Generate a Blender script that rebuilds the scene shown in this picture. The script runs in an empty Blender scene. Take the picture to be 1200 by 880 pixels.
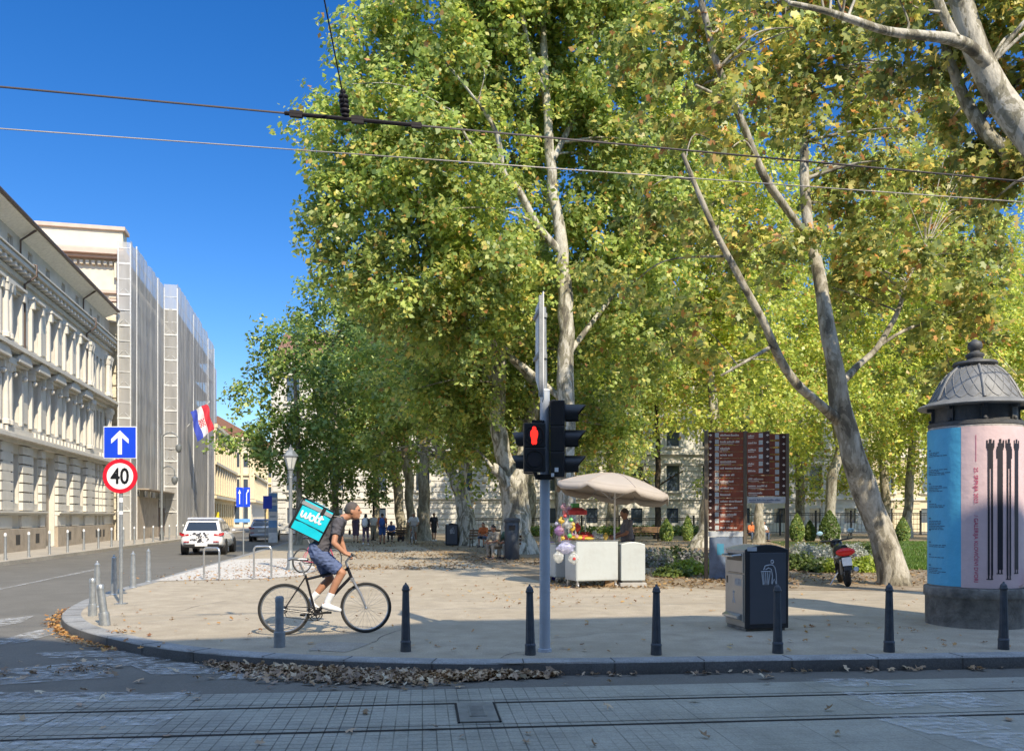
import bpy, math, random
import numpy as np
from mathutils import Vector, Matrix, Quaternion, noise as mnoise
D = bpy.data; S = bpy.context.scene; COL = S.collection
PI = math.pi
random.seed(7)
CAM_H = 1.6; F = 1000.0; HX, HY = 600.0, 604.0
V = Vector
def gnd(px, py, z=0.0):
    """where the sight line through a photo pixel meets the level z"""
    Y = (CAM_H - z) * F / (py - HY)
    return V(((px - HX) * Y / F, Y, z))
def at(px, py, Y):
    return V(((px - HX) * Y / F, Y, CAM_H - (py - HY) * Y / F))
# ------------------------------------------------------------------ mesh builder
class MB:
    def __init__(s): s.v = []; s.f = []; s.m = []; s.mi = 0; s.X = None
    def add(s, vs, fs):
        b = len(s.v)
        if s.X is not None: vs = [s.X @ V(v) for v in vs]
        s.v.extend([(v[0], v[1], v[2]) for v in vs])
        s.f.extend([tuple(b + i for i in f) for f in fs]); s.m.extend([s.mi] * len(fs)); return s
    def box(s, x0, x1, y0, y1, z0, z1):
        return s.add([(x0,y0,z0),(x1,y0,z0),(x1,y1,z0),(x0,y1,z0),(x0,y0,z1),(x1,y0,z1),(x1,y1,z1),(x0,y1,z1)],
              [(0,3,2,1),(4,5,6,7),(0,1,5,4),(1,2,6,5),(2,3,7,6),(3,0,4,7)])
    def obox(s, c, ax, ay, az):
        c, ax, ay, az = V(c), V(ax), V(ay), V(az)
        vs = [c+ax*i+ay*j+az*k for k in (-1,1) for (i,j) in ((-1,-1),(1,-1),(1,1),(-1,1))]
        return s.add(vs, [(0,3,2,1),(4,5,6,7),(0,1,5,4),(1,2,6,5),(2,3,7,6),(3,0,4,7)])
    def quad(s, a, b, c, d): return s.add([a,b,c,d], [(0,1,2,3)])
    def poly(s, pts): return s.add(pts, [tuple(range(len(pts)))])
    def prism(s, pts, off):
        n = len(pts); off = V(off); a = [V(p) for p in pts]; b = [p + off for p in a]
        return s.add(a + b, [tuple(range(n))[::-1], tuple(range(n, 2*n))] + [(i, (i+1) % n, n+(i+1) % n, n+i) for i in range(n)])
    def cone(s, p0, p1, r0, r1=None, n=12, caps=True):
        return s.tube([p0, p1], [r0, r0 if r1 is None else r1], n, caps)
    def tube(s, pts, rs, n=8, caps=True):
        pts = [V(p) for p in pts]
        if not hasattr(rs, '__len__'): rs = [rs]*len(pts)
        t = (pts[1]-pts[0]).normalized()
        u = t.orthogonal().normalized(); vs = []
        for i, p in enumerate(pts):
            t2 = (pts[min(i+1, len(pts)-1)] - pts[max(i-1, 0)])
            t2 = t2.normalized() if t2.length > 1e-9 else t
            u = (u - t2*u.dot(t2))
            u = u.normalized() if u.length > 1e-6 else t2.orthogonal().normalized()
            w = t2.cross(u); t = t2
            for k in range(n):
                a = 2*PI*k/n; vs.append(p + (u*math.cos(a) + w*math.sin(a))*rs[i])
        fs = []
        for i in range(len(pts)-1):
            for k in range(n):
                k2 = (k+1) % n; fs.append((i*n+k, i*n+k2, (i+1)*n+k2, (i+1)*n+k))
        if caps: fs += [tuple(range(n))[::-1], tuple((len(pts)-1)*n + k for k in range(n))]
        return s.add(vs, fs)
    def lathe(s, prof, n=24, c=(0,0,0), flute=0, fl_n=12):
        vs = []; fs = []
        for (r, z) in prof:
            for k in range(n):
                a = 2*PI*k/n; q = r*(1 - flute*(0.5+0.5*math.cos(a*fl_n)))
                vs.append((c[0]+q*math.cos(a), c[1]+q*math.sin(a), c[2]+z))
        for i in range(len(prof)-1):
            for k in range(n):
                k2 = (k+1) % n; fs.append((i*n+k, i*n+k2, (i+1)*n+k2, (i+1)*n+k))
        fs += [tuple(range(n))[::-1], tuple((len(prof)-1)*n + k for k in range(n))]
        return s.add(vs, fs)
    def ball(s, c, r, nu=12, nv=8, sc=(1,1,1), R=None):
        c = V(c); vs = []; fs = []
        for j in range(nv+1):
            th = PI*j/nv
            for k in range(nu):
                a = 2*PI*k/nu
                p = V((r*sc[0]*math.sin(th)*math.cos(a), r*sc[1]*math.sin(th)*math.sin(a), r*sc[2]*math.cos(th)))
                if R is not None: p = R @ p
                vs.append(c+p)
        for j in range(nv):
            for k in range(nu):
                k2 = (k+1) % nu; fs.append((j*nu+k, (j+1)*nu+k, (j+1)*nu+k2, j*nu+k2))
        return s.add(vs, fs)
    def torus(s, c, R, r, axis='y', n=40, m=8):
        vs = []; fs = []
        for i in range(n):
            a = 2*PI*i/n
            for j in range(m):
                b = 2*PI*j/m; q = R + r*math.cos(b); h = r*math.sin(b)
                p = (q*math.cos(a), h, q*math.sin(a)) if axis == 'y' else (q*math.cos(a), q*math.sin(a), h) if axis == 'z' else (h, q*math.cos(a), q*math.sin(a))
                vs.append((c[0]+p[0], c[1]+p[1], c[2]+p[2]))
        for i in range(n):
            for j in range(m):
                i2, j2 = (i+1) % n, (j+1) % m
                fs.append((i*m+j, i2*m+j, i2*m+j2, i*m+j2))
        return s.add(vs, fs)
    def mesh(s, name, mats, smooth=None):
        me = D.meshes.new(name); me.from_pydata(s.v, [], s.f)
        for m in (mats if isinstance(mats, (list, tuple)) else [mats]): me.materials.append(m)
        if any(s.m): me.polygons.foreach_set('material_index', s.m)
        if smooth is not None:
            me.polygons.foreach_set('use_smooth', [True]*len(me.polygons))
            me.update(); me.set_sharp_from_angle(angle=math.radians(smooth))
        me.update(); return me
    def build(s, name, mats, parent=None, smooth=None, bevel=0, loc=None):
        o = D.objects.new(name, s.mesh(name, mats, smooth)); COL.objects.link(o)
        if parent is not None: o.parent = parent
        if loc is not None: o.location = loc
        if bevel:
            b = o.modifiers.new('bevel', 'BEVEL'); b.width = bevel; b.segments = 2; b.limit_method = 'ANGLE'; b.angle_limit = math.radians(40)
        return o
def tag(o, label=None, cat=None, group=None, kind=None):
    if label: o['label'] = label
    if cat: o['category'] = cat
    if group: o['group'] = group
    if kind: o['kind'] = kind
    return o
def thing(name, label, cat, loc=(0,0,0), rz=0, group=None):
    o = D.objects.new(name, None); COL.objects.link(o); o.empty_display_size = .2
    o.location = loc; o.rotation_euler = (0, 0, rz)
    return tag(o, label, cat, group)
def struct(o): o['kind'] = 'structure'; return o
KIDS = {}
def dup(root, loc=None, rz=None, label=None, group=None):
    def cp(o, par):
        c = o.copy(); COL.objects.link(c)
        if par is not None: c.parent = par
        for ch in [x for x in COL.objects if x.parent == o]: cp(ch, c)
        return c
    r = cp(root, None)
    if loc is not None: r.location = loc
    if rz is not None: r.rotation_euler = (0, 0, rz)
    if label: r['label'] = label
    if group: r['group'] = group
    return r
def raw_mesh(name, co, counts, mat, smooth=False):
    """big triangle / polygon soup from numpy: co (n,3) in face order, counts = verts per face"""
    me = D.meshes.new(name); n = len(co); co = np.ascontiguousarray(co, dtype=np.float32)
    me.vertices.add(n); me.vertices.foreach_set('co', co.ravel())
    me.loops.add(n); me.loops.foreach_set('vertex_index', np.arange(n, dtype=np.int32))
    st = np.concatenate([[0], np.cumsum(counts)[:-1]]).astype(np.int32)
    me.polygons.add(len(counts)); me.polygons.foreach_set('loop_start', st)
    if smooth: me.polygons.foreach_set('use_smooth', np.ones(len(counts), dtype=bool))
    for m in (mat if isinstance(mat, (list, tuple)) else [mat]): me.materials.append(m)
    me.update(calc_edges=True); return me
# ------------------------------------------------------------------ materials
def nt(name):
    m = D.materials.new(name); m.use_nodes = True; t = m.node_tree; t.nodes.clear()
    return m, t, (lambda k, **kw: _node(t, k, kw))
def _node(t, k, kw):
    n = t.nodes.new(k)
    for a, b in kw.items():
        if a.startswith('i_'):
            key = a[2:]; key = int(key) if key.isdigit() else key.replace('_', ' ')
            n.inputs[key].default_value = b
        else: setattr(n, a, b)
    return n
def ramp(n, stops):
    cr = n.color_ramp
    while len(cr.elements) > 1: cr.elements.remove(cr.elements[-1])
    cr.elements[0].position = stops[0][0]; cr.elements[0].color = (*stops[0][1], 1)
    for p, c in stops[1:]:
        e = cr.elements.new(p); e.color = (*c, 1)
    return n
def mat(name, col, rough=.6, metal=0, var=.12, scale=6, bump=.06, bscale=60, spec=.5, emit=0, coat=0, dirt=None, dscale=2.5, damt=.5):
    m, t, N = nt(name); L = t.links.new
    out = N('ShaderNodeOutputMaterial'); b = N('ShaderNodeBsdfPrincipled', i_Roughness=rough, i_Metallic=metal)
    b.inputs['Specular IOR Level'].default_value = spec; b.inputs['Coat Weight'].default_value = coat
    L(b.outputs[0], out.inputs[0])
    tc = N('ShaderNodeTexCoord'); n1 = N('ShaderNodeTexNoise', i_Scale=scale, i_Detail=5, i_Roughness=.6)
    L(tc.outputs['Object'], n1.inputs['Vector'])
    r = ramp(N('ShaderNodeValToRGB'), [(.3, tuple(c*(1-var) for c in col)), (.7, tuple(min(1, c*(1+var)) for c in col))])
    L(n1.outputs['Fac'], r.inputs[0]); last = r.outputs[0]
    if dirt:
        n3 = N('ShaderNodeTexNoise', i_Scale=dscale, i_Detail=8, i_Roughness=.7); L(tc.outputs['Object'], n3.inputs['Vector'])
        r3 = ramp(N('ShaderNodeValToRGB'), [(.48, (0,0,0)), (.72, (damt,)*3)]); L(n3.outputs['Fac'], r3.inputs[0])
        mx = N('ShaderNodeMixRGB'); mx.inputs[2].default_value = (*dirt, 1)
        L(r3.outputs[0], mx.inputs[0]); L(last, mx.inputs[1]); last = mx.outputs[0]
    L(last, b.inputs['Base Color'])
    if bump:
        n2 = N('ShaderNodeTexNoise', i_Scale=bscale, i_Detail=4); L(tc.outputs['Object'], n2.inputs['Vector'])
        bp = N('ShaderNodeBump', i_Strength=bump, i_Distance=.02); L(n2.outputs['Fac'], bp.inputs['Height']); L(bp.outputs[0], b.inputs['Normal'])
    if emit:
        b.inputs['Emission Color'].default_value = (*col, 1); b.inputs['Emission Strength'].default_value = emit
    return m
def glass_mat(name, col=(.03,.04,.05), rough=.06):
    return mat(name, col, rough, 0, .25, .6, .02, 1.5, spec=.9)
def leaf_mat(name, stops, trans=.35, nscale=.5, dark=.7):
    m, t, N = nt(name); L = t.links.new
    out = N('ShaderNodeOutputMaterial'); g = N('ShaderNodeNewGeometry'); tc = N('ShaderNodeTexCoord')
    r = ramp(N('ShaderNodeValToRGB'), stops); L(g.outputs['Random Per Island'], r.inputs[0])
    n = N('ShaderNodeTexNoise', i_Scale=nscale, i_Detail=3); L(tc.outputs['Object'], n.inputs['Vector'])
    rr = ramp(N('ShaderNodeValToRGB'), [(.35, (dark,)*3), (.65, (1.15, 1.12, 1.0))]); L(n.outputs['Fac'], rr.inputs[0])
    mx = N('ShaderNodeMixRGB', blend_type='MULTIPLY', i_0=1.0); L(r.outputs[0], mx.inputs[1]); L(rr.outputs[0], mx.inputs[2])
    p = N('ShaderNodeBsdfPrincipled', i_Roughness=.42); p.inputs['Specular IOR Level'].default_value = .5
    tr = N('ShaderNodeBsdfTranslucent'); ms = N('ShaderNodeMixShader', i_0=trans)
    hs = N('ShaderNodeHueSaturation', i_Saturation=1.05, i_Value=1.5, i_Hue=.495)
    L(mx.outputs[0], p.inputs['Base Color']); L(mx.outputs[0], hs.inputs['Color']); L(hs.outputs[0], tr.inputs['Color'])
    L(p.outputs[0], ms.inputs[1]); L(tr.outputs[0], ms.inputs[2]); L(ms.outputs[0], out.inputs[0]); return m
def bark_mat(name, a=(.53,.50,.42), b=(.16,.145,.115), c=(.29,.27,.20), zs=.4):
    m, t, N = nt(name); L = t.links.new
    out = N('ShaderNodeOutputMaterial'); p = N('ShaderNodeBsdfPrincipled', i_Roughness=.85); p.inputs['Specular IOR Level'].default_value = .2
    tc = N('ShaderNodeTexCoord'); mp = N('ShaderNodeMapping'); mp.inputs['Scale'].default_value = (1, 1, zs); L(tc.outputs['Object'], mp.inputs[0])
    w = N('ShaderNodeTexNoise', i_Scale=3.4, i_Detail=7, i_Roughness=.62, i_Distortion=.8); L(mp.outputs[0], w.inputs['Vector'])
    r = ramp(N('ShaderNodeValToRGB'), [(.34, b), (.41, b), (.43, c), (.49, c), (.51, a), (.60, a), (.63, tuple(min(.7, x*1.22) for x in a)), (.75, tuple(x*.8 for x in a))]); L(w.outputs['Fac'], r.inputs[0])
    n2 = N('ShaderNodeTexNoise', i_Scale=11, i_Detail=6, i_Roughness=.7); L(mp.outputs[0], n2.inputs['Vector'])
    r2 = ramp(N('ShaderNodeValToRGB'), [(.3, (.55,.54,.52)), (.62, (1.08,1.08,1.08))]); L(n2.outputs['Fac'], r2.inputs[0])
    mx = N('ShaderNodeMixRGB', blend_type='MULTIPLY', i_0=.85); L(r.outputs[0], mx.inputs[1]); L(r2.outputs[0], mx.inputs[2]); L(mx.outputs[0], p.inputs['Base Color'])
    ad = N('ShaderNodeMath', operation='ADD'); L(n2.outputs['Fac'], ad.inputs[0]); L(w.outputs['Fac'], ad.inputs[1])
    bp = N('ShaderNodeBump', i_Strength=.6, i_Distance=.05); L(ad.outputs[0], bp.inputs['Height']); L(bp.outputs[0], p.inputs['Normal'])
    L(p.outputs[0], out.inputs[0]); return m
MT = {}
def mk(k, *a, **kw): MT[k] = mat(k, *a, **kw); return MT[k]
mk('galvanised', (.36,.38,.39), .42, .6, .2, 14, .05)
mk('pole_grey', (.42,.44,.46), .45, .2, .1, 5, .04, dirt=(.2,.19,.17))
mk('bollard_dark', (.055,.065,.08), .5, .25, .25, 9, .15, 90, dirt=(.16,.15,.13), damt=.35)
mk('bollard_grey', (.24,.26,.28), .5, .3, .2, 9, .1)
mk('steel', (.55,.56,.57), .3, .85, .1, 9, .03)
mk('black_plastic', (.012,.012,.014), .45, 0, .2, 10, .05)
mk('black_rubber', (.018,.018,.018), .8, 0, .2, 10, .1)
mk('dark_cast_iron', (.075,.078,.082), .6, .25, .2, 7, .2, 40, dirt=(.2,.19,.17), damt=.4)
mk('stone_grey', (.20,.19,.172), .9, 0, .4, 5, .6, 25, dirt=(.07,.065,.058), dscale=3.5, damt=.8)
mk('white_paint', (.72,.73,.73), .45, 0, .04, 3, .02, dirt=(.45,.43,.38), damt=.3)
mk('sign_blue', (.01,.06,.62), .35, 0, .04, 3, 0)
mk('sign_red', (.62,.012,.03), .35, 0, .04, 3, 0)
mk('sign_white', (.78,.79,.8), .35, 0, .03, 3, 0)
mk('sign_black', (.01,.01,.012), .4, 0, .05, 3, 0)
mk('lens_dark', (.02,.02,.025), .15, 0, .1, 3, 0)
mk('lamp_red', (1.0,.02,.012), .4, 0, .05, 20, 0, emit=1.1)
mk('skin', (.40,.195,.115), .55, 0, .1, 12, .05)
mk('skin_fair', (.55,.33,.23), .55, 0, .1, 12, .05)
mk('hair_dark', (.025,.02,.017), .6, 0, .3, 60, .3, 150)
mk('hair_grey', (.075,.062,.055), .7, 0, .3, 80, .3, 150)
mk('eye_dark', (.02,.015,.012), .3)
mk('shirt_grey', (.075,.072,.085), .85, 0, .12, 7, .25, 18)
mk('shorts_blue', (.085,.12,.24), .8, 0, .12, 6, .3, 14)
mk('white_cloth', (.72,.72,.73), .85, 0, .06, 9, .2, 20)
mk('turquoise', (.0,.52,.66), .5, 0, .08, 5, .15, 12)
mk('turquoise_light', (.03,.6,.72), .5, 0, .08, 5, .15, 12)
mk('grey_tape', (.30,.32,.34), .45, .2, .1, 8, .05)
mk('frame_black', (.018,.017,.02), .3, .2, .1, 8, .02, coat=.3)
mk('alloy', (.58,.59,.6), .3, .9, .08, 10, .02)
# ------------------------------------------------------------------ lettering
TXT = {}
def text_geo(s, bold=0.0, align='CENTER'):
    k = (s, bold, align)
    if k in TXT: return TXT[k]
    c = D.curves.new('lettering', 'FONT'); c.body = s; c.size = 1; c.align_x = align; c.align_y = 'CENTER'; c.offset = bold; c.resolution_u = 3
    o = D.objects.new('lettering', c); COL.objects.link(o)
    dg = bpy.context.evaluated_depsgraph_get(); me = D.meshes.new_from_object(o.evaluated_get(dg))
    r = ([v.co.copy() for v in me.vertices], [tuple(p.vertices) for p in me.polygons])
    D.objects.remove(o); D.curves.remove(c); D.meshes.remove(me); TXT[k] = r; return r
def put_text(mb, s, M, bold=0.0, align='CENTER', fn=None):
    vs, fs = text_geo(s, bold, align); vs = [M @ v for v in vs]
    if fn: vs = [fn(v) for v in vs]
    mb.add(vs, fs)
def frame_m(o, x, y, z, s=1.0):
    """matrix: text plane x->x dir, y->y dir"""
    x, y, z = V(x), V(y), V(z)
    return Matrix(((x.x*s, y.x*s, z.x, o[0]), (x.y*s, y.y*s, z.y, o[1]), (x.z*s, y.z*s, z.z, o[2]), (0,0,0,1)))
# ------------------------------------------------------------------ figures
def remeshed(mb, voxel, smooth=4):
    me = mb.mesh('tmp', []); o = D.objects.new('tmp', me); COL.objects.link(o)
    r = o.modifiers.new('r', 'REMESH'); r.mode = 'VOXEL'; r.voxel_size = voxel
    s = o.modifiers.new('s', 'SMOOTH'); s.iterations = smooth; s.factor = .5
    dg = bpy.context.evaluated_depsgraph_get(); n = D.meshes.new_from_object(o.evaluated_get(dg))
    D.objects.remove(o); D.meshes.remove(me)
    n.polygons.foreach_set('use_smooth', [True]*len(n.polygons)); n.update(); return n
def limb(mb, p0, p1, r0, r1, s0=True, s1=True, n=14):
    mb.cone(p0, p1, r0, r1, n)
    if s0: mb.ball(p0, r0, 14, 8)
    if s1: mb.ball(p1, r1, 14, 8)
def lerp(a, b, t): return V(a)*(1-t) + V(b)*t
def basis(f, up):
    f = V(f).normalized(); l = V(up).cross(f).normalized(); u = f.cross(l)
    return Matrix((f, l, u)).transposed()      # columns: forward, left, up
def hand(mb, wr, d, n, s, thumb, curl=.6, k=1.0):
    """palm, four fingers, thumb. d along the hand, n palm normal (fingers curl towards it), s across, thumb = side sign"""
    d, n, s = V(d).normalized(), V(n).normalized(), V(s).normalized()
    pc = wr + d*.045*k
    mb.obox(pc, d*.045*k, s*.038*k, n*.013*k); mb.ball(pc, .04*k, 10, 6, (1.05, 1, .5), Matrix((d, s, n)).transposed())
    for i, ln in enumerate((.072, .08, .075, .058)):
        b = wr + d*.085*k + s*(.030 - .02*i)*k*thumb
        d1 = (d*math.cos(curl*.6) + n*math.sin(curl*.6)); m = b + d1*ln*.5*k
        d2 = (d*math.cos(curl*2.0) + n*math.sin(curl*2.0)); e = m + d2*ln*.5*k
        limb(mb, b, m, .0098*k, .009*k, n=8); limb(mb, m, e, .009*k, .0075*k, n=8)
    b = wr + d*.03*k + s*.034*k*thumb; m = b + (d*.6 + s*.6*thumb + n*.35).normalized()*.035*k
    e = m + (d*.9 + n*.4).normalized()*.03*k
    limb(mb, b, m, .0125*k, .0105*k, n=8); limb(mb, m, e, .0105*k, .009*k, n=8)
def stand(h=1.74, stride=0.0, swing=None, bend=0.0, fem=False):
    k = h/1.74; w = .165 if fem else .19; sw = stride if swing is None else swing
    J = dict(pelvis=(0,0,.95), chest=(.01+bend*.1,0,1.28), neck=(0+bend*.2,0,1.47), head=(.02+bend*.25,0,1.615),
             shR=(0,-w,1.41), shL=(0,w,1.41), elR=(-.03-sw*.5,-w-.05,1.14), elL=(-.03+sw*.5,w+.05,1.14),
             wrR=(.06-sw*.8,-w-.05,.92), wrL=(.06+sw*.8,w+.05,.92), hipR=(0,-.09,.92), hipL=(0,.09,.92),
             knR=(.03+stride*.55,-.095,.50), knL=(.03-stride*.45,.095,.50), anR=(stride,-.095,.09), anL=(-stride*1.1,.095,.10+abs(stride)*.15),
             toR=(.15+stride,-.11,.03), toL=(.14-stride,.11,.035))
    return {a: V(b)*k for a, b in J.items()}
def sit(h=1.7, seat=.42, lean=.1):
    d = seat + .06
    J = dict(pelvis=(0,0,d), chest=(lean*.6,0,d+.33), neck=(lean,0,d+.52), head=(lean+.05,0,d+.655), shR=(lean*.9,-.18,d+.46), shL=(lean*.9,.18,d+.46),
             elR=(lean+.1,-.23,d+.2), elL=(lean+.1,.23,d+.2), wrR=(lean+.33,-.12,d+.14), wrL=(lean+.33,.12,d+.14), hipR=(.02,-.09,d), hipL=(.02,.09,d),
             knR=(.44,-.13,d+.03), knL=(.44,.12,d+.03), anR=(.40,-.12,.09), anL=(.42,.12,.09), toR=(.55,-.13,.03), toL=(.57,.13,.03))
    return {a: V(b) for a, b in J.items()}
def figure(name, label, loc, rz, J, skin='skin', top='shirt_grey', sleeve=.85, legs='shorts_blue', leg_len=.9, shoes='white_cloth', hair='hair_dark',
           hair_long=0.0, face=None, voxel=.013, fem=False, socks=0, group=None, curl=.7, skirt=None, thick=1.0, hand_dirs=None, cat='person', hat=None, hscale=1.0):
    t = thing(name, label, cat, loc, rz, group)
    face = V(face or (1, 0, -.05)).normalized()
    HB = basis(face, (0, 0, 1)); H = J['head']; hs = hscale
    g = .88 if fem else 1.0
    def torso(mb, e, low=True):
        p, c, n = J['pelvis'], J['chest'], J['neck']; side = (J['shL'] - J['shR']).normalized(); hip = (J['hipL'] - J['hipR']).normalized()
        wa = lerp(p, c, .5)
        for sg in (-1, 1):
            a = p + hip*.075*sg; b = wa + side*.058*sg; cc = c + side*.075*sg
            if low: limb(mb, a, b, .108*g*thick+e, .098*g*thick+e)
            else: limb(mb, lerp(a, b, .15), b, .105*g*thick+e, .098*g*thick+e, False)
            limb(mb, b, cc, .098*g*thick+e, .112*g+e)
            sh = J['shL'] if sg > 0 else J['shR']
            limb(mb, cc, lerp(c, sh, .80) - V((0,0,.01)), .11*g+e, .068*g+e); limb(mb, lerp(c, n, .72) , sh, .062+e, .052*g+e)
    b = MB(); torso(b, 0)
    limb(b, lerp(J['chest'], J['neck'], .6), J['neck'], .07, .056); limb(b, J['neck'], H - HB.col[2]*.05, .054, .052)
    b.ball(H, .1*hs, 18, 12, (1.0, .80, 1.12), HB)
    b.ball(H + HB @ V((.022,0,-.062))*hs, .07*hs, 14, 10, (.92,.86,.9), HB)
    b.ball(H + HB @ V((.066,0,-.095))*hs, .026*hs, 10, 8, (1,1.2,.9), HB)           # chin
    b.cone(H + HB @ V((.086,0,.012))*hs, H + HB @ V((.115,0,-.028))*hs, .009*hs, .016*hs, 8)
    b.ball(H + HB @ V((.108,0,-.03))*hs, .016*hs, 8, 6)                                 # nose
    b.ball(H + HB @ V((.082,0,.028))*hs, .03*hs, 10, 6, (.7,1.9,.5), HB)              # brow
    b.ball(H + HB @ V((.088,0,-.064))*hs, .02*hs, 8, 6, (.8,1.4,.55), HB)             # lips
    for sg in (-1, 1): b.ball(H + HB @ V((-.008,.082*sg,-.012))*hs, .03*hs, 10, 6, (.75,.4,1.1), HB)   # ears
    for sd, sg in (('R',-1), ('L',1)):
        sh, el, wr = J['sh'+sd], J['el'+sd], J['wr'+sd]
        limb(b, sh, el, .05*g, .039*g); fa = lerp(el, wr, .3); limb(b, el, fa, .039*g, .04*g); limb(b, fa, wr, .04*g, .027*g)
        d = (wr - el).normalized(); nn = V((0,-sg,0)) if hand_dirs is None else V(hand_dirs[sd][1]); dd = d if hand_dirs is None else V(hand_dirs[sd][0])
        nn = (nn - dd*nn.dot(dd)).normalized(); s = dd.cross(nn); th = 1
        ref = V((1,0,.3)) if hand_dirs is None else V(hand_dirs[sd][2])
        th = 1 if s.dot(ref) > 0 else -1
        hand(b, wr, dd, nn, s, th, curl, 1.05)
        hp, kn, an, to = J['hip'+sd], J['kn'+sd], J['an'+sd], J['to'+sd]
        limb(b, hp, kn, .085*g*thick, .055*g); cf = lerp(kn, an, .33) + V((-.012,0,0)); limb(b, kn, cf, .054*g, .055*g); limb(b, cf, an, .055*g, .035*g)
        limb(b, an - V((.03,0,.03)), to, .036, .03)
    me = remeshed(b, voxel); me.materials.append(MT[skin]); me.materials.append(MT['eye_dark'])
    if voxel < .012:
        for p in me.polygons:
            q = HB.transposed() @ (p.center - H)
            if q.x > .06*hs and abs(q.z - .004*hs) < .0095*hs and .022*hs < abs(q.y) < .052*hs: p.material_index = 1
    bo = D.objects.new('body', me); COL.objects.link(bo); bo.parent = t
    def cloth(nm, mb, m, vx=None, sm=5):
        x = remeshed(mb, vx or voxel, sm); x.materials.append(MT[m])
        if nm in ('shirt', 'shorts', 'trousers', 'dress', 'skirt'):           # folds pulled across the cloth
            amp = .013 if nm != 'shirt' else .012
            cs = [(v.co.copy(), v.normal.copy()) for v in x.vertices]
            for v, (p, n) in zip(x.vertices, cs):
                q = V((p.x*13 + p.z*9, p.y*11, p.z*15 - p.x*8)); f = 1 - 2*abs(mnoise.noise(q)); v.co = p + n*(amp*(f-.5) + .004*mnoise.noise(p*40))
            x.update()
        o = D.objects.new(nm, x); COL.objects.link(o); o.parent = t; return o
    if top:
        c = MB(); torso(c, .018, legs is None or skirt is not None)
        limb(c, lerp(J['chest'], J['neck'], .55), lerp(J['chest'], J['neck'], .93), .085, .062, True, False)
        for sd in 'RL':
            sh, el, wr = J['sh'+sd], J['el'+sd], J['wr'+sd]
            e = lerp(sh, el, min(sleeve, 1)); limb(c, sh, e, .069*g, (.06 if sleeve < 1 else .052)*g, True, sleeve > 1)
            if sleeve > 1: limb(c, el, lerp(el, wr, sleeve-1), .052*g, .042*g, True, False)
        cloth('dress' if skirt else 'shirt', c, top)
    if skirt:
        c = MB(); k0 = lerp(J['knR'], J['knL'], .5); c.cone(J['pelvis'] + V((0,0,.06)), lerp(J['pelvis'], k0, skirt), .16*g, .22*g, 20)
        for sd in 'RL': limb(c, J['hip'+sd], lerp(J['hip'+sd], J['kn'+sd], skirt*.9), .115*g, .12*g)
        cloth('skirt', c, legs or top)
    elif legs:
        c = MB()
        hip = (J['hipL'] - J['hipR']).normalized()
        for sg in (-1, 1): limb(c, J['pelvis'] + hip*.072*sg, J['pelvis'] + hip*.06*sg + V((0,0,.09)), .125*g*thick, .115*g*thick, True, False)
        for sd in 'RL':
            hp, kn, an = J['hip'+sd], J['kn'+sd], J['an'+sd]; wide = .088 if leg_len < 1 else .072
            e = lerp(hp, kn, min(1, leg_len)); limb(c, hp, e, .112*g*thick, wide*g, True, leg_len >= 1)
            if leg_len > 1: limb(c, kn, lerp(kn, an, leg_len-1), .07*g, .056*g, True, False)
        cloth('shorts' if leg_len < 1.2 else 'trousers', c, legs)
    for sd in 'RL':
        an, to = J['an'+sd], J['to'+sd]; c = MB()
        d = (to - an); d = V((d.x, d.y, d.z)); heel = an + V((-.035,0,-.045)) if abs(d.x) >= abs(d.y) else an + V((0,0,-.045))
        dn = (to - heel).normalized()
        limb(c, heel, to, .043, .036); limb(c, lerp(heel, to, .4), to + dn*.045, .045, .028); limb(c, an - V((0,0,.012)), heel + dn*.03, .043, .044)
        cloth('shoe', c, shoes, max(.008, voxel*.8))
        if socks:
            c = MB(); limb(c, an, lerp(an, J['kn'+sd], socks), .043, .05, True, False); cloth('sock', c, 'white_cloth', max(.008, voxel*.8))
    if hair:
        c = MB(); c.ball(H + HB @ V((-.012,0,.012))*hs, .104*hs, 18, 12, (1.0,.83,1.1), HB)
        if hair_long:
            limb(c, H + HB @ V((-.05,0,.0)), H + HB @ V((-.075,0,-hair_long)), .08, .065)
        me2 = remeshed(c, .011 if voxel < .012 else .014, 3)
        bm = __import__('bmesh').new(); bm.from_mesh(me2)
        kill = []
        for fc in bm.faces:
            q = HB.transposed() @ (fc.calc_center_median() - H)
            if q.x > .035*hs + max(0, q.z-.02)*.55 and q.z < .075*hs or (q.z < -.03*hs and not hair_long) or (abs(q.y) > .05*hs and q.x > -.02 and q.z < .012 and not hair_long): kill.append(fc)
        __import__('bmesh').ops.delete(bm, geom=kill, context='FACES'); bm.to_mesh(me2); bm.free()
        me2.materials.append(MT[hair]); o = D.objects.new('hair', me2); COL.objects.link(o); o.parent = t
    if hat:
        c = MB(); c.X = Matrix.Translation(H) @ HB.to_4x4(); c.lathe([(.0,.15),(.07,.145),(.1,.1),(.108,.055),(.17,.045),(.172,.038),(.1,.035)], 20); c.X = None
        c.build('hat', MT[hat], t, 40)
    return t
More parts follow.
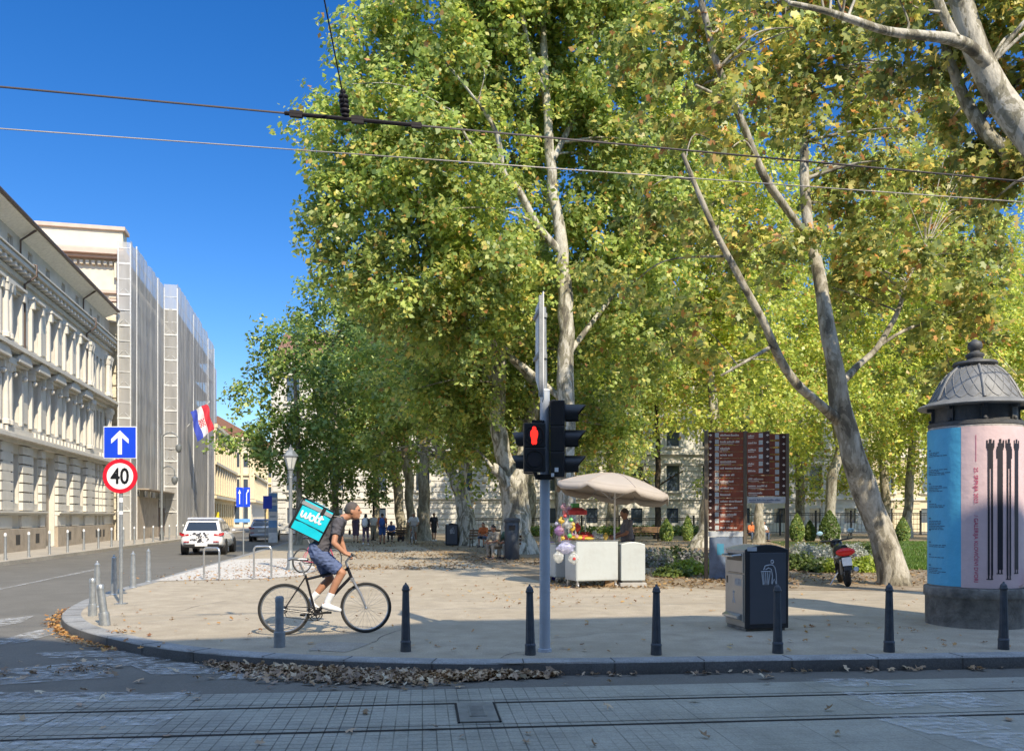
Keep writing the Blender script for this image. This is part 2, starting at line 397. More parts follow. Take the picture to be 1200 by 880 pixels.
# ------------------------------------------------------------------ bicycle
mk('bike_pink', (.45,.06,.12), .35, .1); mk('rim_grey', (.33,.34,.36), .35, .6)
def bicycle(name, label, loc, rz, frame='frame_black', saddle_z=1.0, tyre='black_rubber', group=None, steer=0.0, crank=-.05):
    t = thing(name, label, 'bicycle', loc, rz, group)
    R = .345; wb = 1.08; ra = V((0,0,R)); fa = V((wb,0,R)); bb = V((.41,0,.275)); st = V((.275,0,.80)); sd = V((.195,0,saddle_z-.03))
    h1 = V((.83,0,.90)); h0 = V((.885,0,.755)); ta = V((.30,0,.745)); tb = h1 - V((-.012,0,.03)); db = h0 + V((.0,0,.02))
    m = MB()
    m.cone(bb, st, .017, .016, 12); m.cone(ta, tb, .018, .018, 12); m.cone(bb, db, .023, .021, 12); m.cone(h0, h1, .022, .021, 12)
    for s in (-1, 1):
        y = V((0,.055*s,0)); m.tube([bb + V((0,.03*s,0)), ra + y], [.013,.010], 8); m.tube([st - V((.0,0,.03)) + V((0,.02*s,0)), ra + y], [.010,.009], 8)
        m.obox(ra + y, (.022,0,0), (0,.005,0), (0,0,.022))
    m.cone(bb - V((0,.045,0)), bb + V((0,.045,0)), .03, .03, 14)
    fr = m.build('frame', MT[frame], t, 35)
    m = MB(); m.cone(st - V((0,0,.02)), sd, .0135, .0135, 10); m.build('seat_post', MT['alloy'], fr, 35)
    m = MB(); crown = h0 - V((-.012,0,.025))
    for s in (-1, 1): m.tube([crown + V((0,.055*s,0)), lerp(crown, fa, .5) + V((.015,.058*s,0)), fa + V((0,.055*s,0))], [.018,.017,.011], 10)
    m.obox(crown, (.025,0,0), (0,.07,0), (0,0,.022)); m.cone(crown, h0, .02, .02)
    m.build('fork', MT['rim_grey' if frame == 'frame_black' else frame], t, 35)
    for c, bw in ((ra, 'rear'), (fa, 'front')):
        m = MB(); m.torus(c, R-.018, .018, 'y', 56, 8); ty = m.build('wheel', MT[tyre], t, 60)
        m = MB(); m.torus(c, R-.043, .011, 'y', 56, 6); m.cone(c - V((0,.045,0)), c + V((0,.045,0)), .018, .018, 14); m.ball(c - V((0,.06,0)), .016, 8, 6)
        for k in range(28):
            a = 2*PI*k/28 + .05; e = c + V((math.cos(a), 0, math.sin(a)))*(R-.045); a2 = a + (.9 if k % 2 else -.9)
            m.tube([c + V((math.cos(a2)*.017, .022*(1 if k % 4 < 2 else -1), math.sin(a2)*.017)), e], .0014, 4, False)
        m.build('rim', MT['alloy'], ty, 40)
    # saddle
    m = MB(); pts = [(-.14,.075,.01),(-.10,.078,.022),(-.04,.05,.016),(.04,.026,.012),(.12,.018,.006)]
    vs = []; fs = []
    for (x, w, z) in pts:
        for k in range(8):
            a = 2*PI*k/8; vs.append((sd.x + x, w*math.cos(a), sd.z + .03 + z + .022*math.sin(a)))
    for i in range(4):
        for k in range(8): fs.append((i*8+k, i*8+(k+1) % 8, i*8+8+(k+1) % 8, i*8+8+k))
    fs += [tuple(range(8)), tuple(range(32, 40))[::-1]]; m.add(vs, fs); m.build('saddle', MT['rim_grey' if frame == 'frame_black' else 'black_plastic'], t, 60)
    # handlebar
    m = MB(); stem = h1 + V((-.02,0,.07)); hb = h1 + V((.045,0,.15))
    m.tube([h1, stem, hb], [.017,.017,.016], 10)
    m.tube([hb + V((.0,-.30,.015)), hb + V((.035,-.13,.012)), hb, hb + V((.035,.13,.012)), hb + V((.0,.30,.015))], .0125, 10)
    hbar = m.build('handlebar', MT['alloy' if frame == 'frame_black' else 'rim_grey'], t, 40)
    for s in (-1, 1):
        m = MB(); m.cone(hb + V((.004,.30*s,.015)), hb + V((.022,.19*s,.013)), .0165, .0165, 10); m.build('grip', MT['black_rubber'], hbar, 40)
        m = MB(); m.tube([hb + V((.02,.18*s,.01)), hb + V((.075,.2*s,-.005)), hb + V((.075,.27*s,-.012))], .006, 6); m.build('brake_lever', MT['black_plastic'], hbar, 40)
    # chainset
    m = MB(); m.torus(bb - V((0,.05,0)), .088, .007, 'y', 32, 6); m.torus(bb - V((0,.056,0)), .06, .006, 'y', 24, 6)
    for k in range(5):
        a = 2*PI*k/5; m.cone(bb - V((0,.052,0)), bb - V((0,.052,0)) + V((math.cos(a),0,math.sin(a)))*.086, .009, .006, 6)
    m.torus(ra - V((0,.045,0)), .042, .008, 'y', 20, 6)
    ch = []
    for k in range(40): pass
    m.tube([bb + V((0,-.052,.089)), ra + V((0,-.048,.042))], .006, 6); m.tube([bb + V((0,-.052,-.089)), ra + V((.03,-.048,-.10)), ra + V((.01,-.048,-.045))], .006, 6)
    cs = m.build('chainset', MT['black_plastic'], t, 40)
    for s, a in ((-1, crank), (1, crank + PI)):
        e = bb + V((math.cos(a)*.17, .075*s, -math.sin(a)*.17)); m = MB(); m.obox(lerp(bb + V((0,.075*s,0)), e, .5), (e - bb - V((0,.075*s,0)))*.52, (0,.009,0), V((math.sin(a),0,math.cos(a)))*.014)
        cr = m.build('crank', MT['black_plastic'], t)
        m = MB(); m.obox(e + V((0,.055*s,0)), (.045,0,0), (0,.045,0), (0,0,.011)); m.build('pedal', MT['black_plastic'], cr)
    return t
bicycle('bicycle', 'black city bicycle with thin grey-walled tyres ridden by the delivery courier', (-3.055, 11.45, 0), math.radians(11), 'frame_black', crank=-.16)
# ------------------------------------------------------------------ the courier (local frame of the bicycle)
J = dict(pelvis=(.44,0,1.13), chest=(.665,0,1.41), neck=(.775,0,1.565), head=(.905,0,1.665), shR=(.705,-.19,1.50), shL=(.705,.19,1.50),
         elR=(.655,-.275,1.235), elL=(.745,.275,1.24), wrR=(.80,-.255,1.095), wrL=(.80,.255,1.095), hipR=(.44,-.09,1.09), hipL=(.44,.09,1.09),
         knR=(.76,-.125,.83), knL=(.60,.12,.735), anR=(.565,-.115,.435), anL=(.355,.115,.46), toR=(.685,-.125,.345), toL=(.42,.125,.335))
J = {a: V(b) for a, b in J.items()}
courier = figure('person', 'delivery courier in grey shirt, blue shorts and white shoes riding the black bicycle', (-3.055, 11.45, 0), math.radians(11), J,
    'skin', 'shirt_grey', .62, 'shorts_blue', .86, 'white_cloth', 'hair_grey', voxel=.0085, socks=.32, face=(1,-.08,.02), curl=1.25,
    hand_dirs={'R': ((.93,0,-.37),(-.35,0,-.93),(0,1,0)), 'L': ((.93,0,-.37),(-.35,0,-.93),(0,-1,0))}, group=None)
# ------------------------------------------------------------------ the courier's bag
def courier_bag():
    t = thing('delivery_bag', 'cube-shaped turquoise insulated delivery backpack with white lettering on the courier\'s back', 'backpack', (-3.055, 11.45, 0), math.radians(11))
    u = V((.455,0,.89)); f = V((.89,0,-.455)); y = V((0,1,0)); c = V((.365,0,1.545)); h = .215
    m = MB()
    R = Matrix((f, y, u)).transposed().to_4x4(); m.X = Matrix.Translation(c) @ R
    # slightly bulging box
    n = 8; 
    def face(ax, sg):
        vs = []; fs = []
        for i in range(n+1):
            for j in range(n+1):
                a, b = (i/n*2-1), (j/n*2-1); bul = .014*(1-a*a)*(1-b*b) + .004*mnoise.noise(V((a*3+ax, b*3, sg*2)))*(1-a*a)*(1-b*b)*4
                p = [0,0,0]; p[ax] = sg*(h+bul); o = [k for k in range(3) if k != ax]; p[o[0]] = a*h; p[o[1]] = b*h; vs.append(p)
        for i in range(n):
            for j in range(n):
                q = (i*(n+1)+j, (i+1)*(n+1)+j, (i+1)*(n+1)+j+1, i*(n+1)+j+1); fs.append(q)
        m.add(vs, fs)
    for ax in range(3):
        for sg in (-1, 1): face(ax, sg)
    body = m.build('bag_body', MT['turquoise'], t, 50)
    m = MB(); m.X = Matrix.Translation(c) @ R          # grey piping and the reflective tape round the top
    e = h + .004
    for sy in (-1, 1):
        for a, b in (((-e,sy*e,-e),(-e,sy*e,e)), ((-e,sy*e,e),(e,sy*e,e)), ((e,sy*e,e),(e,sy*e,-e)), ((e,sy*e,-e),(-e,sy*e,-e))): m.cone(a, b, .008, .008, 6)
    for sz in (-1, 1):
        for sx in (-1, 1): m.cone((sx*e,-e,sz*e), (sx*e,e,sz*e), .008, .008, 6)
    m.build('piping', MT['black_plastic'], body, 40)
    m = MB(); m.X = Matrix.Translation(c) @ R; k = h + .017
    m.box(-h, h, -k, -k+.004, h*.62, h*.86); m.box(-k-.004, -k, -h, h, h*.62, h*.86)
    m.build('reflective_tape', MT['grey_tape'], body)
    m = MB(); m.X = Matrix.Translation(c) @ R
    m.box(-h, h, -k+.001, -k+.006, -h*.40, -h*.36); m.box(-h*.99, -h*.90, -k, -k+.005, -h, h); m.box(.3*h, .52*h, -k-.002, -k+.003, h*.5, h*.97)
    m.build('seam', MT['black_plastic'], body)
    # lettering, drawn as rounded strokes
    m = MB(); m.X = Matrix.Translation(c) @ R @ Matrix(((1,0,0,-.155),(0,.22,0,-k-.001),(.06,0,1,-.035),(0,0,0,1)))
    def stroke(p, w=.0125):
        m.tube([V((x, 0, z)) for x, z in p], w, 8)
        for x, z in (p[0], p[-1]): m.ball((x, 0, z), w, 8, 6)
    stroke([(.0,.085),(.006,.03),(.022,.008),(.043,.02),(.055,.08)]); stroke([(.055,.08),(.06,.03),(.075,.008),(.097,.02),(.108,.085),(.104,.095)])
    stroke([(.15+.030*math.cos(a), .045+.036*math.sin(a)) for a in [i*PI/8 for i in range(17)]])
    stroke([(.205,.135),(.198,.08),(.200,.025),(.214,.01),(.226,.018)])
    stroke([(.256,.115),(.250,.06),(.252,.022),(.266,.008),(.283,.018)]); stroke([(.226,.078),(.255,.082),(.285,.088)])
    m.build('lettering', MT['sign_white'], body, 60)
    for s in (-1, 1):
        m = MB(); m.tube([c + f*.2 + u*.16 + y*.11*s, V((.74,.13*s,1.575)), V((.795,.14*s,1.50)), V((.775,.15*s,1.40)), V((.66,.165*s,1.28)), c + f*.21 - u*.17 + y*.13*s], .016, 8); m.build('strap', MT['black_plastic'], t, 40)
courier_bag()
# ------------------------------------------------------------------ ground
RZ = -.14                                   # street level; the square is level 0
SD = V((-.16, 1, 0)).normalized()           # along the street
RD = V((1, .105, 0)).normalized()           # along the tram rails
def ground_mat(name, cols, scale=(3., 40.), bump=.25, rough=.85, dirt=None, crack=0, speck=0, spec=.3, dscale=.35):
    m, t, N = nt(name); L = t.links.new
    out = N('ShaderNodeOutputMaterial'); p = N('ShaderNodeBsdfPrincipled', i_Roughness=rough); p.inputs['Specular IOR Level'].default_value = spec
    tc = N('ShaderNodeTexCoord'); a = N('ShaderNodeTexNoise', i_Scale=scale[0], i_Detail=8, i_Roughness=.65); L(tc.outputs['Object'], a.inputs['Vector'])
    r = ramp(N('ShaderNodeValToRGB'), [(.3, cols[0]), (.5, cols[1]), (.72, cols[2])]); L(a.outputs['Fac'], r.inputs[0]); last = r.outputs[0]
    b = N('ShaderNodeTexNoise', i_Scale=scale[1], i_Detail=4, i_Roughness=.7); L(tc.outputs['Object'], b.inputs['Vector'])
    rb = ramp(N('ShaderNodeValToRGB'), [(.28, (.62,.62,.62)), (.72, (1.3,1.3,1.3))]); L(b.outputs['Fac'], rb.inputs[0])
    mx = N('ShaderNodeMixRGB', blend_type='MULTIPLY', i_0=1.0); L(last, mx.inputs[1]); L(rb.outputs[0], mx.inputs[2]); last = mx.outputs[0]
    if dirt:
        d = N('ShaderNodeTexNoise', i_Scale=dscale, i_Detail=9, i_Roughness=.75); L(tc.outputs['Object'], d.inputs['Vector'])
        rd = ramp(N('ShaderNodeValToRGB'), [(.45, (0,0,0)), (.66, (.75,.75,.75))]); L(d.outputs['Fac'], rd.inputs[0])
        m2 = N('ShaderNodeMixRGB'); m2.inputs[2].default_value = (*dirt, 1); L(rd.outputs[0], m2.inputs[0]); L(last, m2.inputs[1]); last = m2.outputs[0]
    if crack:
        v = N('ShaderNodeTexVoronoi', feature='DISTANCE_TO_EDGE', i_Scale=crack); L(tc.outputs['Object'], v.inputs['Vector'])
        rv = ramp(N('ShaderNodeValToRGB'), [(.0, (.45,.45,.45)), (.06, (1,1,1))]); L(v.outputs['Distance'], rv.inputs[0])
        m3 = N('ShaderNodeMixRGB', blend_type='MULTIPLY', i_0=.7); L(last, m3.inputs[1]); L(rv.outputs[0], m3.inputs[2]); last = m3.outputs[0]
    L(last, p.inputs['Base Color'])
    bp = N('ShaderNodeBump', i_Strength=bump, i_Distance=.012); L(b.outputs['Fac'], bp.inputs['Height']); L(bp.outputs[0], p.inputs['Normal'])
    L(p.outputs[0], out.inputs[0]); return m
G_ASPH = ground_mat('asphalt', [(.132,.124,.106),(.155,.146,.126),(.18,.17,.148)], (1.2, 55), .3, .8, dirt=(.125,.118,.102))
G_PLAZA = ground_mat('plaza_surface', [(.32,.272,.205),(.40,.343,.258),(.468,.404,.308)], (2.4, 55), .6, .85, dirt=(.315,.265,.192), speck=1, dscale=.55)
G_PARK = ground_mat('park_earth', [(.20,.155,.105),(.29,.235,.165),(.38,.315,.23)], (1.3, 22), .5, .95, dirt=(.17,.12,.07), dscale=.7)
G_WALK = ground_mat('left_sidewalk', [(.36,.325,.27),(.42,.38,.315),(.46,.42,.35)], (1.5, 30), .3, .85, dirt=(.3,.27,.225))
G_KERB = ground_mat('kerb_stone', [(.25,.25,.245),(.31,.31,.30),(.37,.37,.36)], (3., 50), .3, .8, dirt=(.17,.17,.165), dscale=1.2)
G_GRAV = ground_mat('white_gravel', [(.48,.45,.40),(.60,.57,.52),(.70,.67,.62)], (5., 22), .9, .9, dirt=(.40,.36,.3), crack=11)
G_LAWN = ground_mat('lawn_soil', [(.035,.06,.015),(.05,.085,.02),(.08,.115,.03)], (1.5, 40), .6, .95)
def sheet(name, pts, z, m):
    mb = MB(); mb.poly([(p[0], p[1], z) for p in pts]); return struct(mb.build(name, m))
sheet('ground', [(-700,-300),(700,-300),(700,1400),(-700,1400)], RZ - .012, G_ASPH)
# road of the side street: from the far kerb to the square
KL0 = gnd(0, 658.6); KL = V((-.172, 1, 0)).normalized()
def kl(Y, off=0):                            # far-left kerb line
    q = KL0 + KL*((Y - KL0.y)/KL.y); return V((q.x - off, q.y, 0))
sheet('road', [kl(-40), (60,-40), (60, 40), (10, 200), kl(200)], RZ, G_ASPH)
# square: outline along its kerb
kp = [(600,777),(500,776),(400,773.5),(320,770),(250,765.5),(180,757.5),(140,749),(108,741.5),(86,734),(75,726.5),(73,718.5),(84,710),(104,700.5),(135,690.5),(178,680.5),(222,667),(270,655)]
KP = [V((34, 12.2, 0)), V((14, 10.45, 0)), gnd(1200, 768)] + [gnd(*p) for p in kp] + [gnd(270, 655) + SD*170]
sheet('plaza', KP + [V((60, 200, 0)), V((60, 13, 0))], 0, G_PLAZA)
def offs(pts, d):
    out = []
    for i, p in enumerate(pts):
        t = (pts[min(i+1, len(pts)-1)] - pts[max(i-1, 0)]).normalized(); out.append(p + V((t.y, -t.x, 0))*d)
    return out
# smooth the kerb path
def chaikin(pts, n=2):
    for _ in range(n):
        q = [pts[0]]
        for a, b in zip(pts[:-1], pts[1:]): q += [a*.75 + b*.25, a*.25 + b*.75]
        pts = q + [pts[-1]]
    return pts
KC = chaikin(KP, 2)
# 'kerb' : a swept section, rounded nose, joints cut every metre
mb = MB(); n = len(KC); IN = offs(KC, .26); OUT = offs(KC, -.02)
prof = lambda i: [V((IN[i].x, IN[i].y, .004)), V((lerp(IN[i], OUT[i], .93).x, lerp(IN[i], OUT[i], .93).y, .006)), V((OUT[i].x, OUT[i].y, -.012)), V((OUT[i].x, OUT[i].y, RZ-.02))]
vs = []; fs = []
for i in range(n): vs += prof(i)
for i in range(n-1):
    for k in range(3): fs.append((i*4+k, i*4+k+1, i*4+k+5, i*4+k+4))
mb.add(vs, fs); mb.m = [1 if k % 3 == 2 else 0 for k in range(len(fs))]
G_KFACE = ground_mat('kerb_face_shaded', [(.075,.075,.075),(.10,.10,.098),(.135,.13,.125)], (3., 50), .3, .85, dirt=(.06,.058,.055), dscale=1.5)  # upright face: shade put into a darker base colour, plus dirt blotches
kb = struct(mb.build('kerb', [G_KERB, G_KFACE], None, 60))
mb = MB(); acc = 0                                             # joints of the kerb stones
for i in range(n-1):
    d = (OUT[i+1]-OUT[i]).length; t = (OUT[i+1]-OUT[i]).normalized(); nn = V((t.y,-t.x,0))
    while acc < d and OUT[i].y < 40:
        p = OUT[i] + t*acc
        mb.obox(p - nn*.001 + V((0,0,RZ/2-.008)), t*.006, nn*.003, V((0,0,-RZ/2-.006)))
        mb.obox(p + nn*.13 + V((0,0,.0055)), t*.006, nn*.13, (0,0,.002)); acc += 1.0
    acc -= d
mk('joint_dark', (.06,.06,.058), .9)
struct(mb.build('kerb_joints', MT['joint_dark']))
# left sidewalk with its kerb
sheet('sidewalk', [kl(-40,.0), kl(220,.0), kl(220, 60), kl(-40, 60)], 0, G_WALK)
mb = MB(); mb.prism([kl(-40,-.0)+V((0,0,RZ)), kl(-40,-.0)+V((0,0,.005)), kl(-40,.22)+V((0,0,.005)), kl(-40,.22)+V((0,0,RZ))], kl(220)-kl(-40)); 
struct(mb.build('far_kerb', G_WALK))
# white gravel strip beside the parking bay, path, park ground, lawn
sheet('gravel_strip', [gnd(180,681), gnd(300,678.5), gnd(352,675), gnd(372,668), gnd(362,658), gnd(330,654), gnd(272,655.5)], .009, G_GRAV)
sheet('park_ground', [gnd(640,683), gnd(760,685), gnd(860,692), gnd(1000,692), gnd(1130,694), gnd(1500,694), V((60,75,0)), V((-8,75,0)), gnd(470,632), gnd(520,650)], .004, G_PARK)
LAWN = [gnd(1062,668), gnd(1300,668), gnd(1300,634), gnd(900,634), gnd(935,645), gnd(1010,648)]
sheet('lawn', LAWN, .008, G_LAWN)
FL = [gnd(748,686), gnd(800,690), gnd(880,686), gnd(1000,672), gnd(1030,655), gnd(935,641), gnd(800,640), gnd(745,650)]
# ------------------------------------------------------------------ tram track
def rail_y(px, py): return gnd(px, py, RZ)
R1 = rail_y(600, 821.7); R2 = rail_y(600, 850.7)
ND = V((-RD.y, RD.x, 0))
def track_mat():
    m, t, N = nt('track_panels'); L = t.links.new
    out = N('ShaderNodeOutputMaterial'); p = N('ShaderNodeBsdfPrincipled', i_Roughness=.62); p.inputs['Specular IOR Level'].default_value = .45
    tc = N('ShaderNodeTexCoord'); mp = N('ShaderNodeMapping'); mp.inputs['Rotation'].default_value = (0, 0, -math.atan2(RD.y, RD.x)); L(tc.outputs['Object'], mp.inputs[0])
    n = N('ShaderNodeTexNoise', i_Scale=1.3, i_Detail=8, i_Roughness=.7); L(tc.outputs['Object'], n.inputs['Vector'])
    r = ramp(N('ShaderNodeValToRGB'), [(.3, (.23,.225,.19)), (.5, (.315,.31,.262)), (.72, (.385,.375,.32))]); L(n.outputs['Fac'], r.inputs[0])
    b = N('ShaderNodeTexBrick', offset=0.0, i_Scale=1.0); b.inputs['Brick Width'].default_value = .112; b.inputs['Row Height'].default_value = .105
    b.inputs['Mortar Size'].default_value = .006; b.inputs['Mortar Smooth'].default_value = .3; b.inputs['Color1'].default_value = (1,1,1,1); b.inputs['Color2'].default_value = (.86,.86,.88,1); b.inputs['Mortar'].default_value = (.2,.2,.2,1)
    L(mp.outputs[0], b.inputs['Vector'])
    # the panels carry visible joints on the left, worn smooth towards the right
    sx = N('ShaderNodeSeparateXYZ'); L(mp.outputs[0], sx.inputs[0]); mr = N('ShaderNodeMapRange'); mr.inputs[1].default_value = -.6; mr.inputs[2].default_value = 2.8; mr.inputs[3].default_value = 1.0; mr.inputs[4].default_value = .16; L(sx.outputs[0], mr.inputs[0])
    n2 = N('ShaderNodeTexNoise', i_Scale=2.2, i_Detail=6); L(tc.outputs['Object'], n2.inputs['Vector']); r2 = ramp(N('ShaderNodeValToRGB'), [(.35,(.3,.3,.3)),(.6,(1,1,1))]); L(n2.outputs['Fac'], r2.inputs[0])
    mm = N('ShaderNodeMath', operation='MULTIPLY'); L(mr.outputs[0], mm.inputs[0]); L(r2.outputs[0], mm.inputs[1])
    mx = N('ShaderNodeMixRGB', blend_type='MULTIPLY'); L(mm.outputs[0], mx.inputs[0]); L(r.outputs[0], mx.inputs[1]); L(b.outputs['Color'], mx.inputs[2])
    b2 = N('ShaderNodeTexBrick', offset=0.0, i_Scale=1.0); b2.inputs['Brick Width'].default_value = .785; b2.inputs['Row Height'].default_value = .52; b2.inputs['Mortar Size'].default_value = .006
    b2.inputs['Color1'].default_value = (1,1,1,1); b2.inputs['Color2'].default_value = (.88,.88,.9,1); b2.inputs['Mortar'].default_value = (.2,.2,.2,1); L(mp.outputs[0], b2.inputs['Vector'])
    my = N('ShaderNodeMixRGB', blend_type='MULTIPLY', i_0=.38); L(mx.outputs[0], my.inputs[1]); L(b2.outputs['Color'], my.inputs[2])
    n4 = N('ShaderNodeTexNoise', i_Scale=70, i_Detail=3); L(tc.outputs['Object'], n4.inputs['Vector']); r4 = ramp(N('ShaderNodeValToRGB'), [(.3,(.8,.8,.8)),(.7,(1.18,1.18,1.18))]); L(n4.outputs['Fac'], r4.inputs[0])
    mz = N('ShaderNodeMixRGB', blend_type='MULTIPLY', i_0=1.0); L(my.outputs[0], mz.inputs[1]); L(r4.outputs[0], mz.inputs[2])
    L(mz.outputs[0], p.inputs['Base Color'])
    bp = N('ShaderNodeBump', i_Strength=.5, i_Distance=.01); mh = N('ShaderNodeMath', operation='MULTIPLY'); L(b.outputs['Color'], mh.inputs[0]); L(mm.outputs[0], mh.inputs[1]); L(mh.outputs[0], bp.inputs['Height'])
    L(bp.outputs[0], p.inputs['Normal']); L(p.outputs[0], out.inputs[0]); return m
G_TRACK = track_mat()
def strip(name, o, w0, w1, z, m, x0=-60, x1=60):
    a = o + RD*x0; b = o + RD*x1
    return sheet(name, [a + ND*w0, b + ND*w0, b + ND*w1, a + ND*w1], z, m)
PITCH = (R1 - R2).dot(ND)
strip('track_panels', R2, -4.6, PITCH + .62, RZ + .004, G_TRACK)
mk('rail_steel', (.82,.82,.81), .4, .12, .1, 3, .03, dirt=(.45,.41,.36), damt=.4); mk('rail_groove', (.012,.011,.010), .9)
for k, o in enumerate((R1, R2, R2 - ND*2.45, R2 - ND*(2.45+PITCH))):
    mb = MB()
    for w0, w1, z in ((-.028,.062,.013), (-.125,-.078,.011)):
        a = o + RD*-60; b = o + RD*60
        mb.obox((a+b)/2 + ND*(w0+w1)/2 + V((0,0,RZ+z-.01)), RD*60, ND*(w1-w0)/2, (0,0,.01))
    r = struct(mb.build('tram_rail', MT['rail_steel']))
    strip('rail_groove', o, -.075, -.028, RZ + .0075, MT['rail_groove']); strip('rail_groove', o, .062, .074, RZ + .0075, MT['rail_groove'])
# faded white road paint
def paint_mat():
    m, t, N = nt('worn_paint'); L = t.links.new
    out = N('ShaderNodeOutputMaterial'); p = N('ShaderNodeBsdfPrincipled', i_Roughness=.7); p.inputs['Base Color'].default_value = (.66,.67,.66,1)
    tr = N('ShaderNodeBsdfTransparent'); ms = N('ShaderNodeMixShader'); tc = N('ShaderNodeTexCoord')
    n = N('ShaderNodeTexNoise', i_Scale=7, i_Detail=12, i_Roughness=.72); mp = N('ShaderNodeMapping'); mp.inputs['Scale'].default_value = (1, 1.3, 1); L(tc.outputs['Object'], mp.inputs[0]); L(mp.outputs[0], n.inputs['Vector'])
    r = ramp(N('ShaderNodeValToRGB'), [(.42, (0,0,0)), (.66, (.62,.62,.62))]); L(n.outputs['Fac'], r.inputs[0])
    L(r.outputs[0], ms.inputs[0]); L(tr.outputs[0], ms.inputs[1]); L(p.outputs[0], ms.inputs[2]); L(ms.outputs[0], out.inputs[0]); return m
PAINT = paint_mat()
for q in ([(-30,812),(165,812),(120,824),(-90,824)], [(-30,842),(75,839),(40,852),(-90,854)], [(70,843),(215,838),(180,851),(45,853)], [(150,815),(240,811),(205,821),(130,823)],
          [(-60,871),(190,866),(180,878),(-100,882)], [(-20,788),(160,770),(225,772),(40,793)], [(40,766),(170,761),(215,768),(60,772)], [(-30,760),(30,742),(75,733),(68,742),(30,753)], [(-60,745),(0,726),(40,722),(25,730)], [(150,779),(330,774),(330,788),(180,792)], [(0,795),(120,785),(140,794),(-40,806)], [(270,783),(420,781),(400,796),(255,797)],
          [(945,797),(1010,795),(1075,804),(985,806)], [(985,812),(1045,811),(1110,826),(1040,832)], [(1020,842),(1115,838),(1185,855),(1090,862)], [(1100,861),(1200,860),(1300,876),(1190,885)], [(1050,815),(1130,812),(1185,827),(1120,832)]):
    sheet('road_marking', [gnd(x, y, RZ) for x, y in q], RZ + .0145, PAINT)
sheet('road_marking', [gnd(-30,690), gnd(-30,689), gnd(110,662), gnd(118,662)], RZ + .0145, PAINT)
# drain cover between the rails
t = thing('drain_cover', 'grey rectangular steel drain cover set between the tram rails', 'drain cover', gnd(559, 835.5, RZ) + V((0,0,.008)), math.atan2(RD.y, RD.x))
mb = MB(); mb.box(-.165,.165,-.36,.36,0,.012); fr = mb.build('cover_frame', MT['pole_grey'], t, None, .003)
mk('cover_grey', (.22,.22,.20), .6, .3, .2, 9, .2); mb = MB(); mb.box(-.075,.075,-.2,.2,.012,.018)
for k in range(9): mb.box(-.06,.06,-.18+k*.044,-.165+k*.044,.018,.021)
mb.build('lid', MT['cover_grey'], t); fr.data.materials[0] = MT['cover_grey']
mb = MB(); mb.box(.165,.185,-.37,.37,0,.008); mb.box(-.185,-.165,-.37,.37,0,.008); mb.build('gap', MT['rail_groove'], t)
# dark repair patch on the square
G_PATCH = ground_mat('asphalt_patch', [(.28,.25,.205),(.33,.295,.245),(.37,.335,.28)], (4., 55), .4, .9)
sheet('asphalt_patch', [gnd(362,762), gnd(372,754), gnd(385,752), gnd(420,753), gnd(434,754), gnd(418,760), gnd(405,764)], .0045, G_PATCH)
def crack(pts, w):
    P = []; base = [gnd(*p) for p in pts]
    for a, b in zip(base[:-1], base[1:]):
        for k in range(6): q = a.lerp(b, k/6); P.append(q + V((mnoise.noise(q*2.1)*.10, mnoise.noise(q*2.1+V((5,0,0)))*.10, 0)))
    P.append(base[-1]); mb = MB()
    for a, b in zip(P[:-1], P[1:]):
        t_ = (b-a).normalized(); n_ = V((-t_.y, t_.x, 0))*w*random.uniform(.5,1.3); mb.quad(a-n_+V((0,0,.0035)), b-n_+V((0,0,.0035)), b+n_+V((0,0,.0035)), a+n_+V((0,0,.0035)))
    struct(mb.build('pavement_crack', MT['joint_dark']))
crack([(362,763),(395,761),(432,755),(452,745),(470,738)], .006); crack([(590,771),(604,765),(640,762)], .006); crack([(650,748),(720,741),(800,744)], .004); crack([(205,716),(262,704),(330,701),(420,690)], .005); crack([(930,724),(1000,735),(1085,733)], .005)
# ------------------------------------------------------------------ bollards
def fluted(z0, z1, r0, r1, mb, nf=10):
    mb.lathe([(r0, z0), (lerp(V((r0,0,0)), V((r1,0,0)), .5).x, (z0+z1)/2), (r1, z1)], nf*6, flute=.09, fl_n=nf)
bol = thing('bollard', 'dark cast iron bollard on the kerb just right of the bicycle front wheel', 'bollard', gnd(475.5, 763), 0, 'dark fluted bollards along the kerb')
mb = MB(); mb.lathe([(.062,0),(.064,.012),(.060,.10),(.064,.105),(.062,.125),(.052,.135)], 36); mb.build('base', MT['bollard_dark'], bol, 40)
mb = MB(); fluted(.13, .715, .055, .040, mb); mb.lathe([(.040,.71),(.047,.718),(.047,.735),(.041,.742)], 30); mb.build('shaft', MT['bollard_dark'], bol, 50)
mb = MB(); mb.lathe([(.041,.742),(.040,.757),(.030,.778),(.016,.79),(.013,.795),(.010,.808),(.001,.812)], 24); mb.build('cap', MT['bollard_dark'], bol, 50)
for (px, py), lb in zip([(621.5,767),(769,767),(911.5,765),(1042,763.5),(1176,760.5)],
    ['dark cast iron bollard on the kerb just left of the traffic light pole', 'dark cast iron bollard on the kerb in front of the white vending stall', 'dark cast iron bollard standing in front of the big litter bin',
     'dark cast iron bollard in front of the leaning tree trunk', 'dark cast iron bollard in front of the advertising column']):
    o = dup(bol, gnd(px, py), random.random()*3, lb); o.rotation_euler.x = random.uniform(-.012,.012); o.rotation_euler.y = random.uniform(-.016,.016)
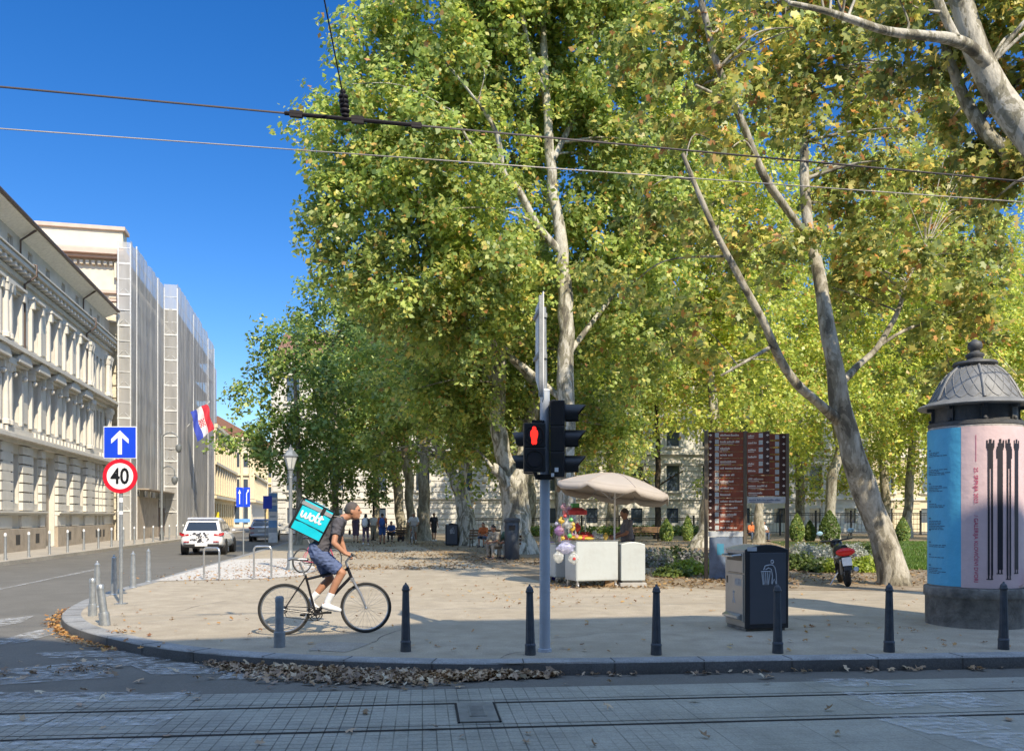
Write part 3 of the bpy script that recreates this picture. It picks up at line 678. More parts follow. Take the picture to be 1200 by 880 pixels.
def plain_bollard(name, label, p, m, h, r0, r1, ball, lean=0, group='silver bollards round the street corner'):
    t = thing(name, label, 'bollard', p, 0, group); t.rotation_euler = (0, lean, 0)
    mb = MB(); mb.lathe([(r0*1.25,-.02),(r0*1.25,.015),(r0*1.02,.03),(r0,.2),(r1,h-.07)], 28); mb.build('shaft', MT[m], t, 40)
    mb = MB()
    if ball: mb.lathe([(r1*1.12,h-.075),(r1*1.12,h-.05),(r1*.7,h-.03),(r1*.45,h-.02),(r1*.55,h-.008),(r1*.4,h+.004),(.002,h+.01)], 24)
    else: mb.lathe([(r1*1.06,h-.07),(r1*1.06,h-.02),(r1*.8,h),(.002,h+.004)], 24); pass
    mb.build('cap', MT[m], t, 40)
    if not ball:
        mb = MB(); mb.lathe([(r0*1.3,.0),(r0*1.35,.17),(r0*1.3,.19),(r0,.195)], 28); mb.build('collar', MT[m], t, 40)
plain_bollard('bollard', 'light grey steel bollard standing in front of the bicycle rear wheel', gnd(327.5,758), 'bollard_grey', .62, .052, .05, False)
plain_bollard('bollard', 'silver steel bollard with base collar standing upright nearest the corner kerb', gnd(108.5,721.5), 'galvanised', .60, .05, .048, False)
plain_bollard('bollard', 'silver steel bollard knocked askew and leaning to the left at the corner', gnd(123.5,732.5), 'galvanised', .60, .055, .052, False, -.13)
plain_bollard('bollard', 'grey ball-topped bollard half hidden behind the two silver corner bollards', gnd(114,711.5), 'galvanised', .80, .062, .042, True)
plain_bollard('bollard', 'ball-topped bollard shaded dark beside the speed limit sign pole', gnd(133.7,697), 'galvanised', .80, .062, .045, True)
plain_bollard('bollard', 'grey ball-topped bollard first to the right of the speed limit sign pole', gnd(156,688.5), 'galvanised', .80, .062, .045, True)
plain_bollard('bollard', 'grey ball-topped bollard standing at the tip of the white gravel', gnd(174,682), 'galvanised', .80, .062, .045, True)
# row of posts on the far pavement (nothing in the photo tells these apart)
p0 = thing('bollard', 'slim white-grey post in the row along the far pavement', 'bollard', kl(26.5, .45), 0, 'slim posts along the far pavement')
mb = MB(); mb.lathe([(.055,-.01),(.05,.02),(.045,.86)], 14); mb.build('shaft', MT['galvanised'], p0, 40)
mb = MB(); mb.lathe([(.05,.86),(.05,.93),(.03,.97),(.002,.98)], 14); mb.build('cap', MT['white_paint'], p0, 40)
for k in range(1, 22): dup(p0, kl(26.5 + 2.15*k, .45))
# ------------------------------------------------------------------ bicycle racks (hoops)
def hoop(a, b, h, label):
    c = (a+b)/2; w = (b-a).length/2; t = thing('bicycle_rack', label, 'bicycle rack', c, math.atan2(b.y-a.y, b.x-a.x), 'steel hoop racks on the white gravel')
    r = .09; pts = [V((-w,0,-.02)), V((-w,0,h-r))] + [V((-w+r-r*math.cos(q), 0, h-r+r*math.sin(q))) for q in (PI/8,PI/4,3*PI/8,PI/2)] + [V((w-r+r*math.sin(q), 0, h-r+r*math.cos(q))) for q in (0,PI/8,PI/4,3*PI/8)] + [V((w,0,h-r)), V((w,0,-.02))]
    mb = MB(); mb.tube(pts, .024, 10); mb.build('hoop', MT['steel'], t, 50)
    for s in (-1, 1): mb = MB(); mb.lathe([(.07,0),(.07,.012),(.03,.014)], 16, (w*s,0,0)); mb.build('foot_plate', MT['steel'], t, 40)
hoop(gnd(239,679), gnd(257,680), .80, 'steel hoop bicycle rack nearest the parked white car')
hoop(gnd(297.5,678), gnd(318,678), .82, 'steel hoop bicycle rack beside the old street lamp')
# ------------------------------------------------------------------ traffic signal
SP = gnd(638.5, 763); sg = thing('traffic_light', 'grey pole with red pedestrian light, side-on vehicle signal and tall plate sign', 'traffic light', SP)
mk('pole_blue_grey', (.40,.44,.50), .45, .1, .08, 4, .04, dirt=(.22,.22,.22), damt=.3)
mb = MB(); mb.cone((0,0,0), (0,0,3.07), .064, .058, 28); mb.lathe([(.085,0),(.08,.035),(.066,.04)], 24); pole = mb.build('pole', MT['pole_blue_grey'], sg, 40)
mb = MB(); mb.lathe([(.062,3.07),(.058,3.085),(.001,3.09)], 24); mb.build('cap', MT['white_paint'], pole, 40)
def visor(mb, c, ax, R=.115, ln=.26):
    ax = V(ax).normalized(); up = V((0,0,1)); sd = ax.cross(up); n = 18; vs = []; fs = []
    for i in range(n+1):
        a = math.radians(-45 + 270*i/n); d = sd*math.cos(a) + up*math.sin(a)
        drop = ln*(.62 + .38*max(0, math.sin(a)))
        for rr in (R, R-.006): vs += [c + d*rr, c + d*rr*.97 + ax*drop]
    for i in range(n):
        b = i*4; fs += [(b,b+4,b+5,b+1), (b+2,b+3,b+7,b+6), (b+1,b+5,b+7,b+3)]
    mb.add(vs, fs)
def signal_head(nm, c, ax, n, w=.155, pitch=.295, lit=None, dep=.16, R=.115, ln=.26, vis=True):
    """c = middle of the housing; ax = the way it faces"""
    ax = V(ax).normalized(); up = V((0,0,1)); sd = ax.cross(up); H = pitch*n/2
    mb = MB()
    for k in range(n):
        z = (k - (n-1)/2)*pitch; mb.obox(c + up*z, sd*w, ax*dep/2, up*(pitch/2-.004))
    mb.obox(c - ax*.01, sd*(w-.01), ax*(dep/2-.012), up*(H-.005))
    h = mb.build(nm, MT['black_plastic'], sg, None, .008)
    for k in range(n):
        z = ((n-1)/2 - k)*pitch; f = c + ax*(dep/2+.002) + up*z
        mb = MB(); mb.cone(f, f + ax*.006, R*.86, R*.84, 24); mb.build('lens', MT['lens_dark'], h, 40)
        if vis: mb = MB(); visor(mb, f, ax, R, ln); mb.build('visor', MT['black_plastic'], h, 60)
    return h
ped = signal_head('pedestrian_signal', V((-.128,-.16,2.385)), (0.06,-1,0), 2, .125, .285, dep=.13, R=.1, vis=False)
mb = MB(); c = V((-.132,-.236,2.52)); mb.mi = 0          # the standing red figure
for (dx, dz, r, q) in ((0,.082,.024,1),(0,.03,.037,1.35),(-.0,-.02,.036,1.3),(-.012,-.07,.02,1.9),(.012,-.07,.02,1.9)): mb.ball(c + V((dx,0,dz)), r, 12, 8, (1,.12,q))
mb.ball(c + V((-.03,0,.02)), .014, 8, 6, (1,.2,3)); mb.ball(c + V((.03,0,.02)), .014, 8, 6, (1,.2,3))
mb.build('red_figure', MT['lamp_red'], ped, 60)
mb = MB(); mb.torus((-.128,-.233,2.525), .108, .006, 'y', 24, 6); mb.torus((-.128,-.233,2.24), .108, .006, 'y', 24, 6); mb.build('rim', MT['black_plastic'], ped, 50)
veh = signal_head('vehicle_signal', V((.155,-.03,2.49)), (1,-.12,0), 3, .15, .30, dep=.17, ln=.24)
mb = MB(); mb.box(.065,.10,-.19,-.183,2.05,2.09); mb.obox(V((.128,-.192,2.13)), (.022,0,0), (0,.002,0), (0,0,.025)); mb.build('sticker', MT['white_paint'], veh)
ped2 = signal_head('pedestrian_signal', V((-.165,.13,2.365)), (-1,.25,0), 2, .125, .275, dep=.12, R=.1, ln=.16)
mb = MB()
for z in (2.06, 2.05): mb.tube([(0,-.0,z), (-.10,-.10,z-.01), (-.128,-.15,z+.06)], .022, 8); mb.tube([(0,0,z), (.09,-.02,z-.01), (.155,-.03,z+.05)], .024, 8)
mb.obox((0,-.02,2.05), (.085,0,0), (0,.08,0), (0,0,.03)); mb.build('bracket', MT['black_plastic'], sg, 40); mb = MB(); mb.tube([(-.06,-.12,2.67),(-.02,-.06,2.70)], .02, 8); mb.obox((-.1,-.14,2.69), (.06,0,0), (0,.04,0), (0,0,.016)); mb.build('bracket', MT['black_plastic'], sg, 40); mb = MB(); mb.tube([(.0,0,2.9),(.1,-.02,2.95),(.155,-.03,2.93)], .018, 8)
mb.build('bracket', MT['black_plastic'], sg, 40)
mb = MB(); pl = V((.0,.0,0)); a = V((-.11,.99,0)).normalized(); nrm = V((a.y,-a.x,0))
P0 = V((-.035,-.35,0))
mb.prism([P0 + V((0,0,2.93)) , P0 + a*.10 + V((0,0,2.90)), P0 + a*.62 + V((0,0,3.25)), P0 + a*.62 + V((0,0,4.10)), P0 + V((0,0,4.15))], nrm*.012)
plate = mb.build('sign_plate', MT['white_paint'], sg)
mb = MB()
for z0, z1, o in ((2.95,4.1,0.02),): mb.obox(P0 + a*.03 - nrm*.022 + V((0,0,3.53)), a*.03, nrm*.02, (0,0,.575))
mb.obox(P0 + a*.33 - nrm*.014 + V((0,0,3.48)), a*.3, nrm*.012, (0,0,.02)); mb.obox(P0 + a*.33 - nrm*.014 + V((0,0,3.98)), a*.3, nrm*.012, (0,0,.02))
mb.build('plate_frame', MT['bollard_grey'], plate)
mb = MB(); mb.cone((0,0,3.0), (-.01,-.01,4.05), .03, .026, 12); mb.obox((-.02,0,3.47), (.045,0,0), (0,.05,0), (0,0,.025)); mb.obox((-.02,0,3.95), (.045,0,0), (0,.05,0), (0,0,.025)); mb.build('mast', MT['bollard_grey'], sg, 40)
# ------------------------------------------------------------------ direction + speed sign
def disc(mb, c, r, y0, y1, n=40): mb.prism([(c[0]+r*math.cos(2*PI*i/n), y0, c[1]+r*math.sin(2*PI*i/n)) for i in range(n)], (0, y1-y0, 0))
BP = gnd(141, 708); st = thing('road_sign', 'blue arrow board above a round 40 speed limit sign on one pole', 'road sign', BP, math.radians(2))
mb = MB(); mb.cone((0,.03,-.02), (0,.03,3.2), .032, .03, 16); mb.obox((0,.03,.01), (.09,0,0), (0,.09,0), (0,0,.012)); mb.build('pole', MT['galvanised'], st, 40)
mb = MB(); mb.box(-.295,.295,-.012,0,2.625,3.205); bd = mb.build('arrow_board', MT['sign_white'], st, None, .012)
mb = MB(); mb.box(-.28,.28,-.015,-.011,2.64,3.19); mb.build('board_face', MT['sign_blue'], bd, None, .0)
mb = MB(); w = .036; z0, z1 = 2.70, 3.12
mb.prism([(-w,-.0185,z0),(w,-.0185,z0),(w,-.0185,z1-.03),(0,-.0185,z1),(-w,-.0185,z1-.03)], (0,.0025,0))
for s in (-1, 1): mb.prism([(0,-.0195,z1+.012),(s*.155,-.0195,z1-.142),(s*.155,-.0195,z1-.225),(0,-.0195,z1-.085)][::s], (0,.0025,0))
mb.build('arrow', MT['sign_white'], bd)
mb = MB(); disc(mb, (0,2.31), .308, -.012, 0); rd = mb.build('speed_disc', MT['sign_red'], st, 40)
mb = MB(); disc(mb, (0,2.31), .235, -.0155, -.011); mb.build('disc_face', MT['sign_white'], rd, 40)
mb = MB(); put_text(mb, '40', frame_m((0,-.0175,2.295), (.82,0,0), (0,0,1), (0,-1,0), .40), .022); mb.build('numerals', MT['sign_black'], rd)
mb = MB(); mb.cone((0,.03,1.84), (0,.03,1.92), .0345, .0345, 16); mb.cone((0,.03,1.62), (0,.03,1.68), .0345, .0345, 16); mb.build('sticker', MT['sign_white'], st, 40)
mb = MB()
for z in (3.08,2.75,2.45,2.17): mb.obox((0,.045,z), (.05,0,0), (0,.04,0), (0,0,.015))
mb.build('clamp', MT['galvanised'], st)
# smaller lane sign up the street
p = gnd(285, 650); st = thing('road_sign', 'blue two-arrow lane sign on a thin pole up the street', 'road sign', p)
z0 = CAM_H - (594-HY)*p.y/F; z1 = CAM_H - (571-HY)*p.y/F; w = .285
mb = MB(); mb.cone((0,.03,0), (0,.03,z1-.05), .03, .028, 12); mb.build('pole', MT['galvanised'], st, 40)
mb = MB(); mb.box(-w,-.006,-.012,0,z0,z1); mb.box(.006,w,-.012,0,z0,z1); bd = mb.build('sign_board', MT['sign_blue'], st, None, .008)
mb = MB()
for s, bend in ((-1,0),(1,1)):
    x = s*w/2; mb.box(x-.018,x+.018,-.016,-.0125,z0+.12,z1-.25)
    if bend: mb.prism([(x-.018,-.016,z1-.25),(x+.018,-.016,z1-.25),(x+.07,-.016,z1-.16),(x+.04,-.016,z1-.13)], (0,.003,0)); mb.prism([(x+.02,-.016,z1-.1),(x+.10,-.016,z1-.08),(x+.09,-.016,z1-.2)], (0,.003,0))
    else: mb.prism([(x-.06,-.0165,z1-.25),(x+.06,-.0165,z1-.25),(x,-.0165,z1-.08)], (0,.003,0))
mb.build('arrows', MT['sign_white'], bd)
mk('sign_pale_blue', (.15,.35,.7), .4); mb = MB(); mb.box(-.36,.28,-.01,0,z0-.62,z0-.48); mb.build('name_plate', MT['sign_pale_blue'], st)
# totem
p = gnd(320, 635.5); h = CAM_H - (577-HY)*p.y/F; st = thing('info_totem', 'tall white and blue information totem at the edge of the street', 'information totem', p)
mk('totem_white', (.80,.82,.84), .4); mk('totem_blue', (.16,.36,.68), .4); mk('totem_grey', (.42,.48,.55), .4)
mb = MB(); mb.box(-.26,.26,-.06,.06,0,h); b = mb.build('panel', MT['totem_white'], st, None, .01)
mb = MB(); mb.box(-.25,.25,-.066,-.058,h*.90,h*.98); mb.box(-.25,.25,-.066,-.058,h*.62,h*.74); mb.box(-.25,.25,-.066,-.058,h*.30,h*.44); mb.build('blue_band', MT['totem_blue'], b)
mb = MB(); mb.box(-.25,.25,-.066,-.058,h*.20,h*.30); mb.box(-.18,.18,-.066,-.058,h*.50,h*.54); mb.box(-.2,.2,-.066,-.058,h*.80,h*.85); mb.build('grey_band', MT['totem_grey'], b)
p = gnd(311, 636); st = thing('road_sign', 'small blue sign partly hidden behind the information totem', 'road sign', p)
mb = MB(); mb.cone((0,0,0),(0,0,2.75),.03,.03,10); mb.build('pole', MT['galvanised'], st, 40); mb = MB(); mb.box(-.12,.4,-.05,-.03,2.0,2.75); mb.build('sign_board', MT['sign_blue'], st)
# ------------------------------------------------------------------ old street lamp
def frost(): return mat('lamp_glass', (.52,.53,.50), .3, 0, .08, 5, .03)
mk('lamp_metal', (.20,.215,.22), .5, .3, .15, 8, .08); MT['lamp_glass'] = frost()
p = gnd(340.5, 668); zt = CAM_H - (522-HY)*p.y/F; L0 = zt-.62
lm = thing('street_lamp', 'old-style grey street lamp with a six-sided lantern under the trees', 'street lamp', p)
mb = MB(); mb.lathe([(.13,0),(.13,.08),(.10,.12),(.095,.5),(.07,.55),(.06,.6),(.052,L0-.35),(.07,L0-.33),(.05,L0-.28),(.075,L0-.12),(.045,L0-.08)], 20); mb.build('post', MT['lamp_metal'], lm, 40)
mb = MB(); mb.lathe([(.085,L0-.06),(.19,L0+.30)], 6); ln = mb.build('lantern', MT['lamp_glass'], lm)
mb = MB(); mb.lathe([(.10,L0-.09),(.10,L0-.05),(.085,L0-.045)], 6); mb.lathe([(.225,L0+.30),(.22,L0+.33),(.10,L0+.48),(.06,L0+.50),(.05,L0+.56),(.015,L0+.58),(.02,L0+.62),(.002,L0+.65)], 6)
for k in range(6):
    a = 2*PI*k/6; mb.cone((.088*math.cos(a),.088*math.sin(a),L0-.06), (.194*math.cos(a),.194*math.sin(a),L0+.30), .011, .011, 6)
mb.build('lantern_frame', MT['lamp_metal'], lm, 30)
# double-hook lamp on the far pavement
p = gnd(189.5, 633); zt = CAM_H - (506-HY)*p.y/F; lm = thing('street_lamp', 'tall grey street lamp with two curled arms before the scaffolding netting', 'street lamp', p)
mb = MB(); mb.lathe([(.14,0),(.14,.5),(.10,.6),(.08,1.0),(.07,zt-.9),(.05,zt-.2)], 14); mb.build('post', MT['lamp_metal'], lm, 40)
mb = MB()
for h0, rr in ((zt-.55,.55),(zt-2.6,.42)):
    mb.tube([V((0,0,h0-.1))] + [V((rr - rr*math.cos(a), 0, h0 + rr*.9*math.sin(a))) for a in [i*PI/8 for i in range(9)]] + [V((rr*2,0,h0-.25))], .04, 8)
mb.build('arm', MT['lamp_metal'], lm, 50)
for h0, rr in ((zt-.55,.55),(zt-2.6,.42)):
    mb = MB(); mb.lathe([(.05,0),(.19,-.10),(.2,-.3),(.12,-.5),(.02,-.56)], 14, (rr*2,0,h0-.25)); mb.build('lantern', MT['lamp_metal'], lm, 40)
# ------------------------------------------------------------------ overhead wires
mk('wire_dark', (.05,.04,.045), .6); mk('wire_bright', (.36,.33,.31), .6, .2); mk('insulator', (.012,.01,.014), .6, 0, .1, 6, 0, spec=.2)
def wire(nm, lb, a, b, r, m, sag=.15, ext=1.6):
    d = b - a; a2 = a - d*ext; b2 = b + d*ext; n = 40; pts = []
    for i in range(n+1):
        t = i/n; q = a2.lerp(b2, t); pts.append(q)
    mb = MB(); mb.tube(pts, r, 6); return tag(mb.build(nm, MT[m], None, 60), lb, 'wire')
A0, A1 = at(0, 102, 7.77), at(1200, 213, 9.97); B0, B1 = at(0, 151, 9.2), at(1200, 237, 11.4)
wire('contact_wire', 'dark upper tram contact wire crossing in front of the tree crowns', A0, A1, .0095, 'wire_dark')
wire('contact_wire', 'pale lower tram wire crossing in front of the tree crowns', B0, B1, .0068, 'wire_bright')
ia = A0.lerp(A1, .284); t = thing('span_wire', 'dark span wire with black insulator holding up the contact wire', 'wire', ia)
mb = MB(); e1 = at(380, 0, 7.5) - ia; mb.tube([V((0,0,.11)), e1 + (e1 - V((0,0,.11)))*9], .0075, 6); mb.build('cable', MT['wire_dark'], t, 60)
mb = MB(); ax = e1.normalized(); 
for k in range(5): mb.ball(V((0,0,.03)) + V((-.005,0,.046))*k, .05 if k else .04, 12, 8, (1,1,.62))
mb.ball((-.025,0,.265), .03, 8, 6); mb.build('insulator', MT['insulator'], t, 60)
mb = MB(); dd = (A1-A0).normalized(); mb.tube([dd*-.58, dd*.75], .021, 8); mb.obox(dd*-.47, dd*.06, (0,.02,0), (0,0,.03)); mb.obox(dd*.12, dd*.06, (0,.02,0), (0,0,.035)); mb.obox(dd*.7, dd*.05, (0,.02,0), (0,0,.025)); mb.build('clamp', MT['insulator'], t, 40)
# ------------------------------------------------------------------ advertising column
CY = 12.62; CX = (1142.5-HX)*CY/F; RC = .632
mk('paper_blue', (.085,.42,.66), .55, 0, .06, 4, .5, 7); mk('paper_pink', (.63,.475,.485), .55, 0, .05, 4, .5, 7); mk('ink_navy', (.012,.06,.16), .6); mk('ink_red', (.55,.08,.16), .6)
mk('ink_black', (.016,.014,.022), .5, 0, .2, 4); mk('paper_old', (.40,.38,.36), .8, 0, .3, 9, .6, 14, dirt=(.16,.15,.14)); mk('roof_grey', (.19,.192,.19), .55, .1, .2, 5, .15, 40, dirt=(.30,.29,.27), damt=.4)
col = thing('advertising_column', 'round advertising column with blue and pink poster under a domed cast roof', 'advertising column', (CX, CY, 0))
mb = MB(); mb.lathe([(.668,-.01),(.668,.40),(.672,.405),(.69,.43),(.69,.54),(.68,.56),(.60,.57)], 64); mb.build('plinth', MT['stone_grey'], col, 40)
mb = MB(); mb.lathe([(RC-.012,.565),(RC-.012,2.90),(RC-.03,2.905)], 72); drum = mb.build('drum', MT['paper_old'], col, 40)
mb = MB(); mb.lathe([(.62,2.895),(.63,2.905),(.63,2.955),(.60,2.965),(.555,2.97),(.55,3.22)], 64); neck = mb.build('neck', MT['dark_cast_iron'], col, 40)
mb = MB()
for k in range(8):
    a = 2*PI*k/8 + .5; d = V((math.cos(a), math.sin(a), 0)); s = V((-d.y, d.x, 0))
    mb.obox(d*.565 + V((0,0,3.09)), s*.045, d*.022, (0,0,.12)); mb.obox(d*.60 + V((0,0,3.17)), s*.03, d*.05, (0,0,.03)); mb.ball(d*.6 + V((0,0,2.99)), .03, 8, 6)
mb.build('bracket', MT['dark_cast_iron'], neck, 40)
mb = MB(); dome = [(.765,3.185),(.775,3.20),(.755,3.22),(.66,3.26),(.625,3.275),(.60,3.32),(.535,3.46),(.455,3.60),(.36,3.71),(.265,3.785),(.235,3.80)]
mb.lathe(dome, 72); rf = mb.build('roof', MT['roof_grey'], col, 30)
mb = MB()
prof = [(r, z) for r, z in dome[4:]]
def pr(t):
    t = t*(len(prof)-1); i = min(int(t), len(prof)-2); u = t-i; return (prof[i][0]*(1-u)+prof[i+1][0]*u, prof[i][1]*(1-u)+prof[i+1][1]*u)
for k in range(24):                           # diagonal lattice cast into the dome
    for s in (-1, 1):
        pts = []
        for j in range(13):
            r, z = pr(.04 + .92*j/12); a = 2*PI*k/24 + s*.75*j/12; pts.append(V(((r+.002)*math.cos(a), (r+.002)*math.sin(a), z+.002)))
        mb.tube(pts, .0055, 5)
for k in range(6):
    pts = []; a = 2*PI*k/6 + .22
    for j in range(13): r, z = pr(j/12); pts.append(V(((r+.008)*math.cos(a), (r+.008)*math.sin(a), z+.004)))
    mb.tube(pts, .02, 6)
mb.build('lattice', MT['roof_grey'], rf, 60)
mb = MB(); mb.lathe([(.235,3.79),(.285,3.80),(.305,3.83),(.29,3.862),(.20,3.88),(.12,3.89),(.10,3.92),(.125,3.955),(.12,3.985),(.07,4.01),(.06,4.03),(.095,4.07),(.10,4.12),(.085,4.16),(.04,4.185),(.03,4.20),(.002,4.205)], 40)
mb.build('finial', MT['dark_cast_iron'], rf, 50)
# posters: bent round the drum. u = arc length from the seam, v = height
A_S = math.atan2(-1, 0) + math.radians(-23 + 25.0)      # seam angle, see below
cdir = math.atan2(-CY, -CX)                                # towards the camera
SEAM = cdir - math.asin(.10)*1.0 - .12
def wrap(u, v, off): a = SEAM + u/RC; return V(((RC+off)*math.cos(a), (RC+off)*math.sin(a), v))
def poster(nm, u0, u1, v0, v1, m, off, par):
    mb = MB(); n = max(2, int(abs(u1-u0)/.03)); k = 14; vs = []; fs = []
    for i in range(n+1):
        for j in range(k+1):
            u = u0+(u1-u0)*i/n; v = v0+(v1-v0)*j/k; w = .0022*mnoise.noise(V((u*7, v*5, 3.1))) + .0022*mnoise.noise(V((u*19, v*3, 1)))
            vs.append(wrap(u, v, off+w))
    for i in range(n):
        for j in range(k): fs.append((i*(k+1)+j, (i+1)*(k+1)+j, (i+1)*(k+1)+j+1, i*(k+1)+j+1))
    mb.add(vs, fs); return mb.build(nm, m, par, 60)
SEAM = cdir - .275
pb = poster('blue_poster', -1.30, 0, .585, 2.86, MT['paper_blue'], .004, col)
pp = poster('pink_poster', 0.0, 1.30, .575, 2.865, MT['paper_pink'], .006, col)
rs = random.Random(3)
mb = MB(); v = 2.60
def dash(mb, u, v, w, h, off):
    n = max(1, int(w/.04))
    for i in range(n):
        a, b = u + w*i/n, u + w*(i+1)/n; mb.quad(wrap(a, v, off), wrap(b, v, off), wrap(b, v+h, off), wrap(a, v+h, off))
for blk, top in ((3,2.55),(4,2.30),(4,2.06),(3,1.80),(6,1.55),(0,1.38),(2,1.20),(1,1.02),(4,.86),(0,.0)):
    if top <= .5: break
    dash(mb, -.60, top, .035, .018, .0095); dash(mb, -.555, top, .022, .018, .0095)
    for r in range(blk):
        u = -.60; z = top - .035 - r*.024; end = -.60 + rs.uniform(.2,.40)
        while u < end: w = rs.uniform(.03,.08); dash(mb, u, z, w, .009, .0095); u += w + .012
mb.build('print', MT['ink_navy'], pb)
mb = MB()
def curved(v): return wrap(v.x, v.y, .0115)
put_text(mb, '25. SRPNJA 2023.', frame_m((.185,2.02,0), (0,-1,0), (1,0,0), (0,0,1), .072), .008, 'CENTER', curved)
put_text(mb, '/ GALERIJA KLOVIĆEVI DVORI', frame_m((.185,1.13,0), (0,-1,0), (1,0,0), (0,0,1), .072), .008, 'CENTER', curved)
dash(mb, .183, 2.36, .006, .0, .0105); mb.quad(wrap(.183,2.36,.0115), wrap(.189,2.36,.0115), wrap(.189,2.74,.0115), wrap(.183,2.74,.0115))
mb.build('lettering', MT['ink_red'], pp)
mb = MB()
for i, (u, w, split) in enumerate(((.365,.068,1),(.495,.075,0),(.625,.072,1),(.765,.075,0))):
    bot = .76 if split else .84; top = 2.52
    if split: dash(mb, u-w/2, bot, w*.38, 1.5, .0115); dash(mb, u+w*.12, bot, w*.38, 1.5, .0115); dash(mb, u-w/2, bot+1.5, w, top-bot-1.5, .0115)
    else: dash(mb, u-w/2, bot, w, top-bot, .0115)
    z = top
    dash(mb, u-w*.62, z, w*1.24, .05, .0115); dash(mb, u-w*.42, z+.05, w*.84, .05, .0115); dash(mb, u-.016, z+.105, .032, .05, .0115)
    for sgn in (-1, 1):
        if (i + sgn) % 3: dash(mb, u+sgn*w*.62-.010, z+.03, .020, .11, .0115)
        else: dash(mb, u+sgn*w*.55-.012, z-.12, .024, .14, .0115)
    for sgn in (-.3, .3): dash(mb, u+w*sgn-.012, bot-.05, .02, .05, .0115); dash(mb, u+w*sgn-.03, bot-.06, .045, .012, .0115)
mb.build('long_figures', MT['ink_black'], pp)
mb = MB(); a = wrap(1.0,.62,.01); mb.add([wrap(.80,.60,.01), wrap(1.0,.62,.02), wrap(1.0,.86,.02), V(a)+V((.17,-.10,.20)), V(a)+V((.20,-.12,.12))], [(0,1,4),(1,2,3,4)]); mb.build('loose_corner', MT['paper_pink'], pp)
# ------------------------------------------------------------------ big litter bin
mk('bin_panel', (.062,.07,.088), .35, 0, .08, 3, .03); mk('bin_metal', (.43,.40,.36), .42, .45, .1, 5, .06, dirt=(.2,.17,.14), damt=.3); mk('bin_edge', (.014,.016,.022), .35, 0, .1, 5, .03); mk('bin_print', (.45,.48,.52), .5)
BA = math.radians(12)
def big_bin(loc, rz, lb, full=True, group=None):
    t = thing('litter_bin', lb, 'litter bin', loc, rz, group)     # origin: front left foot; x along the front, y backwards
    W, DP, H = .655, .66, 1.20
    arc = [(x, H - .07*(1 - math.sin(PI*x/W))) for x in [W*i/10 for i in range(11)]]
    mb = MB(); mb.prism([(.012,.03,.05),(W-.012,.03,.05)] + [(min(max(x,.012),W-.012), .03, z-.012) for x, z in arc[::-1]], (0, DP-.05, 0)); body = mb.build('casing', MT['bin_metal'], t, None, .01)
    mb = MB(); mb.box(.03,W-.03,.05,DP-.04,-.01,.06); mb.build('base', MT['stone_grey'], t)
    mb = MB(); mb.prism([(0,0,.035),(W,0,.035)] + [(x,0,z) for x, z in arc[::-1]], (0,.035,0)); fr = mb.build('front_frame', MT['bin_edge'], t, None, .012)
    mb = MB(); mb.box(.065,W-.045,-.006,.004,.10,H-.115); pn = mb.build('front_panel', MT['bin_panel'], fr, None, .004)
    if full:
        mb = MB(); mb.box(.03,.17,-.004,.003,H-.09,H-.035); mb.build('sticker', MT['bin_print'], fr)
        m = MB(); ox, oz, k = .355, .76, .115
        def st(p, w=.008): 
            m.tube([V((ox + x*k, -.0085, oz + z*k)) for x, z in p], w, 6)
        m.torus((ox+.38*k, -.0085, oz+1.75*k), .18*k, .008, 'y', 20, 6)
        st([(-1.0,.55),(-.8,-1.0),(-.1,-1.0),(.1,.55)]); 
        for q in (-.72,-.45,-.18): st([(q-.06,.5),(q*.9-.03,-.9)])
        st([(-1.1,.58),(.15,.58)]); st([(-.55,1.25),(.1,1.38),(.45,1.35),(.75,1.0),(.9,.3),(.95,-.9)]); st([(.9,-.95),(.65,-.35),(.35,-.95)]); st([(.3,-.9),(.42,.0),(.25,.85),(-.1,1.0),(-.5,.8)]); st([(-.55,1.25),(-.75,.75)])
        m.build('litter_symbol', MT['bin_print'], pn, 60)
    mb = MB()
    mb.box(-.004,.014,.07,DP-.08,.80,1.09); ch = mb.build('chute_door', MT['bin_metal'], t, None, .006)
    mb = MB(); mb.box(-.007,-.003,.10,DP-.12,.97,1.07); mb.box(-.007,-.003,.09,.50,.80,.806); mb.box(-.009,.0,DP-.14,DP-.10,.64,.74); mb.build('opening', MT['bin_edge'], ch)
    mb = MB(); mb.tube([(-.005,.12,1.05),(-.10,.13,1.045),(-.115,.17,1.035),(-.115,.46,1.035),(-.10,.50,1.045),(-.005,.51,1.05)], .014, 8); mb.build('handle', MT['steel'], ch, 50)
    mb = MB(); mb.box(-.004,.014,.07,DP-.08,.12,.78); dr = mb.build('door', MT['bin_metal'], t, None, .006)
    mb = MB(); mb.box(-.008,-.003,.12,.3,.62,.72); mb.build('sticker', MT['paper_old'], dr)
    mb = MB(); mb.prism([(-.006,.1,.14),(-.075,.1,.17),(-.075,.1,.20),(-.006,.1,.23)], (0,.46,0)); mb.build('pedal', MT['steel'], t)
    m = MB(); m.torus((-.006,.34,.52), .018, .006, 'x', 14, 6); m.tube([(-.006,.34,.49),(-.006,.34,.44)], .006, 6); m.tube([(-.006,.34,.44),(-.006,.30,.37)], .006, 6); m.tube([(-.006,.34,.44),(-.006,.38,.37)], .006, 6); m.build('symbol', MT['bin_print'], dr)
    return t
big_bin(gnd(873.5, 740), BA, 'large litter bin with dark blue front panel and grey steel door side', True)
b2 = big_bin(gnd(522, 639.5), .08, 'dark litter cabinet standing by the V-shaped trunk deeper in the park', True)
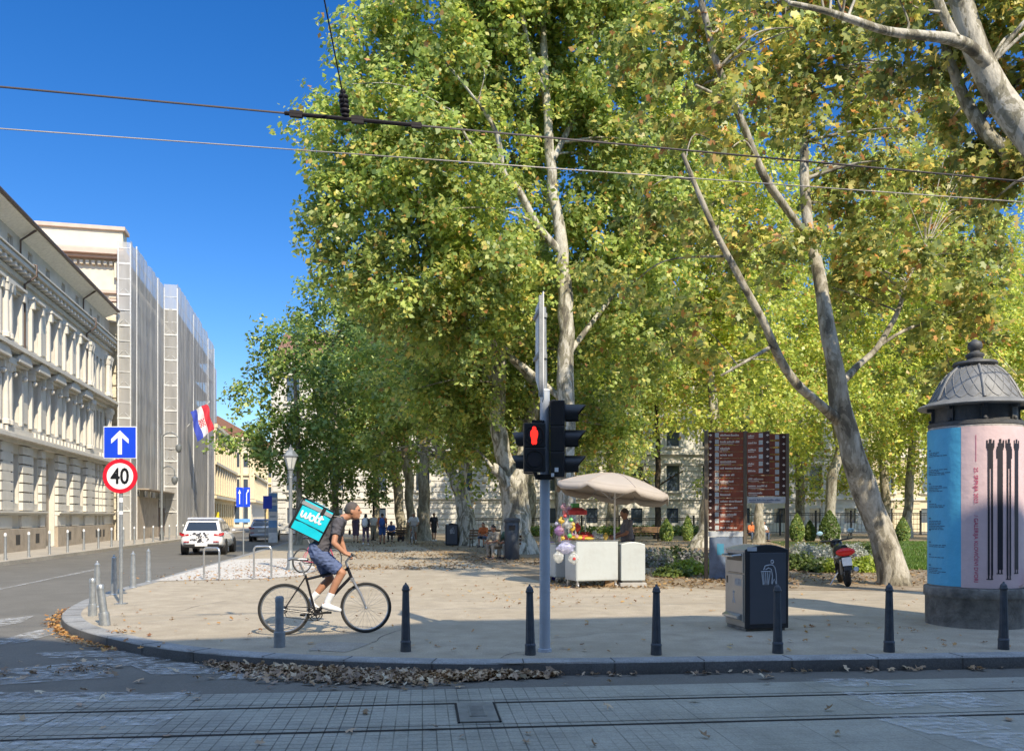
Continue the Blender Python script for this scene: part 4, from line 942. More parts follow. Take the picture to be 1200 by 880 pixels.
# round bin
p = gnd(600, 655.5); t = thing('litter_bin', 'slim round dark litter bin beside two people sitting under the tree', 'litter bin', p)
mk('bin_round', (.05,.06,.075), .45, .2); mb = MB(); mb.lathe([(.26,0),(.27,.02),(.27,1.38),(.25,1.42),(.2,1.43)], 28); mb.build('body', MT['bin_round'], t, 40); mb = MB(); mb.lathe([(.29,1.36),(.30,1.46),(.26,1.50),(.1,1.53),(.001,1.535)], 28); mb.build('lid', MT['bin_round'], t, 40)
mb = MB(); mb.box(-.12,.12,-.30,-.27,1.1,1.25); mb.build('opening', MT['black_plastic'], t)
# ------------------------------------------------------------------ brown direction board
mk('board_brown', (.20,.055,.03), .22, 0, .18, 3, .02, spec=.7); mk('board_dark', (.05,.02,.016), .3); mk('board_text', (.55,.52,.48), .5); mk('board_tile', (.38,.42,.42), .5); mk('board_post', (.16,.135,.105), .4, .5); mk('board_pale', (.42,.45,.48), .45); mk('board_blue', (.13,.17,.24), .4, 0, .3, 6); mk('board_map', (.05,.22,.34), .4)
BY = 21.4; bx = lambda px: (px-HX)*BY/F; bz = lambda py: CAM_H - (py-HY)*BY/F
ib = thing('direction_board', 'tall brown direction board with rows of white arrows and place names', 'direction board', (bx(827.5), BY, 0), 0)
X = lambda px: bx(px) - bx(827.5)
for px, zt in ((827.5, 505), (873, 505), (922.5, 508)):
    mb = MB(); mb.box(X(px)-.042, X(px)+.042, -.03, .05, -.02, bz(zt)); mb.build('post', MT['board_post'], ib, None, .006)
rs = random.Random(11)
def rows(mb, x0, x1, y, z0, z1, n, h, flip=False, arrow=None, tile=None):
    for i in range(n):
        zc = z1 - (i+.5)*(z1-z0)/n; x = x0; nw = rs.randint(2, 4); ex = x0 + (x1-x0)*rs.uniform(.5, .97)
        off = (x1 - ex) if flip else 0
        while x < ex - .04:
            w = min(rs.uniform(.08, .26), ex - x); k = 0.0
            while k < w:                      # letters as little uprights
                lw = rs.uniform(.014,.026); mb.box(x+off+k, x+off+k+lw, y-.003, y, zc-h/2, zc+h/2*(1 if rs.random() < .3 else .45)); k += lw + .007
            x += w + .035
        x = x0; e2 = x0 + (ex-x0)*.7
        if rs.random() < .6: mb.box(x0+off, e2+off, y-.003, y, zc-h*1.15, zc-h*.88)
def panel(nm, x0, x1, z0, z1, n, left, yo=0, rot=None):
    mb = MB()
    for i in range(n):
        za = z0 + (z1-z0)*i/n; zb = z0 + (z1-z0)*(i+1)/n; mb.box(x0, x1, yo-.012, yo, za+.004, zb-.004)
    PM = mb; mb = MB(); p = D.objects.new(nm, D.meshes.new(nm)); COL.objects.link(p); p.parent = ib
    if rot: p.location = rot[0]; p.rotation_euler = (0,0,rot[1])
    mb = MB(); mb.box(x0+.004, x0+.155, yo-.0145, yo-.011, z0, z1) if left else mb.box(x1-.155, x1-.004, yo-.0145, yo-.011, z0, z1); mb.build('arrow_strip', MT['board_dark'], p)
    mb = PM; mb.mi = 1; tl = MB()
    for i in range(n):
        zc = z0 + (z1-z0)*(i+.5)/n; q = .032
        ax = x0+.05 if left else x1-.05; s = -1 if left else 1
        mb.prism([(ax+s*q*1.3,yo-.016,zc),(ax-s*q*.2,yo-.016,zc+q),(ax-s*q*.2,yo-.016,zc+q*.4),(ax-s*q,yo-.016,zc+q*.4),(ax-s*q,yo-.016,zc-q*.4),(ax-s*q*.2,yo-.016,zc-q*.4),(ax-s*q*.2,yo-.016,zc-q)], (0,-.003,0))
        tx = x0+.165 if left else x1-.265; tl.box(tx, tx+.10, yo-.0155, yo-.011, zc-.055, zc+.055)
    if left: rows(mb, x0+.30, x1-.03, yo-.0125, z0, z1, n, .05)
    else: rows(mb, x0+.03, x1-.30, yo-.0125, z0, z1, n, .05)
    mb.mi = 2; mb.add(tl.v, tl.f); old = p.data; p.data = mb.mesh(nm, [MT['board_brown'], MT['board_text'], MT['board_tile']]); D.meshes.remove(old); return p
panel('left_panel', X(830), X(871), bz(622), bz(506), 15, True)
panel('right_panel', X(875.5), X(920.5), bz(581.5), bz(508), 9, False)
pm = panel('turned_panel', 0.0, .56, bz(556), bz(507), 6, False, 0, (V((X(875),-.03,0)), -.52))
mb = MB(); mb.box(X(830),X(871),-.012,0,bz(628.5),bz(622.5)); mb.build('caption_strip', MT['board_pale'], ib)
mb = MB(); mb.box(X(875.5),X(920.5),-.012,0,bz(589.5),bz(582)); cs = mb.build('caption_strip', MT['board_pale'], ib)
mb = MB(); rows(mb, X(878), X(918), -.0125, bz(589.5), bz(582), 1, .05); mb.build('caption', MT['board_blue'], cs)
mb = MB(); mb.box(X(831),X(870),-.02,0,.02,bz(629)); lp = mb.build('map_panel', MT['board_blue'], ib); mb = MB(); mb.box(X(840),X(848),-.024,-.019,bz(650),bz(637)); mb.build('map', MT['board_map'], lp)
# ------------------------------------------------------------------ vending stall
mk('cabinet_white', (.47,.51,.515), .4, .1, .05, 3, .04, dirt=(.30,.29,.27), damt=.45, dscale=1.6); mk('canvas_beige', (.39,.345,.30), .85, 0, .05, 3, .25, 9); mk('seam_beige', (.42,.35,.30), .85); mk('cardboard', (.30,.20,.11), .85); mk('stone_pale', (.36,.35,.33), .9)
RT = math.radians(-17)
def cabinet(nm, lb, loc, rz, W, DP, H, leg, extra=None):
    t = thing(nm, lb, 'cabinet', loc, rz, 'white cabinets of the vending stall')
    mb = MB(); mb.box(0,W,0,DP,leg,H); c = mb.build('body', MT['cabinet_white'], t, None, .012)
    mb = MB(); mb.box(.02,W-.02,-.006,.0,leg+.02,H-.02); d = mb.build('front_panel', MT['cabinet_white'], t, None, .004)
    mb = MB(); mb.box(-.012,W+.012,-.012,DP+.012,H,H+.018); mb.build('worktop', MT['steel'], t)
    for x in (.05, W-.05):
        for y in (.05, DP-.05):
            mb = MB(); mb.cone((x,y,.06), (x,y,leg+.01), .02, .02, 8); mb.obox((x,y,.085), (.022,0,0), (0,.03,0), (0,0,.03)); mb.cone((x-.014,y,.05), (x+.014,y,.05), .05, .05, 14); mb.build('caster', MT['steel'], t, 40)
    mb = MB(); mb.box(-.0065,.0,.04,DP-.04,leg+.05,leg+.2); mb.box(-.006,.0,.02,DP-.02,leg+.22,H-.03); mb.build('side_panel', MT['cabinet_white'], t)
    return t
c1 = gnd(675.5, 689.5)
cabinet('stall_cabinet', 'front white metal cabinet of the stall under the beige parasol, on casters', c1, math.radians(20), 1.02, .62, 1.035, .16)
ar = thing('stall_cabinet', 'right white cabinet of the stall with gently arched top, beside the seller', 'cabinet', c1 + V((1.02,.30,0)), math.radians(7), 'white cabinets of the vending stall')
mb = MB(); arc = [(.55*i/8, .96 + .05*math.sin(PI*i/8)) for i in range(9)]; mb.prism([(0,0,.15),(.55,0,.15)] + [(x,0,z) for x, z in arc[::-1]], (0,.5,0)); mb.build('body', MT['cabinet_white'], ar, None, .01)
mb = MB(); mb.box(-.02,.58,-.02,.55,0,.10); mb.box(.05,.5,.05,.45,.1,.15); mb.build('foot_block', MT['stone_pale'], ar, None, .01)
c3 = gnd(652, 684); cabinet('stall_cabinet', 'left grey-white cabinet of the stall, hung with bags of sweets', c3 + V((-.02,.12,0)), math.radians(14), .38, .6, .93, .14)
# goods on the stall
def blob(nm, lb, cat, loc, fn, m, group='goods on the vending stall', sm=40):
    mb = MB(); fn(mb); return tag(mb.build(nm, MT[m], None, sm, 0, loc), lb, cat, group)
for k, c in (('goods_red',(.55,.03,.03)),('goods_yellow',(.75,.46,.03)),('goods_purple',(.28,.10,.34)),('bag_blue',(.05,.06,.62)),('bag_pink',(.58,.32,.40)),('goods_green',(.10,.38,.10)),('wrap_clear',(.55,.58,.58)),('bag_lilac',(.42,.42,.66))): mk(k, c, .35, 0, .12, 8, .15, 20)
def lump(r, sc, seed, hang=False):
    """a crumpled plastic bag: pinched at the neck, creased and sagging"""
    def f(mb):
        n, k = 16, 12; vs = []; fs = []; h = 2*r*sc[2]
        for i in range(k+1):
            t = i/k; w = (.22 + .9*math.sin(PI*min(1, t*1.12))**.75) if t < .86 else .30 + .5*(t-.86)/.14
            for q in range(n):
                a = 2*PI*q/n; d = V((math.cos(a)*sc[0], math.sin(a)*sc[1], 0)); cr = 1 + .34*mnoise.noise(V((math.cos(a)*2.2, math.sin(a)*2.2 + seed, t*4))) + .16*mnoise.noise(V((math.cos(a)*6, math.sin(a)*6+seed, t*9)))
                p = d*r*w*cr; vs.append((p.x, p.y, h*t - (h if hang else 0)))
        for i in range(k):
            for q in range(n): q2 = (q+1) % n; fs.append((i*n+q, i*n+q2, (i+1)*n+q2, (i+1)*n+q))
        fs += [tuple(range(n))[::-1], tuple(range(k*n, k*n+n))]; mb.add(vs, fs)
    return f
def clear_mat(name, col, a):
    m, t, N = nt(name); L = t.links.new; out = N('ShaderNodeOutputMaterial'); p = N('ShaderNodeBsdfPrincipled', i_Roughness=.25); p.inputs['Base Color'].default_value = (*col, 1); tr = N('ShaderNodeBsdfTransparent'); ms = N('ShaderNodeMixShader'); tc = N('ShaderNodeTexCoord'); n = N('ShaderNodeTexNoise', i_Scale=14, i_Detail=5); L(tc.outputs['Object'], n.inputs['Vector'])
    r = ramp(N('ShaderNodeValToRGB'), [(.35, (a*.5,)*3), (.65, (min(1, a*1.4),)*3)]); L(n.outputs['Fac'], r.inputs[0]); L(r.outputs[0], ms.inputs[0]); L(tr.outputs[0], ms.inputs[1]); L(p.outputs[0], ms.inputs[2]); L(ms.outputs[0], out.inputs[0]); return m
MT['wrap_clear'] = clear_mat('wrap_clear', (.6,.62,.6), .5); MT['bag_pink'] = clear_mat('bag_pink', (.55,.30,.36), .6); MT['bag_lilac'] = clear_mat('bag_lilac', (.42,.43,.60), .8)
mk('goods_purple', (.22,.12,.26), .5, 0, .3, 12); mk('goods_yellow', (.60,.40,.06), .5, 0, .35, 12); mk('goods_red', (.45,.04,.04), .5, 0, .3, 12)
cl = at(663, 604, 18.55)
for i, (dx, dy, z, r, sc, m, lb) in enumerate([(-.17,-.16,.88,.10,(1,.6,1.5),'wrap_clear','clear bag of green sweets hanging on the left stall cabinet'), (.15,-.20,.84,.10,(1,.6,1.4),'wrap_clear','clear bag with a red print hanging on the left stall cabinet'), (-.02,-.16,1.06,.15,(1.15,.5,.95),'bag_lilac','pale lilac bag at the edge of the left stall cabinet')]):
    blob('sweet_bag', lb, 'bag', (cl.x+dx, cl.y-.05+dy-.02, z), lump(r, sc, i, True), m, 'bags hung on the stall')
blob('print_label', 'round red label on the clear bag at the left stall cabinet', 'label', (cl.x+.16, cl.y-.345, .68), lambda mb: mb.ball((0,0,0), .035, 12, 8, (1,.2,.9)), 'goods_red')
top = 1.055; c1x = c1.x
for i, (x, y, z, r, sc, m, lb) in enumerate([(.12,.25,top,.10,(1.6,1,.55),'goods_yellow','yellow packet of snacks at the left end of the front cabinet'), (.30,.2,top,.09,(1.7,1,.45),'goods_yellow','flat yellow packet in the middle of the front cabinet'), (.34,.35,top+.02,.11,(1.6,1,.7),'goods_red','dark red packet standing on the front cabinet'),
        (.02,.4,top,.09,(1,1,1.1),'goods_purple','purple packet at the far left of the front cabinet'), (.55,.3,top,.07,(1,1,1.5),'wrap_clear','clear jar in the middle of the front cabinet'), (.70,.3,top,.08,(1.4,1,.9),'wrap_clear','clear wide tub at the right of the front cabinet'), (.78,.2,top,.05,(1,1,1.6),'goods_yellow','small yellow bottle near the seller')]):
    blob('snack_packet', lb, 'packet', (c1x+x*.94-y*.34+.03, c1.y+.02+y*.94+x*.34, z), lump(r, sc, i+20), m)
for i, (x, y, z, m, lb) in enumerate([(-.28,.25,1.42,'goods_yellow','yellow pinwheel in the toy display of the stall'), (-.05,.35,1.62,'bag_pink','pink balloon bag in the toy display of the stall'), (-.12,.22,1.30,'wrap_clear','clear bag of popcorn in the toy display of the stall'), (-.20,.3,1.72,'bag_pink','pink hanging ribbon of the toy display'), (.08,.3,1.42,'wrap_clear','clear cone of popcorn at the stall'), (-.36,.2,1.15,'goods_purple','purple toy bag low in the display of the stall'), (-.02,.26,1.25,'goods_yellow','yellow popcorn bag right in the toy display'), (.14,.34,1.24,'goods_red','red toy bag right in the toy display')]):
    def f(mb, i=i): lump(.06+.016*(i % 3), (1,.6,1.3), i+50)(mb); mb.tube([V((0,0,.0)), V((0,0,-z+1.02))], .006, 5)
    blob('toy_bag', lb, 'toy', (c1x+x*.94-y*.34+.03, c1.y+.02+y*.94+x*.34, z), f, m, 'toys displayed on the stall')
rs2 = random.Random(8)
for i, (x, y, z, m, lb) in enumerate([(-.30,.12,1.06,'goods_yellow','small yellow toy low on the left of the stall display'), (-.15,.10,1.10,'goods_green','small green toy at the front of the stall display'), (-.38,.3,1.38,'bag_lilac','lilac toy bag at the far left of the stall display'), (-.10,.14,1.46,'goods_green','green toy high in the middle of the stall display'), (-.24,.15,1.55,'goods_red','red toy high on the left of the stall display'), (.03,.12,1.10,'bag_pink','pink sweets at the front of the stall display'), (-.33,.15,1.24,'bag_pink','pink toy bag at the left of the stall display'), (.20,.15,1.06,'goods_red','red sweets at the front edge of the cabinet'), (-.04,.18,1.36,'goods_yellow','yellow toy in the middle of the stall display')]):
    blob('small_toy', lb, 'toy', (c1x+x*.94-y*.34+.03, c1.y+.02+y*.94+x*.34, z), lump(.035+.012*rs2.random(), (1,.7,1.2), i+90), m, 'toys displayed on the stall')
t = thing('popcorn_machine', 'popcorn machine with red roof standing on the stall', 'popcorn machine', (c1x-.0, c1.y+.50, top), math.radians(20))
mb = MB(); mb.box(-.2,.2,-.17,.17,.0,.10); mb.build('base', MT['goods_red'], t, None, .01); mb = MB(); mb.box(-.22,.22,-.19,.19,.56,.66); mb.prism([(-.22,-.19,.66),(.22,-.19,.66),(.12,-.1,.72),(-.12,-.1,.72)], (0,.2,0)); mb.build('roof', MT['goods_red'], t, None, .01)
mb = MB()
for x in (-.19,.19):
    for y in (-.16,.16): mb.cone((x,y,.1),(x,y,.56),.012,.012,6)
mb.build('frame', MT['steel'], t); mb = MB(); mb.box(-.08,.10,-.05,.08,.66,.82); mb.build('topper', MT['goods_green'], t, None, .02)
p = gnd(647, 681); t = thing('shopping_bag', 'blue plastic bag with pink top standing left of the stall', 'bag', p); mb = MB(); mb.ball((0,0,.33), .2, 14, 10, (.8,.7,1.65)); mb.build('bag_body', MT['bag_blue'], t, 60); mb = MB(); mb.ball((0,0,.72), .17, 12, 8, (.9,.7,1.5)); mb.build('bag_top', MT['goods_purple'], t, 60)
p = gnd(717, 688.5) + V((0,.25,0)); t = thing('cardboard_box', 'small brown cardboard box under the front stall cabinet', 'box', p); mb = MB(); mb.box(-.13,.13,-.1,.1,0,.15); mb.build('carton', MT['cardboard'], t, None, .004); mb = MB(); mb.box(-.03,.03,-.102,.102,.1,.152); mb.build('tape', MT['canvas_beige'], t)
# parasol: eight-panel canopy, tilted
ap = V((at(722,556,18.75).x, 18.85, 2.52)); pr_ = thing('parasol', 'large beige parasol shading the vending stall', 'parasol', (at(719,600,19.35).x, 19.35, 0))
mb = MB(); mb.cone((0,0,0), (.05,.08,2.52), .022, .02, 12); mb.build('pole', MT['white_paint'], pr_, 40); mb = MB(); mb.lathe([(.25,0),(.25,.05),(.06,.07),(.04,.3)], 20); mb.build('foot', MT['stone_pale'], pr_, 40)
mb = MB(); Rm = 1.32; nsp = 8; T = Matrix.Translation((.05,.08,2.56)) @ Matrix.Rotation(math.radians(8), 4, 'Y') @ Matrix.Rotation(math.radians(-3.5), 4, 'X') @ Matrix.Rotation(math.radians(14), 4, 'Z')
mb.X = T; vs = [(0,0,.0)]; fs = []; seg = 6; rings = 7; n = nsp*seg
for j in range(1, rings+1):
    for k in range(n):
        a = 2*PI*k/n; f = (k % seg)/seg; sag = math.sin(PI*f); rr = Rm*j/rings; edge = rr*(1 - .35*(j/rings)*(1-(math.cos(PI/nsp)/math.cos((f-.5)*2*PI/nsp))) - .02*sag*j/rings)
        vs.append((edge*math.cos(a), edge*math.sin(a), -.40*(j/rings)**1.55 - .03*sag*(j/rings)**2))
for k in range(n): fs.append((0, 1+k, 1+(k+1) % n))
for j in range(rings-1):
    for k in range(n):
        k2 = (k+1) % n; b = 1+j*n; fs.append((b+k, b+n+k, b+n+k2, b+k2))
mb.add(vs, fs); can = mb.build('canopy', MT['canvas_beige'], pr_, 9)
so = can.modifiers.new('s', 'SOLIDIFY'); so.thickness = .006
mb = MB(); mb.X = T; vs = []; fs = []
for k in range(n):
    a = 2*PI*k/n; f = (k % seg)/seg; sag = math.sin(PI*f); e = Rm*(1 - .35*(1-(math.cos(PI/nsp)/math.cos((f-.5)*2*PI/nsp))) - .02*sag); z = -.40 - .03*sag
    dp = .15 - (.075 if k % seg == 0 else 0)
    vs += [(e*math.cos(a), e*math.sin(a), z), ((e+.012)*math.cos(a), (e+.012)*math.sin(a), z-dp)]
for k in range(n): k2 = (k+1) % n; fs.append((2*k, 2*k+1, 2*k2+1, 2*k2))
mb.add(vs, fs); va = mb.build('valance', MT['canvas_beige'], can, 9); va.modifiers.new('s', 'SOLIDIFY').thickness = .005
mb = MB(); mb.X = T
for k in range(nsp):
    a = 2*PI*k/nsp; mb.tube([V((Rm*j/8*math.cos(a), Rm*j/8*math.sin(a), -.40*(j/8)**1.55 + .004)) for j in range(9)], .007, 5)
mb.build('seam', MT['seam_beige'], can, 60)
for k in range(nsp):
    mb = MB(); mb.X = T; a = 2*PI*k/nsp
    mb.tube([V((Rm*j/6*math.cos(a), Rm*j/6*math.sin(a), -.40*(j/6)**1.55 - .012)) for j in range(7)], .008, 6); mb.tube([V((0,0,-.62)), V((Rm*.55*math.cos(a), Rm*.55*math.sin(a), -.40*.55**1.55-.02))], .006, 5); mb.build('rib', MT['steel'], pr_, 50)
# ------------------------------------------------------------------ buildings on the left
mk('facade_pale', (.60,.565,.49), .85, 0, .10, 1.5, .12, 30, dirt=(.46,.42,.355), damt=.5, dscale=.6); mk('facade_trim', (.64,.605,.53), .85, 0, .10, 2, .15, 25, dirt=(.44,.405,.345), damt=.5, dscale=1)
mk('facade_plinth', (.40,.335,.26), .9, 0, .15, 1.5, .2, 20, dirt=(.2,.17,.13)); mk('frame_white', (.58,.57,.54), .5); MT['pane'] = glass_mat('pane', (.05,.07,.10)); mk('curtain', (.45,.45,.44), .8); mk('soffit', (.85,.82,.75), .8); mk('gutter', (.12,.085,.07), .5, .2); mk('roof_tile', (.20,.10,.065), .85, 0, .2, 8, .3)
mk('cream_wall', (.66,.60,.47), .85, 0, .06, 1.5, .1, 30, dirt=(.55,.49,.38), damt=.4); mk('pink_trim', (.56,.43,.35), .85, 0, .08, 2, .1)
FD = V((-.23, 1, 0)).normalized(); FA = math.atan2(.23, 1); F0 = V((-23.3, 43.2, 0)); UK = 1.0/FD.y
uu = lambda Y: (Y-43.2)*UK
def wall_grid(mb, x0, x1, u0, u1, z0, z1, holes):
    us = sorted({u0, u1, *[h[0] for h in holes], *[h[1] for h in holes]}); zs = sorted({z0, z1, *[h[2] for h in holes], *[h[3] for h in holes]})
    for a, b in zip(us[:-1], us[1:]):
        run = None
        for c, d in zip(zs[:-1], zs[1:]):
            if any(h[0] <= (a+b)/2 <= h[1] and h[2] <= (c+d)/2 <= h[3] for h in holes):
                if run: mb.box(x0, x1, a, b, run[0], run[1]); run = None
            else: run = (run[0] if run else c, d)
        if run: mb.box(x0, x1, a, b, run[0], run[1])
def window(par, x, u, z0, z1, w, m='frame_white', split=True, nm='window', axis='x'):
    mb = MB(); 
    def bx(a,b,c,d,e,f):
        mb.box(a,b,c,d,e,f) if axis == 'x' else mb.box(c,d,a,b,e,f)
    bx(x-.06,x-.05,u-w/2,u+w/2,z0,z1); o = mb.build(nm, MT['pane'], par)
    mb = MB(); t = .055
    bx(x-.05,x-.0,u-w/2,u-w/2+t,z0,z1); bx(x-.05,x,u+w/2-t,u+w/2,z0,z1); bx(x-.05,x,u-w/2+t,u+w/2-t,z0,z0+t); bx(x-.05,x,u-w/2+t,u+w/2-t,z1-t,z1)
    if split: bx(x-.05,x-.006,u-.03,u+.03,z0+t,z1-t); bx(x-.05,x-.008,u-w/2+t,u+w/2-t,z0+(z1-z0)*.66,z0+(z1-z0)*.66+.05)
    mb.build('frame', MT[m], o); return o
# --- the palace with three rows of windows
U0, U1 = uu(24), uu(55.9)
pb_ = thing('building', 'pale stone palace with rows of tall windows and a wide overhanging eave', 'building', F0, FA)
bays = [uu(37.8 + 2.65*k) for k in range(-5, 5)]; trip = [uu(51.35), uu(52.25), uu(53.1)]
colU = [uu(36.45), uu(49.9), uu(54.4)]; skip = {uu(37.8 - 2.65*1)}
bays = [b for b in bays if not any(abs(b-c) < .9 for c in colU)]
nb = [b for b in bays]; door_u = uu(42.7)
hol1 = [(b-.55,b+.55,2.15,4.35) for b in nb if abs(b-door_u) > 1.2] + [(door_u-.95,door_u+.95,0.05,4.5)] + [(b-.28,b+.28,2.15,4.35) for b in trip] + [(b-.28,b+.28,.30,.75) for b in nb if abs(b-door_u) > 1.2] + [(b-.22,b+.22,.3,.75) for b in trip]
hol2 = [(b-.55,b+.55,5.75,8.05) for b in nb] + [(b-.27,b+.27,5.75,8.05) for b in trip]
hol3 = [(b-.55,b+.55,9.35,11.35) for b in nb] + [(b-.27,b+.27,9.35,11.35) for b in trip]
hol4 = [(b-.34,b+.34,13.25,14.02) for b in nb] + [(b-.3,b+.3,13.25,14.02) for b in (trip[0], trip[2])]
mb = WM = MB(); wall_grid(mb, -.34, 0, U0, U1, -.05, 12.88, hol1+hol2+hol3); wall_grid(mb, -.55, -.15, U0, U1, 12.96, 14.3, hol4); mb.box(-13, -.80, U0, U1, -.05, 14.25); mb.box(-.80,-.34,U0,U0+.3,0,12.88); mb.box(-.80,-.34,U1-.3,U1,0,12.88)
for h in hol1 + hol2 + hol3 + hol4:
    if h[3] == 4.5: continue
    window(pb_, -.20 if h[2] < 13 else -.28, (h[0]+h[1])/2, h[2], h[3], h[1]-h[0], 'frame_white', h[3]-h[2] > 1)
mb = MB(); mb.box(-.33,-.27,door_u-.95,door_u+.95,.05,4.5); d = mb.build('door', MT['facade_trim'], pb_)
mb = MB(); mb.box(-.27,-.22,door_u-.8,door_u-.03,.1,3.2); mb.box(-.27,-.22,door_u+.03,door_u+.8,.1,3.2); mb.box(-.27,-.24,door_u-.8,door_u+.8,3.35,4.2); mb.build('door_leaf', MT['facade_plinth'], d)
mb = MB(); segs = []
def not_door(a, b): return [(a, door_u-1.02), (door_u+1.02, b)]
for a, b in not_door(U0, U1): mb.box(0,.16,a,b,-.03,1.02)
for h in hol1:
    pass
pl = mb.build('plinth', MT['facade_plinth'], pb_, None, .015)
mb = MB()
for h in hol1:
    if h[3] == .75: mb.box(.16,.166,h[0],h[1],h[2],h[3])
mb.build('cellar_window', MT['black_plastic'], pb_)
mb = MB()
for a, b in not_door(U0, U1): mb.box(0,.30,a,b,1.72,1.80); mb.box(0,.22,a,b,1.62,1.72)      # sill band
mb.box(0,.26,U0,U1,4.78,4.95); mb.box(0,.5,U0,U1,4.95,5.10); mb.box(0,.36,U0,U1,5.10,5.2); mb.box(0,.22,U0,U1,5.2,5.42)
mb.box(0,.18,U0,U1,8.38,8.62); mb.box(0,.42,U0,U1,8.62,8.74); mb.box(0,.60,U0,U1,8.74,8.90); mb.box(0,.28,U0,U1,8.90,9.12)
mb.box(0,.12,U0,U1,12.15,12.35); mb.box(0,.30,U0,U1,12.55,12.66); mb.box(0,.48,U0,U1,12.66,12.84); mb.box(-.55,.55,U0,U1,12.885,12.95)
CM = mb; k = U0
while k < U1:                                           # modillions, brackets
    mb.box(0,.42,k,k+.22,12.40,12.552); mb.box(0,.30,k+.02,k+.16,5.2,5.44) if int(k*10) % 3 else None; k += .62
CM.build('cornice', MT['facade_trim'], pb_)
# rustication of the ground floor
mb = WM; mb.mi = 1; edges = sorted([(h[0],h[1]) for h in hol1 if h[3] > 4]); 
gaps = []; cur = U0
for a, b in edges: gaps.append((cur, a)); cur = b
gaps.append((cur, U1)); zz = 1.84
while zz < 4.4:
    for a, b in gaps:
        if b-a > .25: mb.box(0,.17,a+.08,b-.08,zz,zz+.36)
    zz += .42
for a, b in gaps:
    if b-a > .25: mb.box(0,.12,a+.08,b-.08,1.06,1.6)
WM.build('wall', [MT['facade_pale'], MT['facade_trim']], pb_)
for b in nb:
    for z0, z1, hz in ((5.62,8.15,0),(9.25,11.45,1)):
        mb = MB()
        for sg in (-1, 1): mb.box(0,.15,b+sg*.68-.11,b+sg*.68+.11,z0,z1)
        if hz == 0:
            mb.box(0,.34,b-.9,b+.9,8.17,8.28); mb.box(0,.12,b-.82,b+.82,8.05,8.165)
            for sg in (-1, 1): mb.box(0,.30,b+sg*.78-.1,b+sg*.78+.1,7.85,8.169); mb.ball((.24,b+sg*.68,7.72), .12, 8, 6)
            mb.box(0,.05,b+.95,b+1.68,5.8,7.9); mb.box(0,.12,b-.6,b+.6,5.46,5.60)
        else:
            mb.box(0,.30,b-.85,b+.85,11.62,11.74); mb.box(0,.14,b-.78,b+.78,11.455,11.62); mb.box(0,.05,b+.95,b+1.68,9.4,11.3); mb.box(0,.12,b-.7,b+.7,9.13,9.24)
            for sg in (-1, 1): mb.box(0,.26,b+sg*.68-.12,b+sg*.68+.12,11.2,11.62)
        mb.build('window_surround', MT['facade_trim'], pb_, None, .012)
    pts = [(0, b-.88, 8.29)] + [(0, b + .88*math.cos(PI - i*PI/10), max(8.285, 8.29 + .47*math.sin(i*PI/10))) for i in range(1, 10)] + [(0, b+.88, 8.29)]
    mb = MB(); mb.prism(pts, (.50,0,0)); mb.build('hood', MT['facade_trim'], pb_, None, .01)
for c in colU:
    for sg in (-.22,.22):
        for z0, z1 in ((5.5,8.1),(9.2,11.5)):
            mb = MB(); mb.lathe([(.20,z0),(.20,z0+.18),(.15,z0+.22),(.15,z0+.3),(.13,z1-.35),(.17,z1-.32),(.22,z1-.08),(.24,z1)], 14, (.16,c+sg,0)); mb.build('column', MT['facade_trim'], pb_, 40)
    for x, z0, z1 in ((.16,1.81,4.78),(.36,11.5,11.7),(.4,8.1,8.37)): mb = MB(); mb.box(0,x,c-.46,c+.46,z0,z1); mb.build('pilaster', MT['facade_trim'], pb_)
mb = MB(); mb.prism([(-.15,U0,14.28),(.60,U0,14.62),(.60,U0,14.74),(-2.2,U0,15.1),(-2.2,U0,14.31)], (0,U1-1.1-U0,0)); mb.build('eave', MT['soffit'], pb_)
mb = MB(); mb.tube([V((.66,U0,14.72)), V((.66,U1-1.1,14.72))], .09, 10); gt = mb.build('gutter', MT['gutter'], pb_, 60)
for u in (uu(38.8), uu(49.3)): mb = MB(); mb.tube([V((.6,u,14.6)), V((-.05,u,14.1)), V((-.05,u,13.1)), V((.62,u,12.98)), V((.62,u,12.5)), V((.12,u,12.1)), V((.12,u,9.2))], .05, 8); mb.build('downpipe', MT['gutter'], gt, 60)
mb = MB(); mb.prism([(-13,U0,14.3),(.5,U0,14.76),(-5.5,U0,15.6)], (0,U1-U0,0)); mb.build('roof', MT['roof_tile'], pb_)
# --- the taller cream house and its netted scaffolding
G0 = V((-25.9, 56.6, 0)); cb = thing('building', 'tall cream building with pink cornices rising behind the scaffolding netting', 'building', G0, FA)
mb = MB(); mb.box(-22,0,-.1,36,-.05,18.6); mb.box(-22,.12,-.25,1.0,18.9,20.4); mb.build('wall', MT['cream_wall'], cb)
mb = MB()
for x, z0, z1 in ((.55,18.45,18.62),(.9,18.62,18.95),(.7,18.95,19.08),(.35,20.35,20.6),(.3,16.2,16.42),(.2,15.7,15.85)): mb.box(-22,min(x,.3),-.1-x,1.0,z0,z1)
mb.build('cornice', MT['pink_trim'], cb, None, .02)
mb = MB()
for k in range(60): mb.box(-.3-k*.36, -.1-k*.36, -.42, -.1, 18.05, 18.3)
mb.box(-.35,.3,-.5,0,17.2,18.2)
for k in range(18): mb.box(-.75,.18,-.2,.0,2+k*.82,2.5+k*.82); mb.box(0,.18,-.2,.7,2+k*.82,2.5+k*.82)
mb.build('quoin', MT['cream_wall'], cb, None, .02)
mb = MB(); mb.prism([(-22,-.1,18.62),(.1,-.1,18.65),(-10,-.1,19.0)], (0,36,0)); mb.build('roof', MT['roof_tile'], cb)
